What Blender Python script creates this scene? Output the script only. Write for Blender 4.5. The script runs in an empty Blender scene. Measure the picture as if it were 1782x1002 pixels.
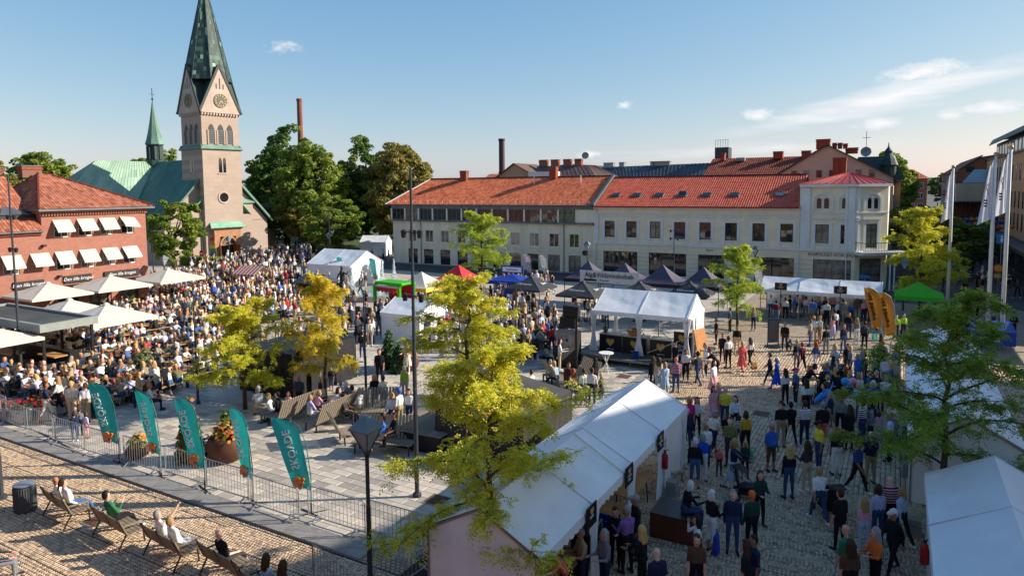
import bpy, bmesh, math, random
import numpy as np
from mathutils import Vector, Matrix

# ------------------------------------------------------------------ camera, sky, sun, exposure
scn = bpy.context.scene
COL = scn.collection
R = math.radians
FOC, PPX, PPY, CAMZ = 1188.0, 891.0, 426.0, 10.0
cam_d = bpy.data.cameras.new('camera')
cam = bpy.data.objects.new('camera', cam_d); COL.objects.link(cam)
cam_d.sensor_fit = 'HORIZONTAL'; cam_d.sensor_width = 36.0; cam_d.lens = 36.0*FOC/1782.0
cam_d.shift_y = -(501.0-PPY)/1782.0
cam_d.clip_start = 0.3; cam_d.clip_end = 6000
CROT = Matrix.Rotation(math.pi/2-math.atan(.083), 3, 'X') @ Matrix.Rotation(R(-.5), 3, 'Z')
cam.matrix_world = Matrix.Translation((0, 0, CAMZ)) @ CROT.to_4x4()
scn.camera = cam
scn.render.resolution_x, scn.render.resolution_y = 1024, 575

SUN_AZ = Vector((.997, .07)); SUN_EL = R(27)
world = bpy.data.worlds.new('World'); scn.world = world; world.use_nodes = True
wn, wl = world.node_tree.nodes, world.node_tree.links
wn.clear()
wout = wn.new('ShaderNodeOutputWorld'); wbg = wn.new('ShaderNodeBackground')
sky = wn.new('ShaderNodeTexSky'); sky.sky_type = 'NISHITA'; sky.sun_disc = False
sky.sun_elevation = SUN_EL; sky.sun_rotation = math.atan2(SUN_AZ.x, SUN_AZ.y)
sky.altitude = 100; sky.air_density = 1.0; sky.dust_density = .6; sky.ozone_density = 1.6
world.cycles.sampling_method = 'MANUAL'; world.cycles.sample_map_resolution = 512
wbg.inputs['Strength'].default_value = .074
wl.new(wbg.outputs[0], wout.inputs[0])

def ray(px, py):
    return CROT @ Vector(((px-PPX)/FOC, -(py-PPY)/FOC, -1.0))
def G(px, py, z=0.0):
    """point of the photograph -> point of the place at height z"""
    d = ray(px, py); t = (z-CAMZ)/d.z
    return Vector((d.x*t, d.y*t, z))

def sky_clouds():
    """small fair-weather clouds and one long thin streak of cirrus, as layers of the sky"""
    tc = wn.new('ShaderNodeTexCoord')
    def math_(op, a, b=None, clamp=False):
        n = wn.new('ShaderNodeMath'); n.operation = op; n.use_clamp = clamp
        for i, v in enumerate((a, b)):
            if v is None: continue
            if isinstance(v, (int, float)): n.inputs[i].default_value = v
            else: wl.new(v, n.inputs[i])
        return n.outputs[0]
    sep = wn.new('ShaderNodeSeparateXYZ'); wl.new(tc.outputs['Generated'], sep.inputs[0])
    az = math_('ARCTAN2', sep.outputs[0], sep.outputs[1])
    hyp = math_('SQRT', math_('ADD', math_('MULTIPLY', sep.outputs[0], sep.outputs[0]), math_('MULTIPLY', sep.outputs[1], sep.outputs[1])))
    el = math_('ARCTAN2', sep.outputs[2], hyp)
    comb = wn.new('ShaderNodeCombineXYZ'); wl.new(az, comb.inputs[0]); wl.new(el, comb.inputs[1])
    def noise(scale, sx, sy, det, rough, seed):
        mp = wn.new('ShaderNodeMapping'); wl.new(comb.outputs[0], mp.inputs[0])
        mp.inputs['Scale'].default_value = (sx, sy, 1); mp.inputs['Location'].default_value = (seed, seed*.37, 0)
        n = wn.new('ShaderNodeTexNoise'); n.inputs['Scale'].default_value = scale
        n.inputs['Detail'].default_value = det; n.inputs['Roughness'].default_value = rough
        wl.new(mp.outputs[0], n.inputs['Vector']); return n.outputs[0]
    puff = noise(55, 1, 2.0, 5, .62, 3.1)
    streak = noise(22, .45, 3.2, 4, .6, 7.7)
    groups = {'puff': None, 'streak': None}
    # (px, py, half width, half height in pixels, tilt, kind, strength)
    for px, py, hw, hh, tilt, kind, amt in [
        (1610, 124, 80, 20, .10, 'puff', 1.0), (1730, 187, 52, 13, .02, 'puff', .95), (1656, 199, 28, 12, 0, 'puff', .8),
        (1527, 215, 44, 14, .08, 'puff', .9), (1320, 200, 38, 15, 0, 'puff', .9), (1024, 269, 32, 9, .05, 'puff', .9), (1086, 183, 24, 10, 0, 'puff', .6),
        (495, 82, 44, 17, .05, 'puff', .55), (1545, 170, 270, 26, .19, 'streak', .95), (1480, 200, 150, 14, .1, 'streak', .6), (1300, 262, 330, 18, .02, 'streak', .45)]:
        d = ray(px, py); a0 = math.atan2(d.x, d.y); e0 = math.atan2(d.z, math.hypot(d.x, d.y))
        mp = wn.new('ShaderNodeMapping'); mp.vector_type = 'TEXTURE'; wl.new(comb.outputs[0], mp.inputs[0])
        mp.inputs['Location'].default_value = (a0, e0, 0); mp.inputs['Rotation'].default_value = (0, 0, tilt); mp.inputs['Scale'].default_value = (hw/FOC, hh/FOC, 1)
        ln = wn.new('ShaderNodeVectorMath'); ln.operation = 'LENGTH'; wl.new(mp.outputs[0], ln.inputs[0])
        body = math_('MULTIPLY_ADD', ln.outputs['Value'], -amt); body.node.inputs[2].default_value = amt
        groups[kind] = body if groups[kind] is None else math_('MAXIMUM', groups[kind], body)
    def cover(body, nz, k0, k1, top, th):
        k = math_('MULTIPLY_ADD', body, k0); wl.new(math_('MULTIPLY_ADD', nz, k1), k.node.inputs[2]); k.node.inputs[2].links[0].from_node.inputs[2].default_value = -.5*k1+th
        return math_('MULTIPLY', math_('MULTIPLY', math_('MAXIMUM', k, 0.0), math_('MULTIPLY', body, 3.0, True)), top, True)
    total = math_('MAXIMUM', cover(groups['puff'], puff, 1.5, 2.1, .95, -.25), cover(groups['streak'], streak, 1.3, 2.0, .8, -.05))
    # the photograph's softer tone curve towards the bright horizon
    sp = wn.new('ShaderNodeSeparateColor'); wl.new(sky.outputs[0], sp.inputs[0]); cc = wn.new('ShaderNodeCombineColor')
    for i, (gam, k) in enumerate(((1.01, 1.0), (.69, 1.67), (.38, 3.1))):
        wl.new(math_('MULTIPLY', math_('POWER', sp.outputs[i], gam), k), cc.inputs[i])
    mix = wn.new('ShaderNodeMixRGB'); wl.new(total, mix.inputs[0]); wl.new(cc.outputs[0], mix.inputs[1])
    mix.inputs[2].default_value = (7.6, 7.6, 7.7, 1)
    wl.new(mix.outputs[0], wbg.inputs[0])
sky_clouds()

sun_d = bpy.data.lights.new('sun', 'SUN'); sun_d.energy = 4.8; sun_d.angle = R(.53); sun_d.color = (1.0, .915, .79)
sun = bpy.data.objects.new('sun', sun_d); COL.objects.link(sun)
_sd = Vector((SUN_AZ.x*math.cos(SUN_EL), SUN_AZ.y*math.cos(SUN_EL), math.sin(SUN_EL))).normalized()
sun.rotation_euler = _sd.to_track_quat('Z', 'Y').to_euler(); sun.location = (60, 10, 60)
vs = scn.view_settings
vs.view_transform = 'Standard'; vs.look = 'None'; vs.gamma = 1; vs.use_curve_mapping = False; vs.exposure = 0.8
scn.cycles.max_bounces = 6; scn.cycles.diffuse_bounces = 3; scn.cycles.glossy_bounces = 3; scn.cycles.transparent_max_bounces = 6
scn.cycles.transmission_bounces = 4
scn.cycles.use_denoising = True

# ------------------------------------------------------------------ helpers
rng = random.Random(7)
GA = R(-29.5)                       # the square's own axes: gx along the long facades, gy away from the viewer
_gc, _gs = math.cos(GA), math.sin(GA)
def g2w(gx, gy, z=0.0): return Vector((_gc*gx-_gs*gy, _gs*gx+_gc*gy, z))
def w2g(p): return (_gc*p[0]+_gs*p[1], -_gs*p[0]+_gc*p[1])
def project(p):
    q = CROT.transposed() @ (Vector(p)-Vector((0, 0, CAMZ)))
    return PPX+FOC*q.x/-q.z, PPY-FOC*q.y/-q.z

def lin(h):
    if isinstance(h, str):
        h = h.lstrip('#'); v = [int(h[i:i+2], 16)/255 for i in (0, 2, 4)]
        return tuple(x/12.92 if x <= .04045 else ((x+.055)/1.055)**2.4 for x in v)
    return tuple(h)

MATS = {}
def mat(name, col, rough=.75, metal=0.0, var=.12, vscale=3.0, bump=0.0, bscale=40.0, spec=.4, col2=None, trans=0.0, streak=0.0, island=0.0):
    """principled surface with procedural colour variation and fine relief"""
    if name in MATS: return MATS[name]
    m = bpy.data.materials.new(name); m.use_nodes = True
    n, l = m.node_tree.nodes, m.node_tree.links
    b = n['Principled BSDF']; c = lin(col)
    b.inputs['Roughness'].default_value = rough; b.inputs['Metallic'].default_value = metal
    b.inputs['Specular IOR Level'].default_value = spec
    tc = n.new('ShaderNodeTexCoord'); out = None
    if var > 0:
        nz = n.new('ShaderNodeTexNoise'); nz.inputs['Scale'].default_value = vscale; nz.inputs['Detail'].default_value = 6; nz.inputs['Roughness'].default_value = .65
        if streak:
            mp = n.new('ShaderNodeMapping'); mp.inputs['Scale'].default_value = (1, 1, streak)
            l.new(tc.outputs['Object'], mp.inputs[0]); l.new(mp.outputs[0], nz.inputs['Vector'])
        else: l.new(tc.outputs['Object'], nz.inputs['Vector'])
        rp = n.new('ShaderNodeValToRGB'); c2 = lin(col2) if col2 else tuple(x*(1-var*2.2) for x in c)
        hi = tuple(min(1, x*(1+var*.6)) for x in c)
        rp.color_ramp.elements[0].position = .32; rp.color_ramp.elements[0].color = (*c2, 1)
        rp.color_ramp.elements[1].position = .68; rp.color_ramp.elements[1].color = (*hi, 1)
        l.new(nz.outputs[0], rp.inputs[0]); out = rp.outputs[0]
    if island > 0:
        ge = n.new('ShaderNodeNewGeometry'); hs = n.new('ShaderNodeHueSaturation')
        ma = n.new('ShaderNodeMath'); ma.operation = 'MULTIPLY_ADD'; ma.inputs[1].default_value = island*2; ma.inputs[2].default_value = 1-island
        l.new(ge.outputs['Random Per Island'], ma.inputs[0]); l.new(ma.outputs[0], hs.inputs['Value'])
        if out: l.new(out, hs.inputs['Color'])
        else: hs.inputs['Color'].default_value = (*c, 1)
        out = hs.outputs[0]
    if out: l.new(out, b.inputs['Base Color'])
    else: b.inputs['Base Color'].default_value = (*c, 1)
    if bump > 0:
        bn = n.new('ShaderNodeTexNoise'); bn.inputs['Scale'].default_value = bscale; bn.inputs['Detail'].default_value = 4
        l.new(tc.outputs['Object'], bn.inputs['Vector'])
        bp = n.new('ShaderNodeBump'); bp.inputs['Strength'].default_value = bump; bp.inputs['Distance'].default_value = .03
        l.new(bn.outputs[0], bp.inputs['Height']); l.new(bp.outputs[0], b.inputs['Normal'])
    if trans > 0:      # thin cloth or leaf that lets light through
        tr = n.new('ShaderNodeBsdfTranslucent'); mx = n.new('ShaderNodeMixShader'); mx.inputs[0].default_value = trans
        if out: l.new(out, tr.inputs[0])
        else: tr.inputs[0].default_value = (*c, 1)
        l.new(b.outputs[0], mx.inputs[1]); l.new(tr.outputs[0], mx.inputs[2]); l.new(mx.outputs[0], n['Material Output'].inputs[0])
    MATS[name] = m; return m

class MB:
    """collects geometry; build() links it as ONE mesh object"""
    def __init__(s): s.v, s.f, s.m = [], [], []
    def add(s, vs, fs, mi=0):
        o = len(s.v); s.v.extend([tuple(p) for p in vs]); s.f.extend([tuple(o+i for i in f) for f in fs]); s.m.extend([mi]*len(fs)); return s
    def box(s, x0, y0, z0, x1, y1, z1, mi=0):
        return s.add([(x0,y0,z0),(x1,y0,z0),(x1,y1,z0),(x0,y1,z0),(x0,y0,z1),(x1,y0,z1),(x1,y1,z1),(x0,y1,z1)],
                     [(0,3,2,1),(4,5,6,7),(0,1,5,4),(1,2,6,5),(2,3,7,6),(3,0,4,7)], mi)
    def beam(s, p, q, w, h=None, up=(0,0,1), mi=0):
        p, q = Vector(p), Vector(q); h = h or w; d = (q-p).normalized(); u = Vector(up)
        if abs(d.dot(u)) > .98: u = Vector((1,0,0))
        x = d.cross(u).normalized()*(w/2); y = x.normalized().cross(d).normalized()*(h/2)
        return s.add([p-x-y, p+x-y, p+x+y, p-x+y, q-x-y, q+x-y, q+x+y, q-x+y],
                     [(0,3,2,1),(4,5,6,7),(0,1,5,4),(1,2,6,5),(2,3,7,6),(3,0,4,7)], mi)
    def tube(s, pts, rad, n=8, cap=True, mi=0):
        pts = [Vector(p) for p in pts]; rad = rad if isinstance(rad, (list, tuple)) else [rad]*len(pts)
        vs, fs = [], []
        for i, p in enumerate(pts):
            d = (pts[min(i+1, len(pts)-1)]-pts[max(i-1, 0)]).normalized()
            u = Vector((0,0,1)) if abs(d.z) < .9 else Vector((1,0,0))
            x = d.cross(u).normalized(); y = x.cross(d)
            for k in range(n):
                a = 2*math.pi*k/n; vs.append(p+(x*math.cos(a)+y*math.sin(a))*rad[i])
        for i in range(len(pts)-1):
            for k in range(n):
                a, b = i*n+k, i*n+(k+1) % n; fs.append((a, b, b+n, a+n))
        if cap: fs.append(tuple(range(n))[::-1]); fs.append(tuple((len(pts)-1)*n+k for k in range(n)))
        return s.add(vs, fs, mi)
    def lathe(s, prof, n=12, c=(0,0,0), mi=0, ph=0.0):
        vs, fs = [], []
        for r, z in prof:
            for k in range(n):
                a = 2*math.pi*k/n+ph; vs.append((c[0]+r*math.cos(a), c[1]+r*math.sin(a), c[2]+z))
        for i in range(len(prof)-1):
            for k in range(n):
                a, b = i*n+k, i*n+(k+1) % n; fs.append((a, b, b+n, a+n))
        fs.append(tuple(range(n))[::-1]); fs.append(tuple((len(prof)-1)*n+k for k in range(n)))
        return s.add(vs, fs, mi)
    def slab(s, poly, t, mi=0):
        """a planar polygon given thickness t along its normal"""
        P = [Vector(p) for p in poly]; nn = Vector((0,0,0))
        for i in range(len(P)): nn += (P[i]-P[0]).cross(P[(i+1) % len(P)]-P[0])
        nn.normalize(); n = len(P)
        vs = P+[p-nn*t for p in P]
        fs = [tuple(range(n)), tuple(range(n, 2*n))[::-1]]+[(i, n+i, n+(i+1) % n, (i+1) % n) for i in range(n)]
        return s.add(vs, fs, mi)
    def prism(s, poly, z0, z1, mi=0):
        n = len(poly)
        vs = [(p[0], p[1], z0) for p in poly]+[(p[0], p[1], z1) for p in poly]
        return s.add(vs, [tuple(range(n))[::-1], tuple(range(n, 2*n))]+[(i, (i+1) % n, n+(i+1) % n, n+i) for i in range(n)], mi)
    def mesh(s, name, mats, smooth=False):
        me = bpy.data.meshes.new(name); me.from_pydata(s.v, [], s.f)
        for m in (mats if isinstance(mats, (list, tuple)) else [mats]): me.materials.append(m)
        if any(s.m): me.polygons.foreach_set('material_index', s.m)
        if smooth: me.polygons.foreach_set('use_smooth', [True]*len(s.f))
        me.update(); return me
    def build(s, name, mats, parent=None, loc=(0,0,0), rz=0.0, smooth=False):
        return link(name, s.mesh(name, mats, smooth), parent, loc, rz)

def link(name, data, parent=None, loc=(0,0,0), rz=0.0):
    o = bpy.data.objects.new(name, data); COL.objects.link(o)
    if parent is not None: o.parent = parent
    o.location = loc
    if isinstance(rz, (tuple, list)): o.rotation_euler = rz
    elif rz: o.rotation_euler = (0, 0, rz)
    return o
def tag(o, label=None, cat=None, group=None, kind=None):
    if label: o['label'] = label
    if cat: o['category'] = cat
    if group: o['group'] = group
    if kind: o['kind'] = kind
    return o
def thing(name, label, cat, loc=(0,0,0), rz=0.0, group=None):
    return tag(link(name, None, None, loc, rz), label, cat, group)
def copy_tree(o, parent=None, kids=None):
    c = o.copy(); COL.objects.link(c); c.parent = parent
    for ch in (kids or {}).get(o.name, o.children): copy_tree(ch, c, kids)
    return c
def quick(name, fn, m, parent, loc=(0,0,0), rz=0.0, smooth=False):
    b = MB(); fn(b); return b.build(name, m, parent, loc, rz, smooth)
def text(name, s, size, m, parent, loc, rot, align='CENTER', ext=.004, sx=1.0, shear=0.0):
    cu = bpy.data.curves.new(name, 'FONT'); cu.body = s; cu.size = size; cu.align_x = align; cu.align_y = 'CENTER'; cu.extrude = ext
    cu.materials.append(m); cu.resolution_u = 2
    if shear: cu.shear = shear
    o = link(name, cu, parent, loc, tuple(rot)); o.scale = (sx, 1, 1); TEXTS.append(o); return o
TEXTS = []
def texts_to_meshes():
    """all lettering becomes plain mesh in one pass"""
    sc = bpy.data.scenes.new('scratch'); vl = sc.view_layers[0]
    for o in TEXTS: COL.objects.unlink(o); sc.collection.objects.link(o)
    vl.update(); dg = vl.depsgraph; ms = [bpy.data.meshes.new_from_object(o.evaluated_get(dg)) for o in TEXTS]
    for o, me in zip(TEXTS, ms):
        n = link('lettering', me, o.parent, o.location, tuple(o.rotation_euler)); n.scale = o.scale; nm = o.name.split('.')[0]
        bpy.data.objects.remove(o); n.name = nm
    bpy.data.scenes.remove(sc)
# ------------------------------------------------------------------ ground, paving, cobbles
def np_mesh(name, V, Q, m, tone=None, smooth=False, extra=None):
    """fast mesh from numpy verts (n,3) and faces (k,3|4); tone: one float per face"""
    V = np.asarray(V, np.float32); Q = np.asarray(Q, np.int32); k, c = Q.shape
    me = bpy.data.meshes.new(name); me.vertices.add(len(V)); me.vertices.foreach_set('co', V.ravel())
    me.loops.add(k*c); me.loops.foreach_set('vertex_index', Q.ravel())
    me.polygons.add(k); me.polygons.foreach_set('loop_start', np.arange(0, k*c, c, dtype=np.int32))
    me.polygons.foreach_set('loop_total', np.full(k, c, np.int32))
    me.polygons.foreach_set('use_smooth', np.full(k, smooth, bool))
    for mm in (m if isinstance(m, (list, tuple)) else [m]): me.materials.append(mm)
    me.update(calc_edges=True)
    if tone is not None:
        a = me.attributes.new('tone', 'FLOAT', 'FACE'); a.data.foreach_set('value', np.asarray(tone, np.float32))
    if extra is not None:
        a = me.attributes.new('tint', 'FLOAT_COLOR', 'FACE'); a.data.foreach_set('color', np.asarray(extra, np.float32).ravel())
    return me

def mat_tone(name, stops, rough=.8, vscale=6.0, bump=.25, bscale=60.0, spec=.35, noise=.25, trans=0.0):
    """colour chosen per face from a ramp of real surface colours, with fine noise on top"""
    m = bpy.data.materials.new(name); m.use_nodes = True; n, l = m.node_tree.nodes, m.node_tree.links
    b = n['Principled BSDF']; b.inputs['Roughness'].default_value = rough; b.inputs['Specular IOR Level'].default_value = spec
    at = n.new('ShaderNodeAttribute'); at.attribute_name = 'tone'
    rp = n.new('ShaderNodeValToRGB'); e = rp.color_ramp.elements
    while len(e) < len(stops): e.new(.5)
    for i, (p, c) in enumerate(stops): e[i].position = p; e[i].color = (*lin(c), 1)
    l.new(at.outputs['Fac'], rp.inputs[0])
    tc = n.new('ShaderNodeTexCoord'); nz = n.new('ShaderNodeTexNoise'); nz.inputs['Scale'].default_value = vscale; nz.inputs['Detail'].default_value = 6
    l.new(tc.outputs['Object'], nz.inputs['Vector'])
    hs = n.new('ShaderNodeHueSaturation'); ma = n.new('ShaderNodeMath'); ma.operation = 'MULTIPLY_ADD'; ma.inputs[1].default_value = noise*2; ma.inputs[2].default_value = 1-noise
    n2 = n.new('ShaderNodeTexNoise'); n2.inputs['Scale'].default_value = .45; n2.inputs['Detail'].default_value = 5; n2.inputs['Roughness'].default_value = .7; l.new(tc.outputs['Object'], n2.inputs['Vector'])
    m2 = n.new('ShaderNodeMath'); m2.operation = 'MULTIPLY_ADD'; m2.inputs[1].default_value = noise*1.6; m2.inputs[2].default_value = 1-noise*.8; l.new(n2.outputs[0], m2.inputs[0]); m3 = n.new('ShaderNodeMath'); m3.operation = 'MULTIPLY'
    l.new(nz.outputs[0], ma.inputs[0]); l.new(ma.outputs[0], m3.inputs[0]); l.new(m2.outputs[0], m3.inputs[1]); l.new(m3.outputs[0], hs.inputs['Value']); l.new(rp.outputs[0], hs.inputs['Color']); l.new(hs.outputs[0], b.inputs['Base Color'])
    if bump:
        bn = n.new('ShaderNodeTexNoise'); bn.inputs['Scale'].default_value = bscale; l.new(tc.outputs['Object'], bn.inputs['Vector'])
        bp = n.new('ShaderNodeBump'); bp.inputs['Strength'].default_value = bump; bp.inputs['Distance'].default_value = .01
        l.new(bn.outputs[0], bp.inputs['Height']); l.new(bp.outputs[0], b.inputs['Normal'])
    if trans:
        tr = n.new('ShaderNodeBsdfTranslucent'); mx = n.new('ShaderNodeMixShader'); mx.inputs[0].default_value = trans
        l.new(hs.outputs[0], tr.inputs[0]); l.new(b.outputs[0], mx.inputs[1]); l.new(tr.outputs[0], mx.inputs[2]); l.new(mx.outputs[0], n['Material Output'].inputs[0])
    return m

def mat_brick(name, c1, c2, mortar, bw, bh, rough=.85, gap=.012, bump=.5, rot=(0, 0, 0), offset=.5, var=.5):
    """coursed masonry too far away to tell the single pieces apart"""
    m = bpy.data.materials.new(name); m.use_nodes = True; n, l = m.node_tree.nodes, m.node_tree.links
    b = n['Principled BSDF']; b.inputs['Roughness'].default_value = rough; b.inputs['Specular IOR Level'].default_value = .25
    tc = n.new('ShaderNodeTexCoord'); mp = n.new('ShaderNodeMapping'); mp.inputs['Rotation'].default_value = rot
    bt = n.new('ShaderNodeTexBrick'); bt.inputs['Scale'].default_value = 1; bt.inputs['Brick Width'].default_value = bw; bt.inputs['Row Height'].default_value = bh
    bt.inputs['Mortar Size'].default_value = gap; bt.inputs['Color1'].default_value = (*lin(c1), 1); bt.inputs['Color2'].default_value = (*lin(c2), 1); bt.inputs['Mortar'].default_value = (*lin(mortar), 1)
    bt.offset = offset
    l.new(tc.outputs['Object'], mp.inputs[0]); l.new(mp.outputs[0], bt.inputs['Vector'])
    nz = n.new('ShaderNodeTexNoise'); nz.inputs['Scale'].default_value = .7; nz.inputs['Detail'].default_value = 8; nz.inputs['Roughness'].default_value = .7; l.new(tc.outputs['Object'], nz.inputs['Vector'])
    hs = n.new('ShaderNodeHueSaturation'); ma = n.new('ShaderNodeMath'); ma.operation = 'MULTIPLY_ADD'; ma.inputs[1].default_value = var; ma.inputs[2].default_value = 1-var/2
    l.new(nz.outputs[0], ma.inputs[0]); l.new(ma.outputs[0], hs.inputs['Value']); l.new(bt.outputs[0], hs.inputs['Color']); l.new(hs.outputs[0], b.inputs['Base Color'])
    bp = n.new('ShaderNodeBump'); bp.inputs['Strength'].default_value = bump; bp.inputs['Distance'].default_value = .01; bp.invert = True
    l.new(bt.outputs['Fac'], bp.inputs['Height']); l.new(bp.outputs[0], b.inputs['Normal'])
    return m

M_GROUND = mat('town_ground', '#5b5a55', .9, var=.2, vscale=.05)
M_ASPH = mat('asphalt', '#4b4b4c', .9, var=.2, vscale=.6, bump=.3, bscale=90)
M_SAND = mat('joint_sand', '#342c25', .95, var=.25, vscale=8)
M_COBSHEET = mat_brick('cobble_far', '#9a8b79', '#b8a58c', '#594c40', .16, .12, gap=.016, bump=.6, rot=(0, 0, 0))
M_SLABSHEET = mat_brick('slab_far', '#a69d91', '#b7ac9c', '#75695e', .7, .35, gap=.008, bump=.2)
M_COB = mat_tone('cobble', [(0, '#86705a'), (.35, '#b3987a'), (.7, '#cab08f'), (.9, '#ad9079'), (1, '#948577')], .8, 9, .4, 70)
M_SLAB = mat_tone('paving_slab', [(0, '#8f877d'), (.25, '#a0978b'), (.5, '#aea497'), (.8, '#bbb0a0'), (1, '#c6b8a4')], .75, 2.5, .12, 50, noise=.16)
M_KERB = mat('kerb_granite', '#8f8b84', .8, var=.15, vscale=4, bump=.2)
M_GRASS = mat('lawn', '#4a5a26', .95, var=.3, vscale=1.5)

gr = MB().add([(-4000, -600, 0), (4000, -600, 0), (4000, 5000, 0), (-4000, 5000, 0)], [(0, 1, 2, 3)]).build('ground', M_GROUND, None, (0, 0, -.012))
tag(gr, 'grey town ground beyond the square', 'ground', kind='structure')
def sheet(name, pts, z, m, label):
    # sheet in square axes so that the coursed patterns follow the square
    b = MB().add([(x, y, 0) for x, y in pts], [tuple(range(len(pts)))])
    o = b.build(name, m, None, (0, 0, z), GA); return tag(o, label, name.replace('_', ' '), kind='structure')
XB, YB = -11.3, 14.05                 # plaza edge towards the cobbles on the right, and towards the viewer
sheet('street', [(-150, 66), (-3, 66), (-3, 160), (11, 160), (11, 66), (60, 66), (60, 66.01), (60, 150), (-150, 150)][:2]+[(14, 66), (14, 320), (-150, 320)], -.004, M_ASPH, 'grey asphalt street along the facades')
plaza = sheet('plaza_pavement', [(-100, YB), (XB, YB), (XB, 66), (-100, 66)], 0, M_SLABSHEET, 'grey paving slabs of the open plaza')
cobbled = sheet('cobbled_street', [(-100, -12), (14, -12), (14, 66), (XB, 66), (XB, YB), (-100, YB)], -.002, M_COBSHEET, 'cobbled street laid in fans in front of the plaza')
lawn = sheet('churchyard_lawn', [(-110, 84), (-62, 84), (-62, 130), (-110, 130)], .006, M_GRASS, 'green lawn under the trees by the church')

def stones(cent, ang, hx, hy, hz, seed, jit=.12):
    """N little blocks: top face inset, four sloping sides"""
    r = np.random.default_rng(seed); N = len(cent)
    hx = np.broadcast_to(hx, N)*(1+r.uniform(-jit, jit, N)); hy = np.broadcast_to(hy, N)*(1+r.uniform(-jit, jit, N))
    ca, sa = np.cos(ang), np.sin(ang)
    sx = np.array([-1, 1, 1, -1]); sy = np.array([-1, -1, 1, 1])
    def ring(k, z):
        x = sx[None]*hx[:, None]*k; y = sy[None]*hy[:, None]*k
        return np.stack([cent[:, 0, None]+ca[:, None]*x-sa[:, None]*y, cent[:, 1, None]+sa[:, None]*x+ca[:, None]*y, z], -1)
    top = hz*(1+r.uniform(-.35, .35, (N, 1)))+r.uniform(-.12, .12, (N, 4))*hz
    V = np.concatenate([ring(1.0, np.zeros((N, 4))), ring(.84, top)], 1).reshape(-1, 3)
    base = np.array([[4, 5, 6, 7], [0, 1, 5, 4], [1, 2, 6, 5], [2, 3, 7, 6], [3, 0, 4, 7]])
    Q = (np.arange(N)[:, None, None]*8+base[None]).reshape(-1, 4)
    return V, Q, np.repeat(np.clip(r.normal(.5, .23, N), 0, 1), 5)

def in_view(gx, gy, margin=40, ymax=1075):
    c, s = _gc, _gs; X = c*gx-s*gy; Y = s*gx+c*gy
    M3 = np.array(CROT.transposed()); q = M3 @ np.stack([X, Y, np.full_like(X, -CAMZ)])
    px = PPX+FOC*q[0]/-q[2]; py = PPY-FOC*q[1]/-q[2]
    return (q[2] < -1) & (px > -margin) & (px < 1782+margin) & (py < ymax), px, py

def cobbles():
    cs, an, hx, hy = [], [], [], []
    # fans: lanes 1.5 m wide running along gx, arcs of small setts
    W, p = 1.5, .105
    def fan(x0, x1, y0, y1):
        nl = int((y1-y0)/W)+1
        for i in range(nl):
            yc = y0+(i+.5)*W
            s = np.arange(-W/2+p/2, W/2, p); rows = np.arange(x0, x1, p*1.02)
            S, X = np.meshgrid(s, rows); bow = .42*(1-(S/(W/2))**2)
            cs.append(np.stack([(X+bow).ravel(), (yc+S).ravel()], 1)); an.append(np.arctan(-1.12*S/(W/2)/.75*.42).ravel()*1.0)
            hx.append(np.full(S.size, p*.455)); hy.append(np.full(S.size, p*.455))
    def rows(x0, x1, y0, y1, w=.15, l=.21):
        xs = np.arange(x0, x1, w); ys = np.arange(y0, y1, l)
        X, Y = np.meshgrid(xs, ys); Y = Y+(np.arange(len(xs)) % 2)[None]*l/2
        cs.append(np.stack([X.ravel(), Y.ravel()], 1)); an.append(np.zeros(X.size)); hx.append(np.full(X.size, w*.45)); hy.append(np.full(X.size, l*.455))
    fan(-40, -9.5, -1.4, YB-.75)
    fan(-11.0, 6, -1.4, 23.2); rows(XB+.35, 6.5, 23.2, 31); fan(XB+.35, 6.5, 31, 35.5); rows(XB+.35, 7, 35.5, 45)
    C = np.concatenate(cs); A = np.concatenate(an); HX = np.concatenate(hx); HY = np.concatenate(hy)
    ok, px, py = in_view(C[:, 0], C[:, 1])
    # under the big marquees nothing of the paving shows
    ok &= ~((C[:, 0] < -9.8) & (C[:, 1] > YB-.75)&(C[:, 1] < 23))
    C, A, HX, HY = C[ok], A[ok], HX[ok], HY[ok]
    V, Q, T = stones(C, A, HX, HY, .015, 3, .08)
    for x0, x1, y0, y1 in ((-40, -11, -1.4, YB-.72), (-10.99, 7, -1.4, 45)): MB().add([(x0, y0, 0), (x1, y0, 0), (x1, y1, 0), (x0, y1, 0)], [(0, 1, 2, 3)]).build('joint_sand', M_SAND, cobbled, (0, 0, .004))
    tag(link('cobbles', np_mesh('cobbles', V, Q, M_COB, T, True), cobbled, (0, 0, .005)), kind='stuff')
cobbles()

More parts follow.
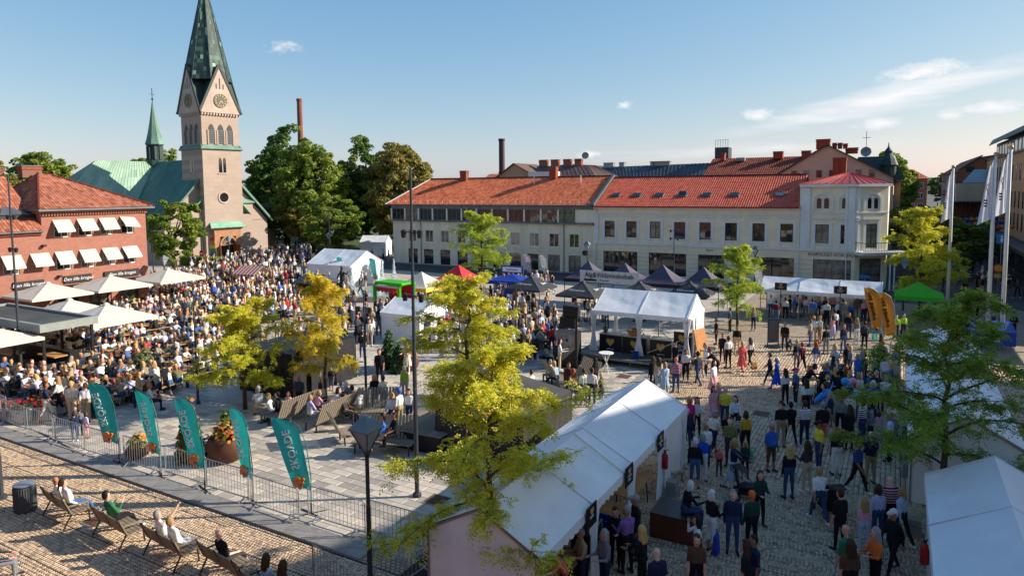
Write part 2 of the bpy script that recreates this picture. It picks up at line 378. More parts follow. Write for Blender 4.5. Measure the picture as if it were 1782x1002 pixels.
def slabs():
    L, D = .7, .35; gap = .006
    xs = np.arange(-34, XB-.3, L); ys = np.arange(YB+.02, 40, D)
    X, Y = np.meshgrid(xs, ys); X = X+(np.arange(len(ys)) % 3)[:, None]*L/3
    X, Y = X.ravel()+L/2, Y.ravel()+D/2
    ok, px, py = in_view(X, Y); ok &= X < XB-.35
    X, Y, px, py = X[ok], Y[ok], px[ok], py[ok]
    d = np.hypot(X, Y)+np.where((px > 250) & (px < 960), 0, 9)+np.where((Y < YB+1.0), 6, 0)
    order = np.argsort(d); r = np.random.default_rng(5)
    tone = np.clip(r.choice([.05, .25, .45, .6, .75, .9], len(X), p=[.12, .2, .2, .2, .18, .1])+r.normal(0, .05, len(X)), 0, 1)
    near, rest = order[:300], order[300:]
    near = near[:300]
    meshes = []
    for k in range(6):
        h = .014+.001*k; x, y = L/2-gap, D/2-gap; e = .008
        V = [(-x, -y, 0), (x, -y, 0), (x, y, 0), (-x, y, 0), (-x+e, -y+e, h), (x-e, -y+e, h), (x-e, y-e, h), (-x+e, y-e, h)]
        Q = [[4, 5, 6, 7], [0, 1, 5, 4], [1, 2, 6, 5], [2, 3, 7, 6], [3, 0, 4, 7]]
        meshes.append(np_mesh('paving_slab', V, Q, M_SLAB, [(.08, .27, .45, .6, .75, .9)[k]]*5))
    for i in near:
        link('paving_slab', meshes[min(range(6), key=lambda k: abs((.08, .27, .45, .6, .75, .9)[k]-tone[i]))], plaza, (float(X[i]), float(Y[i]), .001))
    N = len(rest); c = np.stack([X[rest], Y[rest]], 1)
    V, Q, T = stones(c, np.zeros(N), L/2-gap, D/2-gap, .014, 9, 0.0)
    V = V.reshape(N, 8, 3); V[:, 4:, :2] = V[:, :4, :2]*.98+c[:, None]*.02; V[:, 4:, 2] = .014+np.random.default_rng(2).uniform(0, .002, N)[:, None]; V = V.reshape(-1, 3)
    V[:, 2] += .001
    tag(link('paving_slabs', np_mesh('paving_slabs', V, Q, M_SLAB, np.repeat(tone[rest], 5)), plaza), kind='stuff')
slabs()
# light granite edging between plaza and cobbles, stone by stone
def edging():
    k = 0
    for i in range(24):
        b = None
        x = -36+i*1.05
        if x > XB-.6: break
        o = quick('edging_stone', lambda b: b.box(-.515, -.33, 0, .515, .33, .05), M_KERB, plaza, (x, YB-.36, .001)) if k == 0 else link('edging_stone', first.data, plaza, (x, YB-.36, .001))
        if k == 0: first = o
        k += 1
    for j in range(30):
        y = 23.6+j*1.05
        link('edging_stone', first.data, plaza, (XB+.02, y, .001), math.pi/2)
edging()
# ------------------------------------------------------------------ building kit
M_GLASS = mat('window_glass', (.012, .016, .02), .04, var=0, spec=.9, bump=.06, bscale=1.3)
M_GLASS2 = mat('pane_with_blind', '#77736c', .12, var=.5, vscale=1.5, col2='#1c1d20', spec=.8)
M_WHITE = mat('white_paint', '#d9d8d2', .6, var=.06, vscale=1.5)
M_BLACK = mat('black_metal', '#1b1c1f', .5, var=.1, spec=.5)
M_ZINC = mat('zinc_sheet', '#6d7478', .5, .5, var=.15, vscale=1.2)
M_GREEN_FR = mat('dark_green_paint', '#16352f', .5, var=.08)
M_CREAM = mat('cream_render', '#e6d9ba', .9, var=.07, vscale=.8, bump=.1, bscale=25)
M_TRIMW = mat('trim_render', '#d8d9d6', .85, var=.06, vscale=1)
M_WOODW = mat('pale_boarding', '#e2d8c0', .8, var=.07, vscale=1.2, streak=.2)
M_TILE = mat_tone('clay_tile', [(0, '#96482c'), (.4, '#bb603c'), (.75, '#d0784f'), (1, '#ab5840')], .8, 1.3, .2, 20, noise=.28)
M_TILE2 = mat_tone('new_clay_tile', [(0, '#a8452f'), (.5, '#c0583e'), (1, '#cf684a')], .65, 1.0, .1, 20, noise=.16)
M_TILE3 = mat_tone('old_clay_tile', [(0, '#7b4432'), (.4, '#9c5d45'), (.8, '#b5775d'), (1, '#8d5e4e')], .85, 1.5, .25, 20, noise=.35)
M_TILED = mat_tone('dark_clay_tile', [(0, '#5c2b20'), (.5, '#7d3c2b'), (1, '#94513c')], .85, 1.5, .2, 20, noise=.3)
M_REDPAINT = mat('red_painted_sheet', '#9c2a22', .45, var=.1)
M_CHIM = mat_brick('chimney_brick', '#a34a33', '#8c3b28', '#7c5a4c', .25, .08, gap=.01, bump=.3)
M_BRICK = mat_brick('red_brick', '#a36350', '#8f5444', '#957a6e', .25, .083, gap=.012, bump=.3, rot=(math.pi/2, 0, 0), var=.35)
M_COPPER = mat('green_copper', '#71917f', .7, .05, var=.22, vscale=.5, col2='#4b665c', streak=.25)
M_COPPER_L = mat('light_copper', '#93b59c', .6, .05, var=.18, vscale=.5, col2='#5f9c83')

def wall(mb, x0, x1, z0, z1, ops, y=0.0, depth=.18, mi=0, back=True):
    """wall in the local xz plane facing -y, with openings (x0,z0,x1,z1) and their reveals"""
    xs = sorted({x0, x1, *[o[0] for o in ops], *[o[2] for o in ops]}); zs = sorted({z0, z1, *[o[1] for o in ops], *[o[3] for o in ops]})
    xs = [x for x in xs if x0 <= x <= x1]; zs = [z for z in zs if z0 <= z <= z1]
    for i in range(len(xs)-1):
        for j in range(len(zs)-1):
            cx, cz = (xs[i]+xs[i+1])/2, (zs[j]+zs[j+1])/2
            if any(o[0] < cx < o[2] and o[1] < cz < o[3] for o in ops): continue
            mb.add([(xs[i], y, zs[j]), (xs[i+1], y, zs[j]), (xs[i+1], y, zs[j+1]), (xs[i], y, zs[j+1])], [(0, 1, 2, 3)], mi)
    for a, b, c, d in ops:
        mb.add([(a, y, b), (c, y, b), (c, y, d), (a, y, d), (a, y+depth, b), (c, y+depth, b), (c, y+depth, d), (a, y+depth, d)],
               [(0, 1, 5, 4), (1, 2, 6, 5), (2, 3, 7, 6), (3, 0, 4, 7)], mi)
_wc = {}
def window(parent, x, z, w, h, y=.09, cols=2, rows=(1.0,), fr=M_WHITE, f=.05, rz=0.0, name='window', lit=None, loc=None):
    """a window: frame mesh, each pane its own sub-part. x,z: lower left corner"""
    key = (round(w, 3), round(h, 3), cols, rows, fr.name, f)
    if key not in _wc:
        b = MB(); d = .05
        b.box(0, -d/2, 0, w, d/2, f); b.box(0, -d/2, h-f, w, d/2, h); b.box(0, -d/2, f, f, d/2, h-f); b.box(w-f, -d/2, f, w, d/2, h-f)
        cw = (w-2*f)/cols
        for i in range(1, cols): b.box(f+i*cw-f*.4, -d/2+.004, f, f+i*cw+f*.4, d/2-.004, h-f)
        zs, acc = [f], f
        for r in rows: acc += (h-2*f)*r; zs.append(acc)
        for zz in zs[1:-1]: b.box(f, -d/2+.008, zz-f*.4, w-f, d/2-.008, zz+f*.4)
        panes = []
        for j in range(len(zs)-1):
            pm = MB().box(0, -.006, 0, cw, .006, zs[j+1]-zs[j]).mesh('pane', M_GLASS)
            for i in range(cols): panes.append((pm, f+i*cw, zs[j]))
        _wc[key] = (b.mesh(name, fr), panes)
    fm, panes = _wc[key]
    o = link(name, fm, parent, loc if loc else (x, y, z), rz)
    blind = rng.random() < .22
    for pm, px, pz in panes:
        q = link('pane', pm, o, (px, 0, pz), (rng.uniform(-.012, .012), 0, rng.uniform(-.02, .02)))
        if blind: q.material_slots[0].link = 'OBJECT'; q.material_slots[0].material = M_GLASS2
    return o

def tile_roof(eL, eR, rL, rR, wave=.24, row=.36, amp=.03, step=.025, seed=1, samples=4):
    """pantile slope between eave (eL,eR) and ridge (rL,rR); columns stay straight, hips are cut clean"""
    eL, eR, rL, rR = map(lambda p: np.array(p, float), (eL, eR, rL, rR))
    ux = eR-eL; Lx = np.linalg.norm(ux); ux = ux/Lx
    # slope direction: perpendicular to the eave inside the plane
    a = rL-eL; up = a-ux*np.dot(a, ux); Ls = np.linalg.norm(up); up = up/Ls; nn = np.cross(ux, up)
    if nn[2] < 0: nn = -nn
    rl, rr = np.dot(rL-eL, ux), np.dot(rR-eL, ux)
    lo, hi = min(0, rl), max(Lx, rr); nu = max(2, int((hi-lo)/wave*samples)); u = np.linspace(lo, hi, nu+1)
    nr = max(1, int(Ls/row)); vv, off = [], []
    for i in range(nr):
        vv += [i*Ls/nr, (i+1)*Ls/nr]; off += [step, 0.0]
    vv, off = np.array(vv), np.array(off)
    Ul = rl*vv/Ls; Ur = Lx+(rr-Lx)*vv/Ls
    U = np.clip(u[None], Ul[:, None], Ur[:, None]); ph = (u/wave*2*np.pi)[None]
    hgt = amp*np.sin(ph)*np.ones((len(vv), 1))+off[:, None]
    P = eL+U[..., None]*ux+vv[:, None, None]*up+hgt[..., None]*nn
    n = nu+1; i, j = np.meshgrid(np.arange(len(vv)-1), np.arange(nu), indexing='ij')
    Q = np.stack([i*n+j, i*n+j+1, (i+1)*n+j+1, (i+1)*n+j], -1).reshape(-1, 4)
    keep = (U[i, j+1]-U[i, j] > 1e-4).ravel() | (U[i+1, j+1]-U[i+1, j] > 1e-4).ravel(); Q = Q[keep]
    r = np.random.default_rng(seed); T = np.clip(r.normal(.5, .22, (nr+1, int(nu/samples)+2)), 0, 1)
    tone = T[(i//2).ravel()[keep], (j//samples).ravel()[keep]]
    return P.reshape(-1, 3), Q, tone
def roof_part(name, slopes, m, parent, loc=(0,0,0), rz=0, **kw):
    Vs, Qs, Ts, o = [], [], [], 0
    for k, s in enumerate(slopes):
        V, Q, T = tile_roof(*s, seed=k+3, **kw); Vs.append(V); Qs.append(Q+o); Ts.append(T); o += len(V)
    me = np_mesh(name, np.concatenate(Vs), np.concatenate(Qs), m, np.concatenate(Ts), smooth=False)
    return link(name, me, parent, loc, rz)
def chimney(parent, x, y, z0, w, d, h, m=None, name='chimney', cap=M_ZINC):
    c = quick(name, lambda b: (b.box(-w/2, -d/2, 0, w/2, d/2, h), b.box(-w/2-.05, -d/2-.05, h-.28, w/2+.05, d/2+.05, h-.13)), m or M_CHIM, parent, (x, y, z0))
    quick('chimney_cap', lambda b: (b.box(-w/2-.08, -d/2-.08, h, w/2+.08, d/2+.08, h+.06),), cap, c)
    return c
def downpipe(parent, x, y, z0, z1, m=M_ZINC, r=.05):
    return quick('downpipe', lambda b: b.tube([(x, y-.25, z1), (x, y-.02-r, z1-.3), (x, y-.02-r, z0)], r, 6), m, parent)

# ------------------------------------------------------------------ pale boarded house (centre)
def boarded_house():
    X0, X1 = -60.0, -30.2; W = X1-X0
    h = thing('boarded_house', 'long pale boarded house with orange tile roof and glazed top band', 'building', g2w(X0, 72.5), GA)
    up = [-56.23, -53.49, -51.01, -48.42, -45.7, -42.88, -40.52, -37.92, -35.31, -32.71]
    gf = [-56.21, -53.65, -50.98, -48.3, -45.6, -43.0, -40.55, -38.17, -35.32, -32.65]
    ops = [(x-X0-.62, 3.02, x-X0+.62, 4.62) for x in up]+[(x-X0-.78, .15, x-X0+.78, 2.1) for x in gf]
    b = MB(); wall(b, .5, W, -.02, 5.75, ops); b.add([(.5, 0, -.02), (.5, 0, 5.75), (.5, 11, 5.75), (.5, 11, -.02)], [(0, 1, 2, 3)]); b.add([(.5, .3, 0), (W, .3, 0), (W, .3, 5.7), (.5, .3, 5.7)], [(0, 1, 2, 3)])
    b.build('wall', M_WOODW, h)
    # vertical battens, too fine to count from here
    b = MB(); x = .56
    while x < W-.05:
        segs = [(.02, 5.7)]
        for o in ops:
            if o[0]-.12 < x < o[2]+.12:
                segs = [s for z0, z1 in segs for s in ((z0, o[1]-.12), (o[3]+.12, z1)) if s[1]-s[0] > .1 and s[0] >= z0-1e-6 and s[1] <= z1+1e-6]
        for z0, z1 in segs: b.box(x-.025, -.03, z0, x+.025, -.001, z1)
        x += .2
    tag(b.build('battens', M_WOODW, h), kind='stuff')
    for x in up:
        window(h, x-X0-.62, 3.02, 1.24, 1.6, .08, 2, (1.0,), M_WOODW, .07)
        quick('window_surround', lambda b: (b.box(-.74, -.05, 4.62, .74, -.002, 4.9), b.box(-.74, -.06, 2.85, .74, -.002, 3.02), b.box(-.74, -.045, 3.021, -.62, -.002, 4.619), b.box(.62, -.045, 3.021, .74, -.002, 4.619)), M_WOODW, h, (x-X0, 0, 0))
    for x in gf: window(h, x-X0-.78, .15, 1.56, 1.95, .12, 2, (.72, .28), M_BLACK, .05, name='shop_window')
    quick('plinth', lambda b: b.box(.45, -.08, 0, W, -.002, .14), M_KERB, h)
    # glazed band under the eave
    b = MB(); b.box(.3, -.35, 5.72, W, .1, 5.92); b.box(.35, -.12, 7.45, W, .2, 7.9); b.build('band_frame', M_ZINC, h)
    n = 12; cw = (W-2.6)/n
    for i in range(n):
        window(h, .45+i*cw, 5.94, cw-.22, 1.48, .0, 3, (1.0,), M_ZINC, .06, name='band_window')
        quick('pilaster', lambda b: b.box(-.22, -.1, 5.93, 0, .1, 7.44), M_TRIMW if i % 3 == 0 else M_WOODW, h, (.45+i*cw, 0, 0))
    quick('band_wall', lambda b: b.box(.45+n*cw-.2, -.02, 5.93, W, .15, 7.44), M_WOODW, h)
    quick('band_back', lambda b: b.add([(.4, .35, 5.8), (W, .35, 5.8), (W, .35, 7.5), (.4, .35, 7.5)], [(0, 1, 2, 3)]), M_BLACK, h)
    # roof: gable to the right, hip end to the left
    ZE, ZR, D = 7.95, 11.35, 12.0
    rf = roof_part('roof', [((-.35, -.5, ZE), (W, -.5, ZE), (2.6, D/2, ZR), (W, D/2, ZR)), ((-.35, D+.5, ZE), (-.35, -.5, ZE), (2.6, D/2, ZR), (2.6, D/2, ZR)), ((W, D+.5, ZE), (-.35, D+.5, ZE), (W, D/2, ZR), (2.6, D/2, ZR))], M_TILE, h)
    quick('gutter', lambda b: (b.tube([(-.4, -.58, ZE-.02), (W, -.58, ZE-.02)], .08, 6), b.box(-.3, -.5, ZE-.16, W, -.1, ZE-.04)), M_ZINC, rf)
    quick('ridge_tiles', lambda b: b.tube([(2.6, D/2, ZR+.02), (W, D/2, ZR+.02)], .11, 6), M_TILE2 if False else M_TILED, rf)
    quick('hip_tiles', lambda b: b.tube([(-.35, -.5, ZE+.04), (2.6, D/2, ZR+.03)], .09, 6), M_WHITE, rf)
    quick('gable_flashing', lambda b: b.beam((W+.05, -.55, ZE+.05), (W+.05, D/2, ZR+.12), .3, .3), M_ZINC, rf)
    for i in range(25): quick('snow_hook', lambda b: b.box(-.02, -.02, 0, .02, .02, .28), M_WHITE, rf, (.4+i*1.2, -.12, ZE+.22)) if i == 0 else link('snow_hook', rf.children[-1].data if False else bpy.data.meshes['snow_hook'], rf, (.4+i*1.2, -.12, ZE+.22))
    c1 = chimney(rf, 8.4, D/2-.3, ZR-.25, 1.0, .7, 1.25); chimney(rf, 21.9, D/2-.3, ZR-.25, .95, .7, 1.5)
    for x in (19.8, 26.2): quick('vent_pipe', lambda b: b.tube([(x, D/2-1.6, ZR-1.0), (x, D/2-1.6, ZR+.15)], .07, 8), M_WHITE, rf)
    downpipe(h, 5.2, 0, 0, 7.9); downpipe(h, 26.0, 0, 0, 7.9)
    text('shop_lettering', 'Café', .55, M_WHITE, h, (-40.0-X0, -.06, 2.5), (math.pi/2, 0, 0))
    s = quick('projecting_sign', lambda b: b.tube([(0, -.9, 0), (0, -.82, 0)], .32, 14), M_BLACK, h, (29.0, 0, 2.55))
    quick('sign_bracket', lambda b: b.box(-.02, -.82, -.02, .02, 0, .02), M_BLACK, s)
boarded_house()

# ------------------------------------------------------------------ cream classical house with corner turret room
def cream_house():
    X0, XT, X1 = -30.2, -8.43, -3.44; W, T, E = X1-X0, XT-X0, X1-X0
    h = thing('cream_house', 'cream classical house with white trim, red roof and angled corner room', 'building', g2w(X0, 72.5), GA)
    wx = [x-X0 for x in (-28.31, -25.73, -23.04, -20.32, -17.63, -14.98, -12.26, -9.59)]
    cx = [x-X0 for x in (-6.37, -4.14)]
    w2 = [(x-.6, 4.4, x+.6, 6.22) for x in wx+cx]
    shops = [(-29.07, -25.04), (-23.74, -19.59), (-18.32, -15.6), (-12.4, -8.84), (-7.1, -3.75)]
    sh = [(a-X0, .35, b-X0, 2.82) for a, b in shops]
    b = MB(); wall(b, 0, T, 0, 7.6, [o for o in w2+sh if o[2] < T])
    c45 = math.radians(38); CW = 3.3                    # bevelled corner
    wall(b, T, E, 0, 9.85, [o for o in w2+sh if o[0] > T])
    b.build('wall', M_CREAM, h)
    for x in wx+cx:
        window(h, x-.6, 4.4, 1.2, 1.82, .1, 2, (.66, .34), M_GREEN_FR, .06)
        o = quick('window_surround', lambda b: (b.box(-.88, -.05, 3.86, -.6, -.002, 6.4), b.box(.6, -.05, 3.86, .88, -.002, 6.4), b.box(-.599, -.048, 6.222, .599, -.003, 6.4), b.box(-1.0, -.14, 6.75, 1.0, -.002, 6.9), b.box(-.66, -.1, 4.28, .66, -.003, 4.398)), M_TRIMW, h, (x, 0, 0))
    for (a, z0, c, z1) in sh:
        window(h, a, z0, c-a, z1-z0, .14, 3 if c-a > 3.5 else 2, (1.0,), M_BLACK, .05, name='shop_window')
    # warm goods behind the panes are only seen as reflections; a flat black sheet stands in for the dim room
    quick('black_backing', lambda b: (b.add([(0, .6, 0), (E, .6, 0), (E, .6, 7.5), (0, .6, 7.5)], [(0, 1, 2, 3)])), M_BLACK, h)
    tr = MB()
    tr.box(0, -.14, 3.62, E, -.002, 3.84); tr.box(0, -.09, 7.02, T, -.002, 7.16); tr.box(0, -.3, 7.6, T, -.002, 7.85); tr.box(T-.02, -.36, 9.85, E+.1, .2, 10.12)
    tr.box(T, -.09, 7.3, E, -.002, 7.44); tr.build('cornice', M_TRIMW, h)
    for x in (0.05, T+.1, E-.95): quick('pilaster', lambda b: b.box(0, -.11, 3.85, .85 if x > 1 else .5, -.003, 9.8 if x > 1 else 7.0), M_TRIMW, h, (x, 0, 0))
    for k in range(1, 7):                                # rusticated courses of the ground floor
        for p, q in ((0, .9), (5.25, 6.4), (10.7, 11.8), (14.7, 17.7), (21.4, 23.0), (26.5, E)): quick('course_joint', lambda b: b.box(p, -.012, .45*k, q, -.001, .45*k+.025), M_KERB, h)
    for x in cx:                                         # paired round-headed windows
        a = quick('arch_window', lambda b: None or [b.prism([(0, 0)]*3, 0, 0) for _ in ()] or arch_frame(b), M_TRIMW, h, (x, 0, 7.72))
        for s in (-.33, .33): quick('pane', lambda b: arch_pane(b, .25, 1.0), M_GLASS, a, (s, 0, 0))
    ZE, ZR, D = 7.87, 11.15, 12.0
    rf = roof_part('roof', [((0, -.45, ZE), (T, -.45, ZE), (0, D/2, ZR), (T, D/2, ZR)), ((T, D+.45, ZE), (0, D+.45, ZE), (T, D/2, ZR), (0, D/2, ZR))], M_TILE2, h)
    quick('gutter', lambda b: (b.tube([(0, -.52, ZE-.03), (T, -.52, ZE-.03)], .09, 6), b.beam((.02, -.5, ZE+.1), (.02, D/2, ZR+.1), .12, .2)), M_REDPAINT, rf)
    quick('ridge_tiles', lambda b: b.tube([(0, D/2, ZR+.02), (T, D/2, ZR+.02)], .11, 6), M_TILED, rf)
    sl = Vector((0, D/2+.45, ZR-ZE)).normalized()
    for i, x in enumerate((1.6, 4.1, 6.7, 9.25, 11.9, 14.8, 22.6-3.3)):
        p = Vector((x+.35, -.45, ZE))+sl*2.6+Vector((0, -sl.z, sl.y))*.06
        s = quick('skylight', lambda b: b.box(-.48, -.4, -.05, .48, .4, .07), M_ZINC, rf, p, (math.atan2(sl.z, sl.y), 0, 0))
        quick('pane', lambda b: b.box(-.4, -.32, .071, .4, .32, .085), M_GLASS if i != 6 else M_ZINC, s, (0, 0, .01 if i != 3 else .12), (0 if i != 3 else .35, 0, 0))
    # corner room: bevelled wall and low red sheet roof
    ca, sa = math.cos(c45), math.sin(c45); p0 = (E, 0); p1 = (E+CW*ca, CW*sa); p2 = (E+CW*ca, 13)
    cr = MB(); cr.add([(*p1, 0), (*p2, 0), (*p2, 9.85), (*p1, 9.85)], [(0, 1, 2, 3)]); cr.add([(T, 12, 7.6), (T, 0, 7.6), (T, 0, 9.85), (T, 12, 9.85)], [(0, 1, 2, 3)]); cr.build('side_wall', M_CREAM, h)
    bev = link('bevelled_corner', None, h, (E, 0, 0), c45)
    bb = MB(); wall(bb, 0, CW, 0, 9.85, [(1.05, 4.0, 2.25, 6.3), (.5, .2, 2.8, 3.0)]); bb.build('bevel_wall', M_CREAM, bev)
    dr = window(bev, 1.05, 4.0, 1.2, 2.3, .1, 2, (.7, .3), M_GREEN_FR, .07, name='balcony_door'); window(bev, .5, .2, 2.3, 2.8, .14, 2, (.75, .25), M_BLACK, .06, name='shop_door')
    aw = quick('arch_window', lambda b: arch_frame(b), M_TRIMW, bev, (1.65, 0, 7.72))
    for s in (-.33, .33): quick('arch_pane', lambda b: arch_pane(b, .25, 1.0), M_GLASS, bev, (1.65+s, -.0, 7.72))
    quick('corner_trim', lambda b: (b.box(0, -.14, 3.62, CW, -.002, 3.84), b.box(0, -.09, 7.3, CW, -.002, 7.44), b.box(-.1, -.36, 9.85, CW+.15, .2, 10.12), b.box(.7, -.13, 6.7, 2.6, -.003, 6.88), b.box(.78, -.05, 3.85, 1.04, -.003, 6.6), b.box(2.26, -.05, 3.85, 2.52, -.003, 6.6), b.box(.02, -.06, 3.85, .4, -.003, 9.8)), M_TRIMW, bev)
    quick('balcony', lambda b: (b.box(-.1, -1.3, 3.4, CW+1.2, 0, 3.62), b.box(-.2, -1.4, 3.62, CW+1.3, -.16, 3.72)), M_TRIMW, bev)
    rl = MB()
    for i in range(26): rl.box(i*.165-.02, -1.28, 3.72, i*.165+.005, -1.255, 4.55)
    rl.box(-.06, -1.3, 4.55, CW+1.0, -1.24, 4.6); rl.box(-.06, -1.3, 3.78, CW+1.0, -1.24, 3.82)
    for yy in (-.9, -.5, -.15): rl.box(-.05, yy, 3.72, -.02, yy+.03, 4.55)
    rl.box(-.06, -1.3, 4.55, -.02, -.1, 4.6); rl.build('balcony_railing', M_GREEN_FR, bev)
    for x in (2.9, 3.35): quick('balcony_post', lambda b: b.tube([(x, -1.1, 0), (x, -1.1, 3.4)], .07, 8), M_TRIMW, bev)
    base = [(T-.15, -.4), (E+.1, -.4), (p1[0]+.25, p1[1]-.2), (p2[0]+.25, 12), (T-.15, 12)]; ap = (T+4.1, 5.2, 11.35)
    cf = MB(); n = len(base)
    for i in range(n): cf.add([(*base[i], 10.14), (*base[(i+1) % n], 10.14), ap], [(0, 1, 2)])
    cro = cf.build('corner_roof', M_REDPAINT, h)
    sm = MB()
    for i in range(n):
        a, c = Vector((*base[i], 10.14)), Vector((*base[(i+1) % n], 10.14)); k = max(2, int((c-a).length/.62))
        for j in range(k+1):
            q = a.lerp(c, j/k); r = q.lerp(Vector(ap), .97 if j in (0, k) else .93); sm.beam(q+Vector((0, 0, .02)), r+Vector((0, 0, .02)), .035, .06)
    tag(sm.build('roof_seams', M_REDPAINT, cro), kind='stuff')
    chimney(cro, T+3.0, 6.5, 10.6, 1.25, .9, 2.2); chimney(cro, T-1.2, 7.5, 10.3, .5, .5, 1.0)
    for x in (T, E-.75): downpipe(h, x, -.05, 0, 9.9 if x > T else 7.8, M_TRIMW)
    downpipe(h, .25, 0, 0, 7.9, M_TRIMW)
    text('shop_lettering', 'KNIPHUSET-KÖKSHUS', .46, M_GREEN_FR, h, (-5.45-X0, -.03, 3.28), (math.pi/2, 0, 0), sx=.93)
    text('shop_name', 'PLAY', .34, M_BLACK, h, (-17.1-X0, -.03, 3.28), (math.pi/2, 0, 0))
def arch_frame(b):
    n = 9
    for s in (-.33, .33):
        pts = [(s-.28, 0), (s+.28, 0)]+[(s+.28*math.cos(a), .85+.28*math.sin(a)) for a in [math.pi*i/n for i in range(n+1)]]
        pin = [(s-.22, .05), (s+.22, .05)]+[(s+.22*math.cos(a), .85+.22*math.sin(a)) for a in [math.pi*i/n for i in range(n+1)]]
        m = len(pts); b.add([(p[0], -.05, p[1]) for p in pts]+[(p[0], -.05, p[1]) for p in pin], [(i, (i+1) % m, m+(i+1) % m, m+i) for i in range(m)])
    o = [(.95*math.cos(a), .8+.78*math.sin(a)) for a in [math.pi*i/14 for i in range(15)]]; i_ = [(.76*math.cos(a), .8+.6*math.sin(a)) for a in [math.pi*i/14 for i in range(15)]]
    o = [(.95, -.1)]+o+[(-.95, -.1)]; i_ = [(.76, -.1)]+i_+[(-.76, -.1)]; m = len(o)
    vs = [(p[0], -.1, p[1]) for p in o]+[(p[0], -.1, p[1]) for p in i_]+[(p[0], -.002, p[1]) for p in o]+[(p[0], -.002, p[1]) for p in i_]
    b.add(vs, [(i, i+1, m+i+1, m+i) for i in range(m-1)]+[(i, 2*m+i, 2*m+i+1, i+1) for i in range(m-1)]+[(m+i, m+i+1, 3*m+i+1, 3*m+i) for i in range(m-1)])
    b.tube([(0, -.07, 1.17), (0, -.02, 1.17)], .14, 12)
def arch_pane(b, r, h):
    pts = [(-r+.02, .04), (r-.02, .04)]+[(r*math.cos(a)*.92, .83+r*math.sin(a)) for a in [math.pi*i/8 for i in range(9)]]
    b.slab([(p[0], -.02, p[1]) for p in pts], .012)
cream_house()

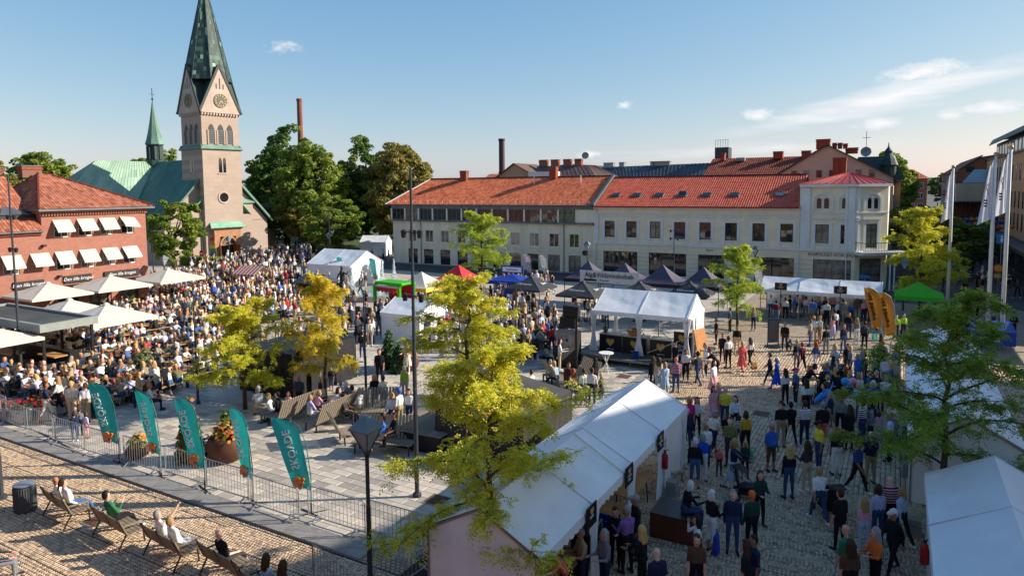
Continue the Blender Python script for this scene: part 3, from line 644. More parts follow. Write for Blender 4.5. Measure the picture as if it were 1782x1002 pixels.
# ------------------------------------------------------------------ red brick house on the left
def brick_house():
    GX = -57.6; h = thing('brick_house', 'red brick house with hipped tile roof and rows of white awnings', 'building', g2w(GX, 0), GA+math.pi/2)
    A, B, ZE = 28.0, 36.4, 8.75                           # main block along the facade; lower wing to its left
    xs_u = [29.42, 31.25, 33.0, 34.75]; xs_l = [25.75, 27.7, 29.45, 31.3, 33.1, 34.8]
    wx = [22.1, 23.9]
    ops = [(x-.55, 6.42, x+.55, 7.72) for x in xs_u]+[(x-.55, 3.85, x+.55, 5.2) for x in xs_l]
    gfl = [(x-.8, .1, x+.8, 2.5) for x in (29.6, 32.0, 34.6)]
    b = MB(); wall(b, A, B, 0, ZE-.4, [o for o in ops+gfl if o[0] > A]); b.add([(B, 0, 0), (B, 9, 0), (B, 9, ZE-.4), (B, 0, ZE-.4)], [(0, 1, 2, 3)])
    b.add([(A, 0, 6.0), (A, 9, 6.0), (A, 9, ZE-.4), (A, 0, ZE-.4)], [(3, 2, 1, 0)]); b.build('wall', M_BRICK, h)
    b = MB(); wall(b, 14, A, 0, 6.75, [o for o in ops if o[2] < A]+[(x-.55, 3.85, x+.55, 5.2) for x in wx]); b.build('wing_wall', M_BRICK, h, (0, .001, 0))
    quick('black_backing', lambda b: b.add([(14, .7, 0), (B, .7, 0), (B, .7, ZE-.5), (14, .7, ZE-.5)], [(0, 1, 2, 3)]), M_BLACK, h)  # black sheet painted in place of the unlit rooms
    co = MB(); co.box(A-.1, -.12, ZE-.62, B+.1, -.002, ZE-.4); co.box(A-.2, -.28, ZE-.4, B+.25, 9, ZE-.22)
    n = 40
    for i in range(n): x = A+(B-A)*i/n; co.box(x, -.24, ZE-.55, x+.1, -.12, ZE-.4)
    co.box(14, -.2, 6.75, A, -.002, 6.95); co.build('brick_cornice', M_BRICK, h)
    quick('eave', lambda b: (b.box(A-.45, -.65, ZE-.22, B+.5, 9.5, ZE-.08), b.box(14, -.5, 6.96, A-.01, .2, 7.06)), M_ZINC, h)
    for x0 in xs_u: window(h, x0-.55, 6.42, 1.1, 1.3, .1, 2, (1.0,), M_WHITE, .07)
    for x0 in xs_l+wx: window(h, x0-.55, 3.85, 1.1, 1.35, .1, 2, (1.0,), M_WHITE, .07)
    for g in gfl: window(h, g[0], g[1], 1.6, 2.4, .14, 2, (1.0,), M_BLACK, .07, name='shop_window')
    M_AWN = mat('awning_cloth', '#cfc8bd', .9, var=.06, vscale=4, trans=.15)
    am = MB()
    w = .66; am.slab([(-w, -.8, -.78), (w, -.8, -.78), (w, -.03, .08), (-w, -.03, .08)], .012); am.slab([(-w, -.8, -.9), (w, -.8, -.9), (w, -.8, -.78), (-w, -.8, -.78)], .01)
    am.beam((-w+.02, -.02, -.7), (-w+.02, -.78, -.78), .02); am.beam((w-.02, -.02, -.7), (w-.02, -.78, -.78), .02)
    amesh = am.mesh('awning', M_AWN)
    for i, x in enumerate(xs_u):
        o = link('awning', amesh, h, (x, 0, 7.75), ((0, 0, .0) if i < 3 else (-.18, .1, .0)))
    for i, x in enumerate(xs_l+wx): link('awning', amesh, h, (x, 0, 5.24), (rng.uniform(-.06, .06), 0, 0))
    # hipped roof of the main block, gabled roof of the wing
    zr = 10.95; x0, x1, y0, y1 = A-.45, B+.5, -.65, 9.5; cxm = A+2.1
    roof_part('roof', [((x0, y0, ZE-.06), (x1, y0, ZE-.06), (cxm, 4.4, zr+.6), (cxm+.6, 4.4, zr+.6)), ((x1, y0, ZE-.06), (x1, y1, ZE-.06), (cxm+.6, 4.4, zr+.6), (cxm+.6, 4.4, zr+.6)), ((x0, y1, ZE-.06), (x0, y0, ZE-.06), (cxm, 4.4, zr+.6), (cxm, 4.4, zr+.6))], M_TILE3, h)
    wr = roof_part('wing_roof', [((10, -.5, 7.06), (A, -.5, 7.06), (10, 5.2, 11.3), (A, 5.2, 11.3))], M_TILE3, h)
    quick('hip_tiles', lambda b: (b.tube([(x1, y0, ZE), (cxm+.6, 4.4, zr+.65)], .09, 6), b.tube([(x0, y0, ZE), (cxm, 4.4, zr+.65)], .09, 6)), M_TILED, h)
    for x, y, w_, z in ((29.9, 5.2, 1.5, 11.2), (27.6, 6.6, 1.5, 11.0), (25.0, 6.6, 1.6, 10.9), (22.8, 6, 1.4, 10.9)): chimney(h, x, y, z, w_, .8, .95)
    # dormer on the wing
    d = link('dormer', None, h, (26.5, .9, 7.2))
    quick('dormer_wall', lambda b: b.box(-.75, 0, 0, .75, 2.2, 1.15), M_BLACK, d); window(d, -.45, .12, .9, .95, -.03, 2, (1.0,), M_WHITE, .07, name='dormer_window')
    quick('dormer_roof', lambda b: (b.slab([(-1, -.3, 1.15), (1, -.3, 1.15), (.25, 1.0, 1.7), (-.25, 1.0, 1.7)], .05), b.slab([(1, -.3, 1.15), (1, 2.2, 1.15), (.25, 2.0, 1.7), (.25, 1.0, 1.7)], .05), b.slab([(-1, 2.2, 1.15), (-1, -.3, 1.15), (-.25, 1.0, 1.7), (-.25, 2.0, 1.7)], .05)), M_ZINC, d)
    for x in (26.8, 30.4, 34.0):
        s = quick('shop_sign', lambda b: b.box(-1.05 if x < 33 else -1.5, -.16, -.28, 1.05 if x < 33 else 1.5, -.02, .28), M_BLACK, h, (x, 0, 3.05 if x > 27 else 3.0))
        text('sign_lettering', 'Den lilla krogen', .36, M_WHITE, s, (0, -.17, 0), (math.pi/2, 0, 0), shear=.3)
    quick('canopy_strip', lambda b: b.slab([(28.6, -1.2, 2.35), (36, -1.2, 2.35), (36, -.03, 2.6), (28.6, -.03, 2.6)], .03), M_BLACK, h)
    for x, z in ((28.0, 5.8), (29.0, 3.3)): quick('lantern', lambda b: b.box(-.12, -.35, 0, .12, -.02, .16), M_BLACK, h, (x, 0, z))
brick_house()
# ------------------------------------------------------------------ church
M_STONE = mat_brick('church_render', '#a99789', '#a39183', '#998777', 1.4, .62, gap=.012, bump=.1, rot=(math.pi/2, 0, 0), var=.3)
M_STONE_P = mat('pale_gable_render', '#b8a597', .9, var=.08, vscale=.6)
M_SPIRE = mat_tone('weathered_copper', [(0, '#1c2b29'), (.45, '#2c413c'), (.75, '#47655a'), (.92, '#7fa890'), (1, '#a4c3a4')], .6, 1.0, .1, 10, noise=.3)
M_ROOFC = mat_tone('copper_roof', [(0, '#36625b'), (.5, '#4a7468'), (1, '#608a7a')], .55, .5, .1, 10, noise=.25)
M_DOORW = mat('varnished_oak', '#8a5524', .5, var=.15, vscale=3, streak=.15)
M_GOLD = mat('gilded', '#b8a878', .5, .3, var=.05)
M_CLOCK = mat('clock_face', '#5d584a', .6, var=.1)
M_SAND2 = mat('red_sandstone', '#b0805f', .9, var=.15, vscale=1.5, bump=.2)
def seamed(name, quads, m, parent, gap=.62, rib=.05):
    """sheet-metal slopes: bays between raised standing seams"""
    V, Q, T, o = [], [], [], 0; sm = MB(); r = np.random.default_rng(len(quads)*7+3)
    for eL, eR, rL, rR in quads:
        eL, eR, rL, rR = map(Vector, (eL, eR, rL, rR)); n = max(2, int((eR-eL).length/gap)); rows = max(2, int((rL-eL).length/2.0))
        for i in range(n):
            for j in range(rows):
                q = [eL.lerp(eR, i/n).lerp(rL.lerp(rR, i/n), j/rows), eL.lerp(eR, (i+1)/n).lerp(rL.lerp(rR, (i+1)/n), j/rows), eL.lerp(eR, (i+1)/n).lerp(rL.lerp(rR, (i+1)/n), (j+1)/rows), eL.lerp(eR, i/n).lerp(rL.lerp(rR, i/n), (j+1)/rows)]
                V += [tuple(p) for p in q]; Q.append([o, o+1, o+2, o+3]); T.append(r.normal(.5, .2)); o += 4
            if i: sm.beam(eL.lerp(eR, i/n), rL.lerp(rR, i/n), rib, rib*1.6)
    ob = link(name, np_mesh(name, V, Q, m, np.clip(T, 0, 1)), parent)
    tag(sm.build('standing_seams', m, ob), kind='stuff')
    at = ob.children[-1].data.attributes.new('tone', 'FLOAT', 'FACE'); at.data.foreach_set('value', np.full(len(sm.f), .35, np.float32))
    return ob
def pointed(b, cx, z0, w, h, y=-.01, t=.02, mi=0, point=.35):
    pts = [(cx-w/2, z0), (cx+w/2, z0), (cx+w/2, z0+h-w*.8), (cx+w*.3, z0+h-w*.28), (cx, z0+h), (cx-w*.3, z0+h-w*.28), (cx-w/2, z0+h-w*.8)]
    b.slab([(p[0], y, p[1]) for p in pts], t, mi)
M_DKCOP = mat('dark_copper_sheet', '#33433d', .6, .1, var=.25)
def church():
    al = R(52.6); c = thing('church', 'pink stone church with tall dark copper spire and green copper roofs', 'church', (-42.2, 94, 0), al); S = 5.7
    ZG, ZA, ZT, ZS = 20.8, 27.2, 39.7, 25.3
    faces = [((0, 0), 0), ((S, 0), math.pi/2), ((S, S), math.pi), ((0, S), -math.pi/2)]
    tw = MB(); tw.box(0, 0, 0, S, S, 16.0); tw.box(.12, .12, 16.0, S-.12, S-.12, ZG); t = tw.build('tower', M_STONE, c)
    # belfry openings, clocks and gables on the faces one can see (front and left) and their twins behind
    for fi, ((ox, oy), rz) in enumerate(faces):
        f = link('tower_face', None, c, (ox, oy, 0), rz)
        quick('gable', lambda b: (b.slab([(-.15, -.16, ZG), (S+.15, -.16, ZG), (S/2, -.16, ZA)], .3),), M_STONE_P, f)
        quick('gable_coping', lambda b: (b.beam((-.25, -.2, ZG-.05), (S/2, -.2, ZA+.12), .34, .10, (0, 1, 0)), b.beam((S+.25, -.2, ZG-.05), (S/2, -.2, ZA+.12), .34, .10, (0, 1, 0))), M_DKCOP, f)
        quick('cornice', lambda b: [b.box(.1+i*.42, -.14, ZG-.42, .32+i*.42, -.001, ZG-.1) for i in range(13)]+[b.box(-.2, -.2, ZG-.1, S+.2, .1, ZG+.02)], M_STONE_P, f)
        quick('string_course', lambda b: b.slab([(-.25, -.3, 15.75), (S+.25, -.3, 15.75), (S+.1, .12, 16.35), (-.1, .12, 16.35)], .18), M_COPPER, f)
        for i in range(3):
            x = S/2+(i-1)*1.35
            w = quick('belfry_window', lambda b: pointed(b, x, 16.5, .82, 2.7, .06, .03), M_BLACK, f)
            quick('belfry_arch', lambda b: (b.box(x-.62, .0, 16.4, x-.42, .14, 18.4), b.box(x+.42, .0, 16.4, x+.62, .14, 18.4)), M_STONE, w)
            quick('louvre', lambda b: [b.box(x-.38, .02, 16.6+k*.24, x+.38, .05, 16.66+k*.24) for k in range(8)], M_ZINC, w)
        for sx in (-.32, .32): quick('lancet', lambda b: pointed(b, S/2+sx, 12.5, .42, 2.1, -.012, .03), M_GLASS, f)
        quick('lancet_surround', lambda b: (b.box(S/2-.7, -.1, 12.3, S/2+.7, -.001, 12.45), b.box(S/2-.06, -.06, 12.5, S/2+.06, -.014, 14.1)), M_STONE_P, f)
        for sx, hh in ((-.5, .75), (0, 1.5), (.5, .75)): quick('slit', lambda b: pointed(b, S/2+sx, 24.0, .2, hh, -.17, .02), M_BLACK, f)
        if fi in (0, 3):
            k = quick('clock', lambda b: b.lathe([(.98, 0), (.98, .06), (.9, .08), (0, .08)], 28), M_CLOCK, f, (S/2, -.16, 22.4), (math.pi/2, 0, 0))
            quick('dial', lambda b: [b.beam((.62*math.sin(a), .62*math.cos(a), .1), (.85*math.sin(a), .85*math.cos(a), .1), .08, .02) for a in [R(30*i) for i in range(12)]]+[b.tube([(.93*math.cos(R(15*i)), .93*math.sin(R(15*i)), .09) for i in range(25)], .04, 4, False)], M_GOLD, k)
            quick('clock_hands', lambda b: (b.beam((0, 0, .13), (.3, -.35, .13), .09, .02), b.beam((0, 0, .14), (-.3, -.55, .14), .07, .02)), M_GOLD, k)
            quick('clock_panel', lambda b: (b.box(-1.35, -.01, -1.3, -1.25, .05, 1.3), b.box(1.25, -.01, -1.3, 1.35, .05, 1.3)), M_STONE_P, k, (0, 0, 0), (-math.pi/2, 0, 0))
    # spire: eight sides broken out above the gables, bands of weathered sheets
    V, Q, T, o = [], [], [], 0; r = np.random.default_rng(11); n = 8; rows = 26; cx = cy = S/2
    for k in range(n):
        for sub in range(5):
            for j in range(rows):
                z0 = ZS+(ZT-ZS)*j/rows; z1 = ZS+(ZT-ZS)*(j+1)/rows
                q = []
                for z, s_ in ((z0, sub), (z0, sub+1), (z1, sub+1), (z1, sub)):
                    f = (ZT-z)/(ZT-ZS); a0 = R(45*k+22.5); a1 = a0+R(45)
                    rad = f*(S/2+.12)/math.cos(R(22.5))
                    p0 = Vector((cx+rad*math.cos(a0), cy+rad*math.sin(a0), z)); p1 = Vector((cx+rad*math.cos(a1), cy+rad*math.sin(a1), z)); q.append(p0.lerp(p1, s_/5))
                V += [tuple(p) for p in q]; Q.append([o, o+1, o+2, o+3]); T.append(r.choice([.1, .3, .45, .6, .75, .95], p=[.2, .27, .25, .15, .08, .05])); o += 4
    sp = link('spire', np_mesh('spire', V, Q, M_SPIRE, T), c)
    quick('spire_ribs', lambda b: [b.beam((cx+(S/2+.14)/math.cos(R(22.5))*math.cos(R(45*k+22.5)), cy+(S/2+.14)/math.cos(R(22.5))*math.sin(R(45*k+22.5)), ZS), (cx, cy, ZT), .08, .08) for k in range(8)], M_DKCOP, sp)
    quick('finial', lambda b: (b.lathe([(.12, 0), (.3, .3), (.12, .6), (.03, .8), (.03, 2.2)], 10, (cx, cy, ZT-.2)), b.box(cx-.5, cy-.03, ZT+1.3, cx+.5, cy+.03, ZT+1.38)), M_BLACK, sp)
    # cross roofs running from each gable into the spire
    for ((ox, oy), rz) in faces:
        quick('gable_roof', lambda b: (b.slab([(-.3, -.15, ZG), (S/2, -.15, ZA+.1), (S/2, S/2, ZA+.1), (S/2, S/2, ZG)], .08), b.slab([(S/2, -.15, ZA+.1), (S+.3, -.15, ZG), (S/2, S/2, ZG), (S/2, S/2, ZA+.1)], .08)), M_DKCOP, c, (ox, oy, 0), rz)
    # round window, portal with copper roof, oak doors
    rw = quick('round_window', lambda b: b.lathe([(.85, 0), (.85, .1), (.66, .1), (.66, .02), (0, .02)], 20), M_STONE_P, c, (S/2, -.005, 9.05), (math.pi/2, 0, 0))
    quick('round_glass', lambda b: b.lathe([(.64, .03), (.64, .05), (0, .05)], 20), M_GLASS, rw)
    pr = link('portal', None, c, (S/2, 0, 0))
    quick('portal_wall', lambda b: (b.box(-2.0, -.7, 0, -1.2, -.001, 4.6), b.box(1.2, -.7, 0, 2.0, -.001, 4.6), b.box(-1.2, -.7, 3.6, 1.2, -.001, 4.6), b.box(-2.2, -.85, 4.6, 2.2, -.001, 4.9)), M_SAND2, pr)
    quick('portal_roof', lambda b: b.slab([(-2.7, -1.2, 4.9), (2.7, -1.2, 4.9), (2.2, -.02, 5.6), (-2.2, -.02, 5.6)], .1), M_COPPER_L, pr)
    quick('archway', lambda b: [b.beam((1.2*math.cos(a), -.72, 2.4+1.2*math.sin(a)), (1.2*math.cos(a+.26), -.72, 2.4+1.2*math.sin(a+.26)), .25, .22, (0, 1, 0)) for a in [math.pi*i/12 for i in range(12)]], M_SAND2, pr)
    quick('fanlight', lambda b: [b.beam((.3*math.cos(a), -.35, 2.45+.3*math.sin(a)), (1.1*math.cos(a), -.35, 2.45+1.1*math.sin(a)), .06, .05, (0, 1, 0)) for a in [math.pi*(i+.5)/9 for i in range(9)]], M_STONE_P, pr)
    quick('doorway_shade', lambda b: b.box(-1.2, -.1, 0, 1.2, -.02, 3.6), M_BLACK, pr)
    for sx in (-1, 1):
        d = quick('church_door', lambda b: b.box(min(0, sx*.1), -1.1, 0, max(0, sx*.1), 0, 2.35), M_DOORW, pr, (sx*1.02, -.2, 0), sx*.35)
        quick('door_panel', lambda b: [b.box(-.02-.04*sx-.0, -.95, .25+k*.72, .14 if sx > 0 else .02, -.15, .8+k*.72) for k in range(3)], M_DOORW, d)
    quick('transom', lambda b: b.box(-1.15, -.5, 2.3, 1.15, -.3, 2.5), M_DOORW, pr)
    quick('steps', lambda b: (b.box(-2.2, -2.0, 0, 2.2, -.71, .12), b.box(-1.9, -1.5, .12, 1.9, -.71, .24)), M_KERB, pr)
    # nave, transept and their copper roofs
    RX, NH, EZ = S/2, 8.2, 5.6
    nv = MB(); nv.box(RX-NH+.5, 1.6, 0, RX+NH-.5, 34, EZ+.1); nv.add([(RX-NH+.5, 1.6, EZ), (RX+NH-.5, 1.6, EZ), (RX, 1.6, 14.2)], [(0, 1, 2)]); nv.build('nave', M_STONE, c)
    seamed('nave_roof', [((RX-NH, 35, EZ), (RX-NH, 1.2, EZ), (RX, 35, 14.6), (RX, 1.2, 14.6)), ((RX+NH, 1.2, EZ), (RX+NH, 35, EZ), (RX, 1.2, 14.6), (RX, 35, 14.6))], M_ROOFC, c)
    quick('verge', lambda b: (b.beam((RX-NH-.1, 1.15, EZ-.1), (RX, 1.15, 14.6), .25, .35, (0, 1, 0)), b.beam((RX+NH+.1, 1.15, EZ-.1), (RX, 1.15, 14.6), .25, .35, (0, 1, 0))), M_COPPER, c)
    TY, TH, XL, XR = 19.5, 6.8, -14.5, 20.0
    tr = MB(); tr.box(XL+.6, TY-TH+.5, 0, XR-.6, TY+TH-.5, 7.1); tr.build('transept', M_STONE, c)
    xa = RX-8.6
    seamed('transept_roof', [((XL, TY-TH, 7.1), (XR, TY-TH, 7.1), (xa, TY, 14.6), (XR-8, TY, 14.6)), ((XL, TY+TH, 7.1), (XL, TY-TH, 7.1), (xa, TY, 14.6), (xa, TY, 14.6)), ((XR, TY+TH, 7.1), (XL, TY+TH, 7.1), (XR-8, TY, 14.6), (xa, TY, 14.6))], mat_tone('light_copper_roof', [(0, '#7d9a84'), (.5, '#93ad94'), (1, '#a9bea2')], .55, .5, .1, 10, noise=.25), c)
    # ridge turret over the crossing
    fl = link('ridge_turret', None, c, (RX, TY, 13.6))
    quick('turret_base', lambda b: (b.lathe([(1.25, 0), (1.25, 1.2), (1.0, 1.3), (1.0, 3.4), (1.3, 3.5), (1.3, 3.7)], 8), [b.box(-.16+1.0*math.cos(R(45*k+22.5)), -.16+1.0*math.sin(R(45*k+22.5)), 1.3, .16+1.0*math.cos(R(45*k+22.5)), .16+1.0*math.sin(R(45*k+22.5)), 3.4) for k in range(8)]), mat('dark_copper', '#3a4f4c', .6, .2, var=.2), fl)
    quick('turret_spire', lambda b: b.lathe([(1.45, 3.7), (1.05, 4.9), (.55, 7.4), (.1, 10.2)], 8), M_COPPER, fl)
    quick('turret_gables', lambda b: [b.slab([(1.28*math.cos(R(45*k-18)), 1.28*math.sin(R(45*k-18)), 3.7), (1.28*math.cos(R(45*k+18)), 1.28*math.sin(R(45*k+18)), 3.7), (1.0*math.cos(R(45*k)), 1.0*math.sin(R(45*k)), 5.3)], .06) for k in range(8)], M_COPPER, fl)
    quick('turret_cross', lambda b: (b.tube([(0, 0, 10), (0, 0, 12.4)], .05, 6), b.box(-.4, -.03, 11.4, .4, .03, 11.48), b.lathe([(.02, 10.5), (.2, 10.7), (.02, 10.9)], 8)), M_BLACK, fl)
    # stair turret on the right and buttress on the left
    quick('stair_turret', lambda b: (b.box(S+.01, 1.2, 0, S+2.3, 3.8, 8.3),), M_STONE, c)
    quick('stair_turret_roof', lambda b: (b.slab([(S, .9, 8.2), (S+2.5, .9, 8.2), (S+2.5, 2.5, 9.6), (S, 2.5, 9.6)], .1), b.slab([(S+2.5, 4.1, 8.2), (S, 4.1, 8.2), (S, 2.5, 9.6), (S+2.5, 2.5, 9.6)], .1)), M_COPPER, c)
    quick('buttress', lambda b: (b.box(-1.6, .6, 0, -.01, 1.5, 7.4),), M_STONE, c)
    quick('buttress_roof', lambda b: b.slab([(-1.8, .4, 7.3), (.02, .4, 8.9), (.02, 1.7, 8.9), (-1.8, 1.7, 7.3)], .1), M_COPPER_L, c)
    quick('buttress', lambda b: (b.box(S+.01, .2, 0, S+1.2, 1.1, 6.6),), M_STONE, c)
    quick('buttress_roof', lambda b: b.slab([(S, .05, 8.2), (S+1.4, .05, 6.6), (S+1.4, 1.25, 6.6), (S, 1.25, 8.2)], .1), M_COPPER_L, c)
    for i in range(6): quick('nave_window', lambda b: pointed(b, 0, 0, 1.1, 3.0, -.02, .04), M_GLASS, c, (RX-NH+.48, 5+i*3.0, 1.6), -math.pi/2) if i < 3 else None
church()
# ------------------------------------------------------------------ houses behind the square, right-hand street, house behind the viewer
M_BEIGE = mat('beige_render', '#b59a7c', .9, var=.08, vscale=.5)
M_PINK = mat('pink_beige_render', '#cfad92', .9, var=.08, vscale=.5)
M_ORANGE = mat('ochre_render', '#d3a273', .9, var=.07, vscale=.4)
M_DKBRICK = mat_brick('brown_brick', '#a05a48', '#8a4a3a', '#8a6a5e', .25, .083, gap=.012, bump=.2, rot=(math.pi/2, 0, 0), var=.4)
M_DKMETAL = mat('dark_sheet_roof', '#3f464b', .55, .3, var=.2, vscale=.4)
M_LTMETAL = mat('grey_sheet_roof', '#8b9293', .5, .3, var=.15, vscale=.4)
M_CONC = mat('pale_concrete', '#c4b49c', .9, var=.1, vscale=.5)

def house(name, label, gx0, gx1, gy0, gy1, h, wm, rz=GA, group=None):
    t = thing(name, label, 'building', g2w(gx0, gy0), GA, group)
    quick('wall', lambda b: b.box(0, 0, 0, gx1-gx0, gy1-gy0, h), wm, t); return t
def grid_windows(t, x0, x1, n, zs, w, h, y=-.03, fr=M_WHITE, rz=0.0, cols=2, base=(0, 0), nm='window'):
    for z in zs:
        for i in range(n):
            x = x0+(x1-x0)*(i+.5)/n-w/2; c, s = math.cos(rz), math.sin(rz)
            window(t, 0, 0, w, h, 0, cols, (1.0,), fr, .07, rz, nm, loc=(base[0]+c*x-s*y, base[1]+s*x+c*y, z))
def gable_roof(t, W, D, h, r, m, along='x', o=.4, tile=True, name='roof'):
    if along == 'x': sl = [((-o, -o, h), (W+o, -o, h), (-o, D/2, r), (W+o, D/2, r)), ((W+o, D+o, h), (-o, D+o, h), (W+o, D/2, r), (-o, D/2, r))]
    else: sl = [((-o, D+o, h), (-o, -o, h), (W/2, D+o, r), (W/2, -o, r)), ((W+o, -o, h), (W+o, D+o, h), (W/2, -o, r), (W/2, D+o, r))]
    return roof_part(name, sl, m, t, wave=.3, samples=3) if tile else seamed(name, sl, m, t, .7, .06)
def mt(m, name):     # tone-less sheet metal as a tone material
    return mat_tone(name, m, .55, .5, .1, 10, noise=.25)
M_SEAMD = mt([(0, '#343a3e'), (.5, '#42494e'), (1, '#565e62')], 'dark_seamed_sheet'); M_SEAML = mt([(0, '#7b8385'), (1, '#9aa1a1')], 'grey_seamed_sheet'); M_SEAMB = mt([(0, '#55403a'), (1, '#6f5850')], 'brown_roofing')

t = house('gabled_house', 'beige gabled house with four chimneys behind the boarded house', -60.3, -41, 100, 112, 11.2, M_BEIGE)
quick('gable', lambda b: b.slab([(0, -.02, 11.2), (9.8, -.02, 11.2), (4.3, -.02, 14.0)], .3), M_BEIGE, t)
quick('gable_roof', lambda b: (b.slab([(-.3, -.4, 11.1), (4.3, -.4, 14.15), (4.3, 8, 14.15), (-.3, 8, 11.1)], .12), b.slab([(4.3, -.4, 14.15), (10.2, -.4, 11.1), (10.2, 8, 11.1), (4.3, 8, 14.15)], .12)), mat('brown_roofing_felt', '#6a5248', .9, var=.15), t)
rf = seamed('roof', [((8, -.3, 11.2), (19.5, -.3, 11.2), (6, 5, 13.7), (15.5, 5, 13.7)), ((19.5, -.3, 11.2), (19.5, 12, 11.2), (15.5, 5, 13.7), (15.5, 8, 13.7))], M_SEAMB, t, .8)
for x, w in ((7.2, 1.5), (9.4, 1.4), (11.7, 1.35), (13.7, 1.2)): chimney(rf, x, 5.2, 13.2, w, .8, 1.5)
quick('roof_hatch', lambda b: (b.box(7.4, -.9, 11.3, 12, 1.5, 12.6),), M_WHITE, t)
quick('satellite_dish', lambda b: b.lathe([(.05, 0), (.5, .12), (.6, .22), (.5, .16), (.04, .05)], 14), M_LTMETAL, rf, (14.9, 5.2, 15.2), (1.3, 0, .3))
t = house('grey_roofed_house', 'grey sheet metal roof sloping behind the tiled ridge', -50, -40.8, 110, 126, 11.3, M_BEIGE)
seamed('roof', [((9.5, 0, 11.3), (9.5, 16, 11.3), (.2, 0, 14.1), (.2, 16, 14.1)), ((-9, 0, 11.3), (9.5, 0, 11.3), (-3, .2, 14.0), (.2, .2, 14.1))], M_SEAML, t)
t = house('dark_roofed_hall', 'long hall with dark ribbed metal roof and roof vents', -44, -26.2, 111, 125, 11.2, M_BEIGE)
rf = seamed('roof', [((0, 0, 11.2), (17.8, 0, 11.2), (-3, 5, 13.6), (18.0, 5, 13.9))], M_SEAMD, t, .55, .09)
for x, w in ((-1.5, 1.8), (1.0, .9), (6.6, .7), (8.2, 2.9)): quick('roof_vent', lambda b: (b.box(-w/2, -.5, 0, w/2, .5, .9), b.box(-w/2-.1, -.6, .9, w/2+.1, .6, 1.0)), M_LTMETAL, rf, (x, 5.2, 13.4))
quick('lift_tower', lambda b: (b.box(17.2, 5, 11, 19.4, 7.5, 16.4), [b.tube([(17.3+k*.4, 5, 16.4), (17.3+k*.4, 5, 17.6)], .03, 4) for k in range(6)], b.beam((17.2, 5, 17.6), (19.4, 5, 17.6), .04)), M_DKMETAL, rf)
t = house('red_roofed_house', 'house with dark red tile roof and red chimneys behind the cream house', -24.6, -11, 100, 114, 10.9, M_BEIGE)
rf = gable_roof(t, 13.6, 14, 10.9, 14.2, M_TILED)
for x, y, w in ((9.2, 6, 1.3), (12.9, 6.5, 1.2), (1.4, 6, .5)): chimney(rf, x, y, 13.9, w, .9, 1.0, M_CHIM)
quick('roof_hatch', lambda b: b.box(3.4, 5.3, 13.7, 4.6, 6.3, 14.2), M_LTMETAL, rf)
t = house('big_gable_house', 'tall pink-beige house showing its wide gable and a row of chimney pots', -14.8, -.6, 95, 116, 10.8, M_PINK)
quick('gable', lambda b: b.slab([(-.05, -.02, 10.8), (14.2, -.02, 10.8), (6.8, -.02, 15.0)], .3), M_PINK, t)
rf = link('roof', None, t)
quick('roof_slope', lambda b: (b.slab([(-1.6, -.4, 10.1), (6.8, -.4, 15.15), (6.8, 20, 15.15), (-1.6, 20, 10.1)], .15), b.slab([(6.8, -.4, 15.15), (15, -.4, 10.5), (15, 20, 10.5), (6.8, 20, 15.15)], .15)), M_DKMETAL, rf)
grid_windows(t, 2.2, 12.6, 7, (10.9,), .8, 1.1, -.06, M_PINK, cols=1)
for x, y, w, h_ in ((6.2, 1.2, 1.6, 1.2), (7.5, 1.5, .5, .7), (8.1, 1.8, .5, .7), (8.7, 2.1, .5, .6), (9.4, 3, 1.4, .7)): chimney(rf, x, y, 14.6 if x < 9 else 14.0, w, .9 if w > 1 else .5, h_)
t = house('copper_turret_house', 'old house with curved copper roof and small onion turret', -6.0, .2, 107, 120, 10.8, M_BEIGE)
quick('roof', lambda b: (b.slab([(-.5, -.5, 10.8), (6.6, -.5, 10.8), (5.0, 3, 14.0), (.8, 3, 14.0)], .12), b.slab([(6.6, -.5, 10.8), (6.6, 13, 10.8), (5, 11, 14.0), (5, 3, 14.0)], .12)), M_DKCOP, t)
quick('turret', lambda b: b.lathe([(1.0, 10.6), (1.0, 12.6), (1.25, 12.7), (.9, 13.6), (.45, 14.3), (.5, 14.6), (.1, 15.2), (.03, 15.8)], 10, (4.6, .6, 0)), M_DKCOP, t)
quick('antenna', lambda b: (b.tube([(1.8, 2, 13.8), (1.8, 2, 17.5)], .04, 5), b.box(1.3, 1.97, 16.6, 2.3, 2.03, 16.66)), M_BLACK, t)
quick('satellite_dish', lambda b: b.lathe([(.05, 0), (.6, .15), (.7, .3), (.04, .05)], 14), M_LTMETAL, t, (1.8, 1.8, 14.6), (1.4, 0, 0))
# street end and its right-hand side
t = house('far_brick_block', 'far brick block with hipped red roof closing the street', -4, 6.5, 212, 226, 11.6, M_DKBRICK)
roof_part('roof', [((-.5, -.5, 11.6), (11, -.5, 11.6), (3.5, 7, 14.2), (7, 7, 14.2)), ((11, -.5, 11.6), (11, 14.5, 11.6), (7, 7, 14.2), (7, 7, 14.2)), ((-.5, 14.5, 11.6), (-.5, -.5, 11.6), (3.5, 7, 14.2), (3.5, 7, 14.2))], M_TILE, t, wave=.5, samples=3, row=.6)
grid_windows(t, .5, 10, 5, (3.5, 6.3, 9.0), 1.2, 1.5)
t = house('corner_brick_house', 'brown brick house with steep brick gable along the side street', 8.0, 24, 132, 175, 12.0, M_DKBRICK)
quick('gable', lambda b: b.slab([(-.0, -.02, 12.0), (9, -.02, 12.0), (9, -.02, 15.2), (3.2, -.02, 14.3)], .3), M_DKBRICK, t)
quick('roof', lambda b: b.slab([(-.3, -.3, 12.0), (3.4, -.3, 14.6), (3.4, 43, 14.6), (-.3, 43, 12.0)], .15), M_TILED if False else mat('brown_tile_sheet', '#7a4a3a', .85, var=.2), t)
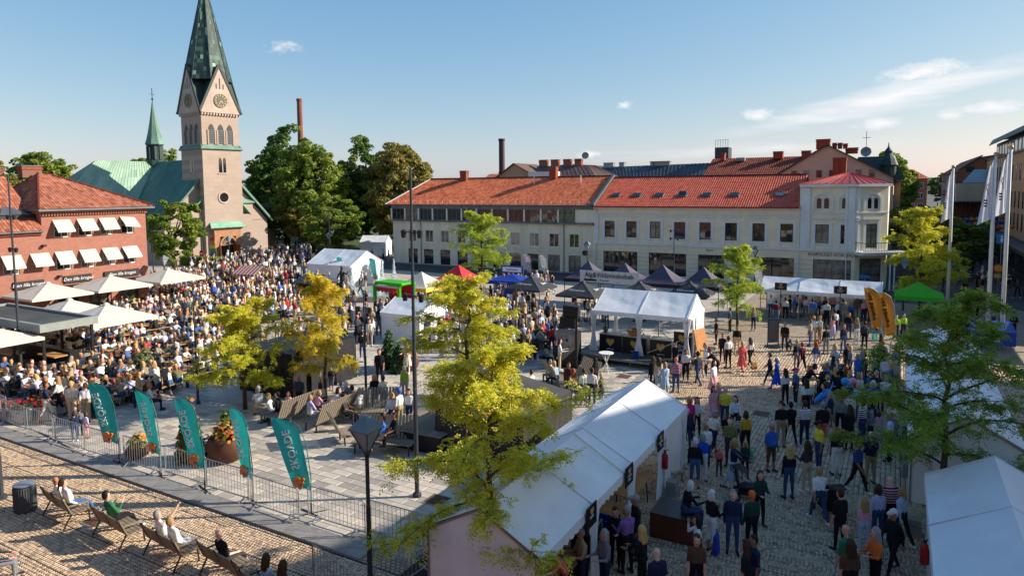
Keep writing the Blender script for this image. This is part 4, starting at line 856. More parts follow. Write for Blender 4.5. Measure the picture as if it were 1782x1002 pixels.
grid_windows(t, -43, 0, 9, (3, 6, 9), 1.2, 1.6, -.03, M_WHITE, -math.pi/2); window(t, 1.2, 11.9, 1.5, 1.0, -.03, 1, (1.0,), M_ZINC, .06)
for k in range(4): quick('balcony', lambda b: (b.box(-1.1, 0, 0, -.01, 3.2, .15), b.box(-1.1, 0, .15, -1.05, 3.2, 1.1)), M_BLACK, t, (0, 30, 2.6+k*2.6))
t = house('beige_corner_block', 'low beige concrete block with glass roof and terrace bar', 7.4, 16, 120, 131, 10.1, M_CONC)
quick('glass_roof', lambda b: b.slab([(.6, 0, 10.2), (4.5, 0, 10.2), (4.5, 6, 12.2), (2.5, 6, 12.2)], .1), M_LTMETAL, t)
quick('terrace', lambda b: (b.box(-1.5, -5, 4.6, 6, 0, 4.9), b.box(-1.5, -5, 7.4, 6, 0, 7.55), [b.box(-1.4+k*.9, -4.95, 4.9, -1.3+k*.9, -4.85, 7.4) for k in range(9)], b.box(-1.5, -5, 5.7, 6, -4.95, 5.8)), M_BLACK, t)
quick('terrace_wall', lambda b: (b.box(-1.3, -4.8, 3.0, 6, -4.6, 4.6), b.box(-1.3, -.4, 4.9, 6, -.1, 7.3)), M_DOORW, t)
t = house('ochre_block', 'ochre rendered block with tall narrow windows and dark metal penthouse', 12, 40, 90, 140, 13.6, M_ORANGE)
for z in (2.9+1.8, 7.2, 10.4):
    for i in range(16): window(t, 0, 0, .75, 1.9, 0, 1, (1.0,), M_DKMETAL, .06, -math.pi/2, loc=(-.03, 49-i*3.0, z))
quick('parapet', lambda b: b.box(-.25, -.2, 13.6, 10, 50.2, 13.85), M_DKMETAL, t)
ph = quick('penthouse', lambda b: (b.box(2.0, 6, 13.85, 20, 50, 16.6),), M_DKMETAL, t)
quick('penthouse_roof', lambda b: (b.slab([(.9, 5, 16.4), (.9, 50, 16.4), (1.4, 50, 17.3), (1.4, 5, 17.3)][::-1], .1), b.slab([(1.4, 5, 17.3), (1.4, 50, 17.3), (12, 50, 18.2), (12, 5, 18.2)][::-1], .15)), M_DKMETAL, ph)
for i in range(12): window(ph, 0, 0, 2.4, 1.7, 0, 2, (1.0,), M_WHITE, .08, -math.pi/2, loc=(1.97, 49-i*3.4, 14.4))
quick('street_canopy', lambda b: (b.box(-2.0, -40, 3.4, -.01, 38, 3.75), [b.box(-1.9, -38+k*6, 0, -1.75, -37.85+k*6, 3.4) for k in range(13)]), M_DKMETAL, t)
quick('shop_front', lambda b: b.box(-.08, -30, .1, -.01, 37, 3.2), M_GLASS, t)
t2 = house('pink_annex', 'pinkish lower annex with a band of windows beside the ochre block', 11.9, 30, 63, 89.8, 10.6, M_PINK)
for i in range(7): window(t2, 0, 0, 3.2, 2.0, 0, 3, (1.0,), M_WHITE, .08, -math.pi/2, loc=(-.03, 26-i*3.2, 6.4))
quick('shop_front', lambda b: b.box(-.06, 1, .1, -.01, 26, 3.2), M_GLASS, t2)
# the tall house just outside the picture on the right, whose shadow lies over the cobbles
t = thing('shading_house', 'tall rendered house beside the viewer at the edge of the square', 'building', g2w(21.0, 26.9), GA-math.atan2(11.3, 33))
quick('wall', lambda b: b.prism([(0, 0), (22, 6), (22, 34.9), (0, 34.9)], 0, 23.1), M_ORANGE, t)
for z in (4, 7.4, 10.8, 14.2, 17.6):
    for i in range(9): window(t, 0, 0, 1.3, 1.7, 0, 2, (1.0,), M_WHITE, .07, -math.pi/2, loc=(-.03, 33-i*3.7, z))
quick('eave', lambda b: b.prism([(-.4, -.3), (22, 5.7), (22, 35.2), (-.4, 35.2)], 23.1, 23.45), M_ZINC, t)
# the brick house the viewer looks out of: seen only mirrored in the panes opposite
t = house('opposite_brick_house', 'red brick house behind the viewer facing the long facades', -60, 9, -14, -4.0, 10.6, M_BRICK)
for z in (3.9, 7.4):
    for i in range(20): window(t, 0, 0, 1.3, 1.7, 0, 2, (1.0,), M_WHITE, .08, math.pi, loc=(68-i*3.4, 10.03, z))
quick('roof', lambda b: b.slab([(-1, 10.5, 10.6), (-1, 5, 12.6), (70, 5, 12.6), (70, 10.5, 10.6)], .2), mat('opposite_roof', '#a04a2c', .85), t)
# tall chimney stacks on the skyline
t = quick('brick_chimney_stack', lambda b: b.lathe([(1.9, 0), (1.35, 40), (1.25, 54), (1.45, 54.5), (1.45, 55.5), (1.0, 55.5)], 14), mat('old_brick_stack', '#8a5040', .9, var=.15, vscale=.3), None, g2w(-263.3, 250)); tag(t, 'tall round brick chimney stack rising behind the trees', 'chimney')
t = quick('steel_chimney_stack', lambda b: b.lathe([(1.0, 0), (.9, 14), (.75, 14.2), (.72, 21.8), (.85, 21.9), (.85, 22.4), (.4, 22.4)], 12), mat('maroon_steel', '#3d2228', .6, var=.2), None, g2w(-87.6, 150)); tag(t, 'slim dark steel chimney above the tiled roof', 'chimney')
# far roofs between the houses
for gx0, gx1, gy, h, lab in ((-75, -62, 118, 10.4, 'small red tiled roof behind the boarded house'), (-110, -92, 190, 11.5, 'far red roofs seen left of the steel chimney')):
    t = house('far_house', lab, gx0, gx1, gy, gy+12, h, M_PINK); gable_roof(t, gx1-gx0, 12, h, h+2.6, M_TILE3)
# low wooded ridge on the horizon
def hills():
    b = MB(); pts = []
    for i in range(121):
        a = R(-75+150*i/120); d = 1500; z = 14+9*math.sin(i*.31)+5*math.sin(i*.83+1)+3*math.sin(i*1.9)
        pts.append((math.sin(a)*d, math.cos(a)*d, max(4, z)))
    for i in range(120):
        p, q = pts[i], pts[i+1]
        b.add([(p[0]*.92, p[1]*.92, -1), (q[0]*.92, q[1]*.92, -1), q, p, (p[0]*1.3, p[1]*1.3, p[2]*.6), (q[0]*1.3, q[1]*1.3, q[2]*.6)], [(0, 1, 2, 3), (3, 2, 5, 4)])
    tag(b.build('hills', mat('wooded_hills', '#3d4a33', .95, var=.3, vscale=.02), None), 'low wooded hills on the horizon', 'hills', kind='structure')
hills()
# ------------------------------------------------------------------ trees
M_BARK = mat('bark', '#54483a', .95, var=.3, vscale=6, bump=.6, bscale=25, streak=.2)
def leafmat(name, stops): return mat_tone(name, stops, .6, .9, 0, spec=.3, noise=.16, trans=.48)
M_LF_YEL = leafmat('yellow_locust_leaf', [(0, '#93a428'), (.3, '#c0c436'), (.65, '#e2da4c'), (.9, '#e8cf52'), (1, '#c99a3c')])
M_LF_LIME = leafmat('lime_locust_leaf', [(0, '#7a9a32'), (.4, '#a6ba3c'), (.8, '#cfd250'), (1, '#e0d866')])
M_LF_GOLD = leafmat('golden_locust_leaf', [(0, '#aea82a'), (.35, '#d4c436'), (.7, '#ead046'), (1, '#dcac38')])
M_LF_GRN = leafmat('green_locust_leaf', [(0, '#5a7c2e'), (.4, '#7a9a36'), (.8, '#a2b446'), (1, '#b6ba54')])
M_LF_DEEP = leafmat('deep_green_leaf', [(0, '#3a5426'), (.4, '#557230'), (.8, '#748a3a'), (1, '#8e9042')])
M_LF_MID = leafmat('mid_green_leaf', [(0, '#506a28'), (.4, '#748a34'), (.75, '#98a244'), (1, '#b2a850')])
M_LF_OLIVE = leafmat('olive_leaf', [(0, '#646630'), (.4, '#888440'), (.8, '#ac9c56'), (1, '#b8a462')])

def leaf_quads(P, D, U, L, W):
    """diamond leaves: base P, direction D, side vector U, length L, width W"""
    a = P; b = P+D*(L*.5)[:, None]+U*(W*.5)[:, None]; c = P+D*L[:, None]; d = P+D*(L*.5)[:, None]-U*(W*.5)[:, None]
    V = np.stack([a, b, c, d], 1).reshape(-1, 3); return V, np.arange(len(P)*4).reshape(-1, 4)
def unit(v): return v/np.maximum(np.linalg.norm(v, axis=-1, keepdims=True), 1e-9)

def locust_tree(seed, H, spread, nb, nfr, leaf=.085, base=.26):
    """airy honey-locust form: tiers of spreading limbs carrying feathery leaves"""
    r = np.random.default_rng(seed); wood = MB(); FP, FD = [], []
    tr = [Vector((0, 0, -.05))]; n = 9
    for i in range(1, n+1): tr.append(Vector((r.normal(0, .035)*i*.35, r.normal(0, .035)*i*.35, H*.97*i/n)))
    rad = [.035*H**.5*(1.15-i/n)**1.1+.008 for i in range(n+1)]; wood.tube(tr, rad, 8)
    def at(t): x = t*n; i = min(int(x), n-1); return tr[i].lerp(tr[i+1], x-i)
    for k in range(nb):
        t = base+(.97-base)*((k+r.uniform(0, .9))/nb)**.9; a = k*2.4+r.uniform(-.5, .5); u = (t-base)/(1-base)
        L = spread*(.5+.62*math.sin(math.pi*min(1, (u*.86+.16)))**1.0)*(1-.42*u)*r.uniform(.72, 1.12)
        p = at(t); rise = r.uniform(.28, .55)+.5*u; d = Vector((math.cos(a), math.sin(a), rise)).normalized(); pts = [p.copy()]
        m = 7
        for j in range(m):
            d = (d+Vector((r.normal(0, .16), r.normal(0, .16), -.085+r.normal(0, .07)))).normalized(); p = p+d*(L/m); pts.append(p.copy())
        wood.tube(pts, [max(.007, .016*L*(1-j/(m+.6))) for j in range(m+1)], 5)
        for j in range(1, m+1):
            for q in range(3 if j < m else 4):
                da = d if j == m and q == 0 else Vector((r.normal(), r.normal(), r.normal(.15, .45))).normalized()
                dd = (d*.75+da).normalized(); l2 = L*r.uniform(.16, .34)*(1.15-.4*j/m)
                p2 = pts[j]; tw = [p2.copy()]; mm = 4
                for _ in range(mm):
                    dd = (dd+Vector((r.normal(0, .18), r.normal(0, .18), -.07+r.normal(0, .1)))).normalized(); p2 = p2+dd*(l2/mm); tw.append(p2.copy())
                if j > 1 or q == 0: wood.tube(tw, [.007, .006, .005, .004, .003], 3, False)
                for s_ in range(mm*2): 
                    f = (s_+1)/(mm*2)*mm; i0 = min(int(f), mm-1); FP.append(tw[i0].lerp(tw[i0+1], f-i0)); FD.append(dd)
    FP = np.array([tuple(v) for v in FP]); FD = np.array([tuple(v) for v in FD])
    idx = r.integers(0, len(FP), nfr); P0 = FP[idx]+r.normal(0, .045, (nfr, 3)); D = unit(FD[idx]*.5+r.normal(0, 1, (nfr, 3))*[.75, .75, .45]+[0, 0, .05])
    Lf = r.uniform(.14, .27, nfr); S = unit(np.cross(D, unit(r.normal(0, .35, (nfr, 3))+[0, 0, 1]))); Vs, Qs, Ts, o = [], [], [], 0
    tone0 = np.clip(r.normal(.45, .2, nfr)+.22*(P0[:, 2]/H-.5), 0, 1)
    for k in range(7):                     # leaflets left and right along the drooping rachis
        f = (k+.4)/7; side = 1 if k % 2 else -1
        p = P0+D*(Lf*f)[:, None]+np.array([0, 0, -1.0])*(Lf*.45*f*f)[:, None]
        d = unit(D*.45+S*side*.9+np.array([0, 0, -.35])+r.normal(0, .12, (nfr, 3))); nrm = unit(np.cross(d, D)+r.normal(0, .15, (nfr, 3)))
        V, Q = leaf_quads(p, d, unit(np.cross(d, nrm)), np.full(nfr, leaf)*(1.15-.4*f)*r.uniform(.8, 1.25, nfr), np.full(nfr, leaf*.48))
        Vs.append(V); Qs.append(Q+o); Ts.append(np.clip(tone0+r.normal(0, .08, nfr), 0, 1)); o += len(V)
    return wood, (np.concatenate(Vs), np.concatenate(Qs), np.concatenate(Ts))

def broad_tree(seed, H, RX, RZ, clumps, per, leaf=.34, zc=.6, lobes=6):
    """heavy broad crown built of leaf clumps, open between them"""
    r = np.random.default_rng(seed); wood = MB(); zc = H-RZ
    wood.tube([(0, 0, -.1), (r.normal(0, .1), r.normal(0, .1), H*.2), (r.normal(0, .2), r.normal(0, .2), H*.5), (0, 0, H*.8)], [.028*H, .022*H, .014*H, .004*H], 9)
    L = [(unit(r.normal(0, 1, 3)*[1, 1, .8]), r.uniform(.5, .9)) for _ in range(lobes)]
    C = []; tries = 0
    while len(C) < clumps and tries < clumps*40:
        tries += 1; d = unit(r.normal(0, 1, 3)); k = r.uniform(.35, 1)**.5; bulge = 1+.16*sum(max(0, float(np.dot(d, l[0])))**4*l[1] for l in L)-.08
        p = d*k*bulge*np.array([RX, RX, RZ]); 
        if p[2] < 0: p[:2] *= 1+.12*p[2]/RZ
        if p[2] < -.92*RZ: continue
        C.append(p+[0, 0, zc])
    C = np.array(C)
    for i in range(0, len(C), 7):
        z0 = H*r.uniform(.22, .5); c = C[i]; wood.tube([(0, 0, z0), tuple(c*[.5, .5, 0]+[0, 0, (z0+c[2])*.52]), tuple(c)], [.008*H, .005*H, .015], 5, False)
    cr = r.uniform(.09, .17, len(C))*RX; n = len(C)*per; ci = np.repeat(np.arange(len(C)), per)
    d = unit(r.normal(0, 1, (n, 3))+[0, 0, .35]); rr = r.uniform(.55, 1.05, n)**.6
    P = C[ci]+d*(cr[ci]*rr)[:, None]*[1.15, 1.15, .75]
    nrm = unit(d*.7+r.normal(0, .55, (n, 3))+[0, 0, .3]); D = unit(np.cross(nrm, r.normal(0, 1, (n, 3)))); U = np.cross(nrm, D)
    lf = leaf*r.uniform(.6, 1.3, n); V, Q = leaf_quads(P-D*(lf*.5)[:, None], D, U, lf, lf*.8)
    tone = np.clip(r.normal(.45, .14, len(C))[ci]+r.normal(0, .14, n), 0, 1)
    return wood, (V, Q, tone)

def tree(name, label, form, loc, rz, sc, leafm, group=None):
    t = thing(name, label, 'tree', loc, rz, group); wm, cm = form
    a = link('trunk', wm, t); b = link('crown', cm, t)
    for o in (a, b): o.scale = sc
    b.material_slots[0].link = 'OBJECT'; b.material_slots[0].material = leafm
    return t
def form(w, c): return w.mesh('trunk', M_BARK, True), np_mesh('crown', c[0], c[1], M_LF_GRN, c[2])
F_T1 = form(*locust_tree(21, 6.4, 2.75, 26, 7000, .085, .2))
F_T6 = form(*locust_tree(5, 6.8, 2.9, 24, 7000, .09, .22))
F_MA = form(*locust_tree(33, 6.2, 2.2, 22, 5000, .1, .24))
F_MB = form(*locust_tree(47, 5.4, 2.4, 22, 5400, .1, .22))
GL = 'honey locust trees of the square'
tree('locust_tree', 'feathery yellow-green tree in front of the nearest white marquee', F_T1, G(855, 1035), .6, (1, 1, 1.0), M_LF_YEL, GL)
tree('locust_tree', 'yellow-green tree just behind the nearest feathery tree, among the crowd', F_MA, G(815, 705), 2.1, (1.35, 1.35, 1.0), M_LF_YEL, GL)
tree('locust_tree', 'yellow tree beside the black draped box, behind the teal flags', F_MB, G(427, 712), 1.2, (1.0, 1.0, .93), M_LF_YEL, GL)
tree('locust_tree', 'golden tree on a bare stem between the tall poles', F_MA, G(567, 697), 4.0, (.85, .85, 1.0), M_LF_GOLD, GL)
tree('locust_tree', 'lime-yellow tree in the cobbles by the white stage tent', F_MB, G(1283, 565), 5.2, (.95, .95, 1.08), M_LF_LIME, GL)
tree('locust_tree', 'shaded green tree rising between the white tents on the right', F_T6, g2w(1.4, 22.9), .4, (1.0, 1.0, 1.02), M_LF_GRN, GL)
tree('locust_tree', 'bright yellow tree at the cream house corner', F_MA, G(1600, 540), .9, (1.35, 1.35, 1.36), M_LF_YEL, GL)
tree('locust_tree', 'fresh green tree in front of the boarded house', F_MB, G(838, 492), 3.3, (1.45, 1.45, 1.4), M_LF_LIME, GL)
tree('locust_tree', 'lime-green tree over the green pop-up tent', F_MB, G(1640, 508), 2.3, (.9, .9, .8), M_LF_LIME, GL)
B_A = form(*broad_tree(3, 20, 6.3, 9.4, 210, 110, .52)); B_B = form(*broad_tree(8, 18, 6.6, 8.4, 210, 110, .52)); B_C = form(*broad_tree(14, 10, 3.4, 4.3, 120, 120, .3))
TR = 'broad trees round the church'
def far_tree(label, px, pyb, gy, h, w, f, H0, R0, m, rz, z=0, nm='broad_tree'):
    d = ray(px, pyb); gx, gyd = w2g(d); k = gy/gyd; p = Vector((d.x*k, d.y*k, 0))
    return tree(nm, label, f, p, rz, (w/R0, w/R0, h/H0), m, TR)
tree('broad_tree', 'round lime tree between the brick house and the church', B_C, G(303, 478), .3, (1.02, 1.02, .93), M_LF_MID, TR)
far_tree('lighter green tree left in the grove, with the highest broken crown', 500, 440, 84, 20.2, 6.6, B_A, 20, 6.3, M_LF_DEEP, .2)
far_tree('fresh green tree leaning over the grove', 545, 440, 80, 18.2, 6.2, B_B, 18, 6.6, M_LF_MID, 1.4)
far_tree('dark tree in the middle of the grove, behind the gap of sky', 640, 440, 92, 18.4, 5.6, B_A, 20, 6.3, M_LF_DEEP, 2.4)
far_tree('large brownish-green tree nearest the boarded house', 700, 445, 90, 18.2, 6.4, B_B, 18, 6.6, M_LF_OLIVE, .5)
far_tree('low chestnut at the edge of the grove', 580, 440, 73, 9.6, 4.6, B_C, 10, 3.4, M_LF_MID, 2.0)
far_tree('small chestnut beside the churchyard path', 530, 440, 78, 11.0, 4.4, B_C, 10, 3.4, M_LF_OLIVE, 4.0)
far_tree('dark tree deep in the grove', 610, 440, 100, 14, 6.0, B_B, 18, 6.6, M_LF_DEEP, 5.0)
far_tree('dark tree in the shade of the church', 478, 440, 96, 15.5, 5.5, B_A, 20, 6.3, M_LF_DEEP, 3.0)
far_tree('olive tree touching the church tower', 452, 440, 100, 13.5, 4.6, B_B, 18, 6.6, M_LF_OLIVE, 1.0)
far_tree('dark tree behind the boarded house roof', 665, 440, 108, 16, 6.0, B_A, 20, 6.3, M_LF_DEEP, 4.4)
far_tree('tall tree behind the brick house, widest on the skyline', 75, 380, 70, 18.2, 6.6, B_B, 18, 6.6, M_LF_MID, 2.2)
far_tree('tree behind the brick house at the picture edge', 5, 380, 62, 15.2, 5.0, B_A, 20, 6.3, M_LF_OLIVE, 2.9)
far_tree('lower tree between brick house and copper roof', 120, 380, 74, 14.6, 4.8, B_A, 20, 6.3, M_LF_MID, .9)
far_tree('tree showing behind the ridge turret', 250, 400, 105, 19.0, 6.0, B_B, 18, 6.6, M_LF_DEEP, 3.7)
far_tree('tree between ridge turret and tower', 305, 400, 108, 19.5, 5.6, B_A, 20, 6.3, M_LF_MID, 1.9)
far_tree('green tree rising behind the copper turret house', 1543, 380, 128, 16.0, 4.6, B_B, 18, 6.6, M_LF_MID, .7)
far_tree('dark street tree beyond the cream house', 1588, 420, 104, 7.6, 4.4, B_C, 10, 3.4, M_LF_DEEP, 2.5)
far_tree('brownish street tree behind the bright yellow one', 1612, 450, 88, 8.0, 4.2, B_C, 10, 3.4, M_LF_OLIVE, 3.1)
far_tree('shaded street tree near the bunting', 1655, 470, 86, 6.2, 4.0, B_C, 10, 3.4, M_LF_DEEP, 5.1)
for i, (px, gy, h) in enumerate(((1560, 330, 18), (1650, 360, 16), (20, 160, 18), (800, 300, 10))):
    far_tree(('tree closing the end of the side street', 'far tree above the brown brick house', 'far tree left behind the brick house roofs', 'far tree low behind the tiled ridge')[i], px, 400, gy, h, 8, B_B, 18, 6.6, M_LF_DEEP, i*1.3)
# clipped hedge by the church
def hedge():
    r = np.random.default_rng(4); n = 9000; P = np.stack([r.uniform(0, 17, n), r.uniform(0, 1.1, n), r.uniform(.05, 1.25, n)], 1)
    f = r.integers(0, 3, n); P[f == 0, 1] = r.uniform(-.03, .05, (f == 0).sum()); P[f == 1, 2] = 1.25+r.normal(0, .05, (f == 1).sum())
    nrm = unit(r.normal(0, .6, (n, 3))+np.where((f == 1)[:, None], [[0, 0, 1]], [[0, -1, .2]])); D = unit(np.cross(nrm, r.normal(0, 1, (n, 3)))); lf = r.uniform(.1, .2, n)
    V, Q = leaf_quads(P, D, np.cross(nrm, D), lf, lf*.7); a, b = G(312, 462), G(378, 466); rz = math.atan2(b.y-a.y, b.x-a.x)
    t = thing('hedge', 'clipped green hedge in front of the church', 'hedge', a, rz)
    link('leaves', np_mesh('leaves', V, Q, M_LF_GRN, np.clip(r.normal(.4, .2, n), 0, 1)), t).scale = ((b-a).length/17, 1, 1)
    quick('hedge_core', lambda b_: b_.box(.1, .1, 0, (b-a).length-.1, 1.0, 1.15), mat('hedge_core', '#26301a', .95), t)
hedge()
# ------------------------------------------------------------------ tents, stalls, parasols
M_PVC = mat('white_marquee_cloth', '#eeeeec', .5, var=.05, vscale=.8, bump=.45, bscale=3.5, trans=.12)
M_PVC2 = mat('cream_tent_cloth', '#e8e0cf', .7, var=.05, vscale=1.0, bump=.12, bscale=6, trans=.3)
M_ALU = mat('aluminium', '#a9abad', .4, .7, var=.06)
M_PURPLE = mat('dark_purple_cloth', '#4a3f52', .55, var=.12, vscale=1.5, bump=.15, bscale=5, spec=.5)
M_CHAR = mat('charcoal_cloth', '#37383a', .65, var=.12, vscale=1.5, bump=.15, bscale=6)
M_CANVAS = mat('offwhite_canvas', '#ded8cc', .85, var=.05, vscale=1.5, bump=.1, bscale=8, trans=.25)
M_BLACKCL = mat('black_drape', '#1d1d21', .6, var=.25, vscale=2, bump=.5, bscale=3)
M_BOARD = mat('black_board', '#15151a', .45, var=.08)
M_LOGO = mat('ochre_print', '#c89a4c', .7, var=.1)
M_PRINT = mat('white_print', '#e6e6e4', .7, var=.03)
M_WOOD = mat('weathered_wood', '#8f8271', .85, var=.22, vscale=4, streak=6, bump=.2, bscale=30)
M_PINE = mat('pine_wood', '#b98a54', .7, var=.15, vscale=3, streak=5)
M_REDCL = mat('red_cloth', '#d2343a', .7, var=.08, trans=.25); M_GREENCL = mat('bright_green_cloth', '#46c11f', .65, var=.06, trans=.3)
M_BLUECL = mat('blue_cloth', '#1d3f9e', .6, var=.1, trans=.15); M_YELCL = mat('yellow_cloth', '#e3c13a', .7, var=.06)
def cloth(b, p00, p10, p11, p01, nu=8, nv=5, sag=.05, wr=.012, seed=0, mi=0):
    """hung cloth: a slack, slightly wrinkled sheet between four corners"""
    r = np.random.default_rng(seed+17); P = [np.array(p, float) for p in (p00, p10, p11, p01)]; nn = np.cross(P[1]-P[0], P[3]-P[0]); nn /= max(np.linalg.norm(nn), 1e-9)
    f1, f2 = r.uniform(2, 5, 2); ph = r.uniform(0, 6, 2); vs = []
    for j in range(nv+1):
        for i in range(nu+1):
            u, v = i/nu, j/nv; p = (P[0]*(1-u)+P[1]*u)*(1-v)+(P[3]*(1-u)+P[2]*u)*v; e = math.sin(math.pi*u)*math.sin(math.pi*v)
            p = p-nn*sag*e*(1 if nn[2] >= 0 else -1)+nn*wr*e*(math.sin(f1*6*u+ph[0]+v*3)+math.sin(f2*5*v+u*7+ph[1])); vs.append(tuple(p))
    b.add(vs, [(j*(nu+1)+i, j*(nu+1)+i+1, (j+1)*(nu+1)+i+1, (j+1)*(nu+1)+i) for j in range(nv) for i in range(nu)], mi)
def valance(b, p, q, h=.28, n=None, mi=0, depth=.07):
    """hanging strip with a scalloped lower edge"""
    p, q = Vector(p), Vector(q); L = (q-p).length; n = n or max(3, int(L/.28)); top, bot = [], []
    d = (q-p)/L; side = Vector((-d.y, d.x, 0))
    for i in range(n*4+1):
        t = i/(n*4); c = p.lerp(q, t)+side*.012*math.sin(i*1.3); top.append(p.lerp(q, t)); bot.append(c-Vector((0, 0, h-depth*(1-abs(math.sin(math.pi*t*n))))))
    m = len(top); b.add(top+bot, [(i, i+1, m+i+1, m+i) for i in range(m-1)], mi)
def curtain(b, x, y, z0, z1, w=.5, along='x', tie=.45, seed=0):
    """gathered curtain, tied in towards the pole"""
    r = random.Random(seed); n = 14; rows = 8; vs = []
    for j in range(rows+1):
        t = j/rows; z = z1+(z0-z1)*t; ww = w*(1-(1-tie)*math.sin(math.pi*min(1, t*1.05))**1.2)
        for i in range(n+1):
            u = (i/n-.5)*ww; f = .05*math.sin(i*1.75+seed)*(1-.3*t)
            vs.append((x+u, y+f, z) if along == 'x' else (x+f, y+u, z))
    b.add(vs, [(j*(n+1)+i, j*(n+1)+i+1, (j+1)*(n+1)+i+1, (j+1)*(n+1)+i) for j in range(rows) for i in range(n)])
def marquee(label, gx, gy, L, W, eave, ridge, nb, walls=(), rz=GA, z=0.0, curtains=(), m=M_PVC, name='marquee', gable=(True, True)):
    """gable tent, ridge along local x; local y across; origin at one corner"""
    t = thing(name, label, 'tent', g2w(gx, gy, z), rz); bl = L/nb
    for i in range(nb):
        for s in (0, 1):
            y0 = 0 if s == 0 else W; b = MB()
            if s == 0: cloth(b, (i*bl, -.08, eave), ((i+1)*bl, -.08, eave), ((i+1)*bl, W/2, ridge), (i*bl, W/2, ridge), 12, 9, .06, .016, i*3+s)
            else: cloth(b, ((i+1)*bl, W+.08, eave), (i*bl, W+.08, eave), (i*bl, W/2, ridge), ((i+1)*bl, W/2, ridge), 12, 9, .06, .016, i*3+s)
            p = b.build('roof_panel', m, t, smooth=True)
            v = MB(); valance(v, (i*bl, (-.085 if s == 0 else W+.085), eave), ((i+1)*bl, (-.085 if s == 0 else W+.085), eave)); v.build('valance', m, p)
    for k in range(nb+1):
        x = k*bl; b = MB()
        for y in (.02, W-.02): b.box(x-.03, y-.03, 0, x+.03, y+.03, eave)
        b.beam((x, 0, eave-.03), (x, W/2, ridge-.03), .05, .05); b.beam((x, W, eave-.03), (x, W/2, ridge-.03), .05, .05); b.build('frame', M_ALU, t)
        sm = MB(); sm.beam((x, -.1, eave+.012), (x, W/2, ridge+.012), .06, .012); sm.beam((x, W+.1, eave+.012), (x, W/2, ridge+.012), .06, .012); sm.build('seam_strip', m, t)
    for k, x in enumerate((0, L)):
        if gable[k]:
            b = MB(); cloth(b, (x, 0, eave-.02), (x, W, eave-.02), (x, W/2+.001, ridge-.01), (x, W/2-.001, ridge-.01), 8, 4, 0, .008, k); valance(b, (x+(.02 if k else -.02), 0, eave), (x+(.02 if k else -.02), W, eave), .25); b.build('gable_panel', m, t, smooth=True)
    for w in walls:
        b = MB()
        if w == 'front': cloth(b, (0, .0, .02), (L, .0, .02), (L, .0, eave-.02), (0, .0, eave-.02), 24, 5, .0, .02, 1)
        if w == 'back': cloth(b, (L, W, .02), (0, W, .02), (0, W, eave-.02), (L, W, eave-.02), 24, 5, .0, .02, 2)
        if w == 'left': cloth(b, (0, W, .02), (0, 0, .02), (0, 0, eave-.02), (0, W, eave-.02), 10, 5, .0, .02, 3)
        if w == 'right': cloth(b, (L, 0, .02), (L, W, .02), (L, W, eave-.02), (L, 0, eave-.02), 10, 5, .0, .02, 4)
        b.build('side_wall', m, t, smooth=True)
    for k, (x, y, al) in enumerate(curtains): quick('curtain', lambda b: curtain(b, x, y, .05, eave-.05, .55, al, .4, k), m, t, smooth=True)
    return t
def popup(label, gx, gy, S, eave, apex, m, D=None, rz=GA, vm=None, name='popup_tent', group=None, legs=True, text_=None, z=0.0):
    """pop-up gazebo: concave pyramid roof, straight valance, four legs"""
    D = D or S; t = thing(name, label, 'tent', g2w(gx, gy, z), rz, group); hx, hy = S/2, D/2; n = 8
    cs = [(-hx, -hy), (hx, -hy), (hx, hy), (-hx, hy)]
    for k in range(4):
        a, c = cs[k], cs[(k+1) % 4]; vs = []; b = MB()
        for j in range(n+1):
            f = j/n; z_ = eave+(apex-eave)*(f**1.45*.75+f*.25)
            for i in range(n+1):
                u = i/n; x = (a[0]*(1-u)+c[0]*u)*(1-f); y = (a[1]*(1-u)+c[1]*u)*(1-f); vs.append((x, y, z_-.05*math.sin(math.pi*u)*(1-f)*math.sin(math.pi*min(1, f+.15))))
        b.add(vs, [(j*(n+1)+i, j*(n+1)+i+1, (j+1)*(n+1)+i+1, (j+1)*(n+1)+i) for j in range(n) for i in range(n)])
        p = b.build('roof_panel', m, t, smooth=True)
        v = MB(); v.slab([(a[0], a[1], eave-.3), (c[0], c[1], eave-.3), (c[0], c[1], eave), (a[0], a[1], eave)], .008); v.build('valance', vm or m, p)
        if legs: quick('leg', lambda q: q.box(a[0]*.97-.025, a[1]*.97-.025, 0, a[0]*.97+.025, a[1]*.97+.025, eave), M_ALU if m is not M_PURPLE else M_BLACK, t)
    quick('frame', lambda b: [b.beam((a[0]*.96, a[1]*.96, eave-.35), (c[0]*.96, c[1]*.96, eave-.05), .03) for a, c in zip(cs, cs[1:]+cs[:1])], M_BLACK, t)
    return t
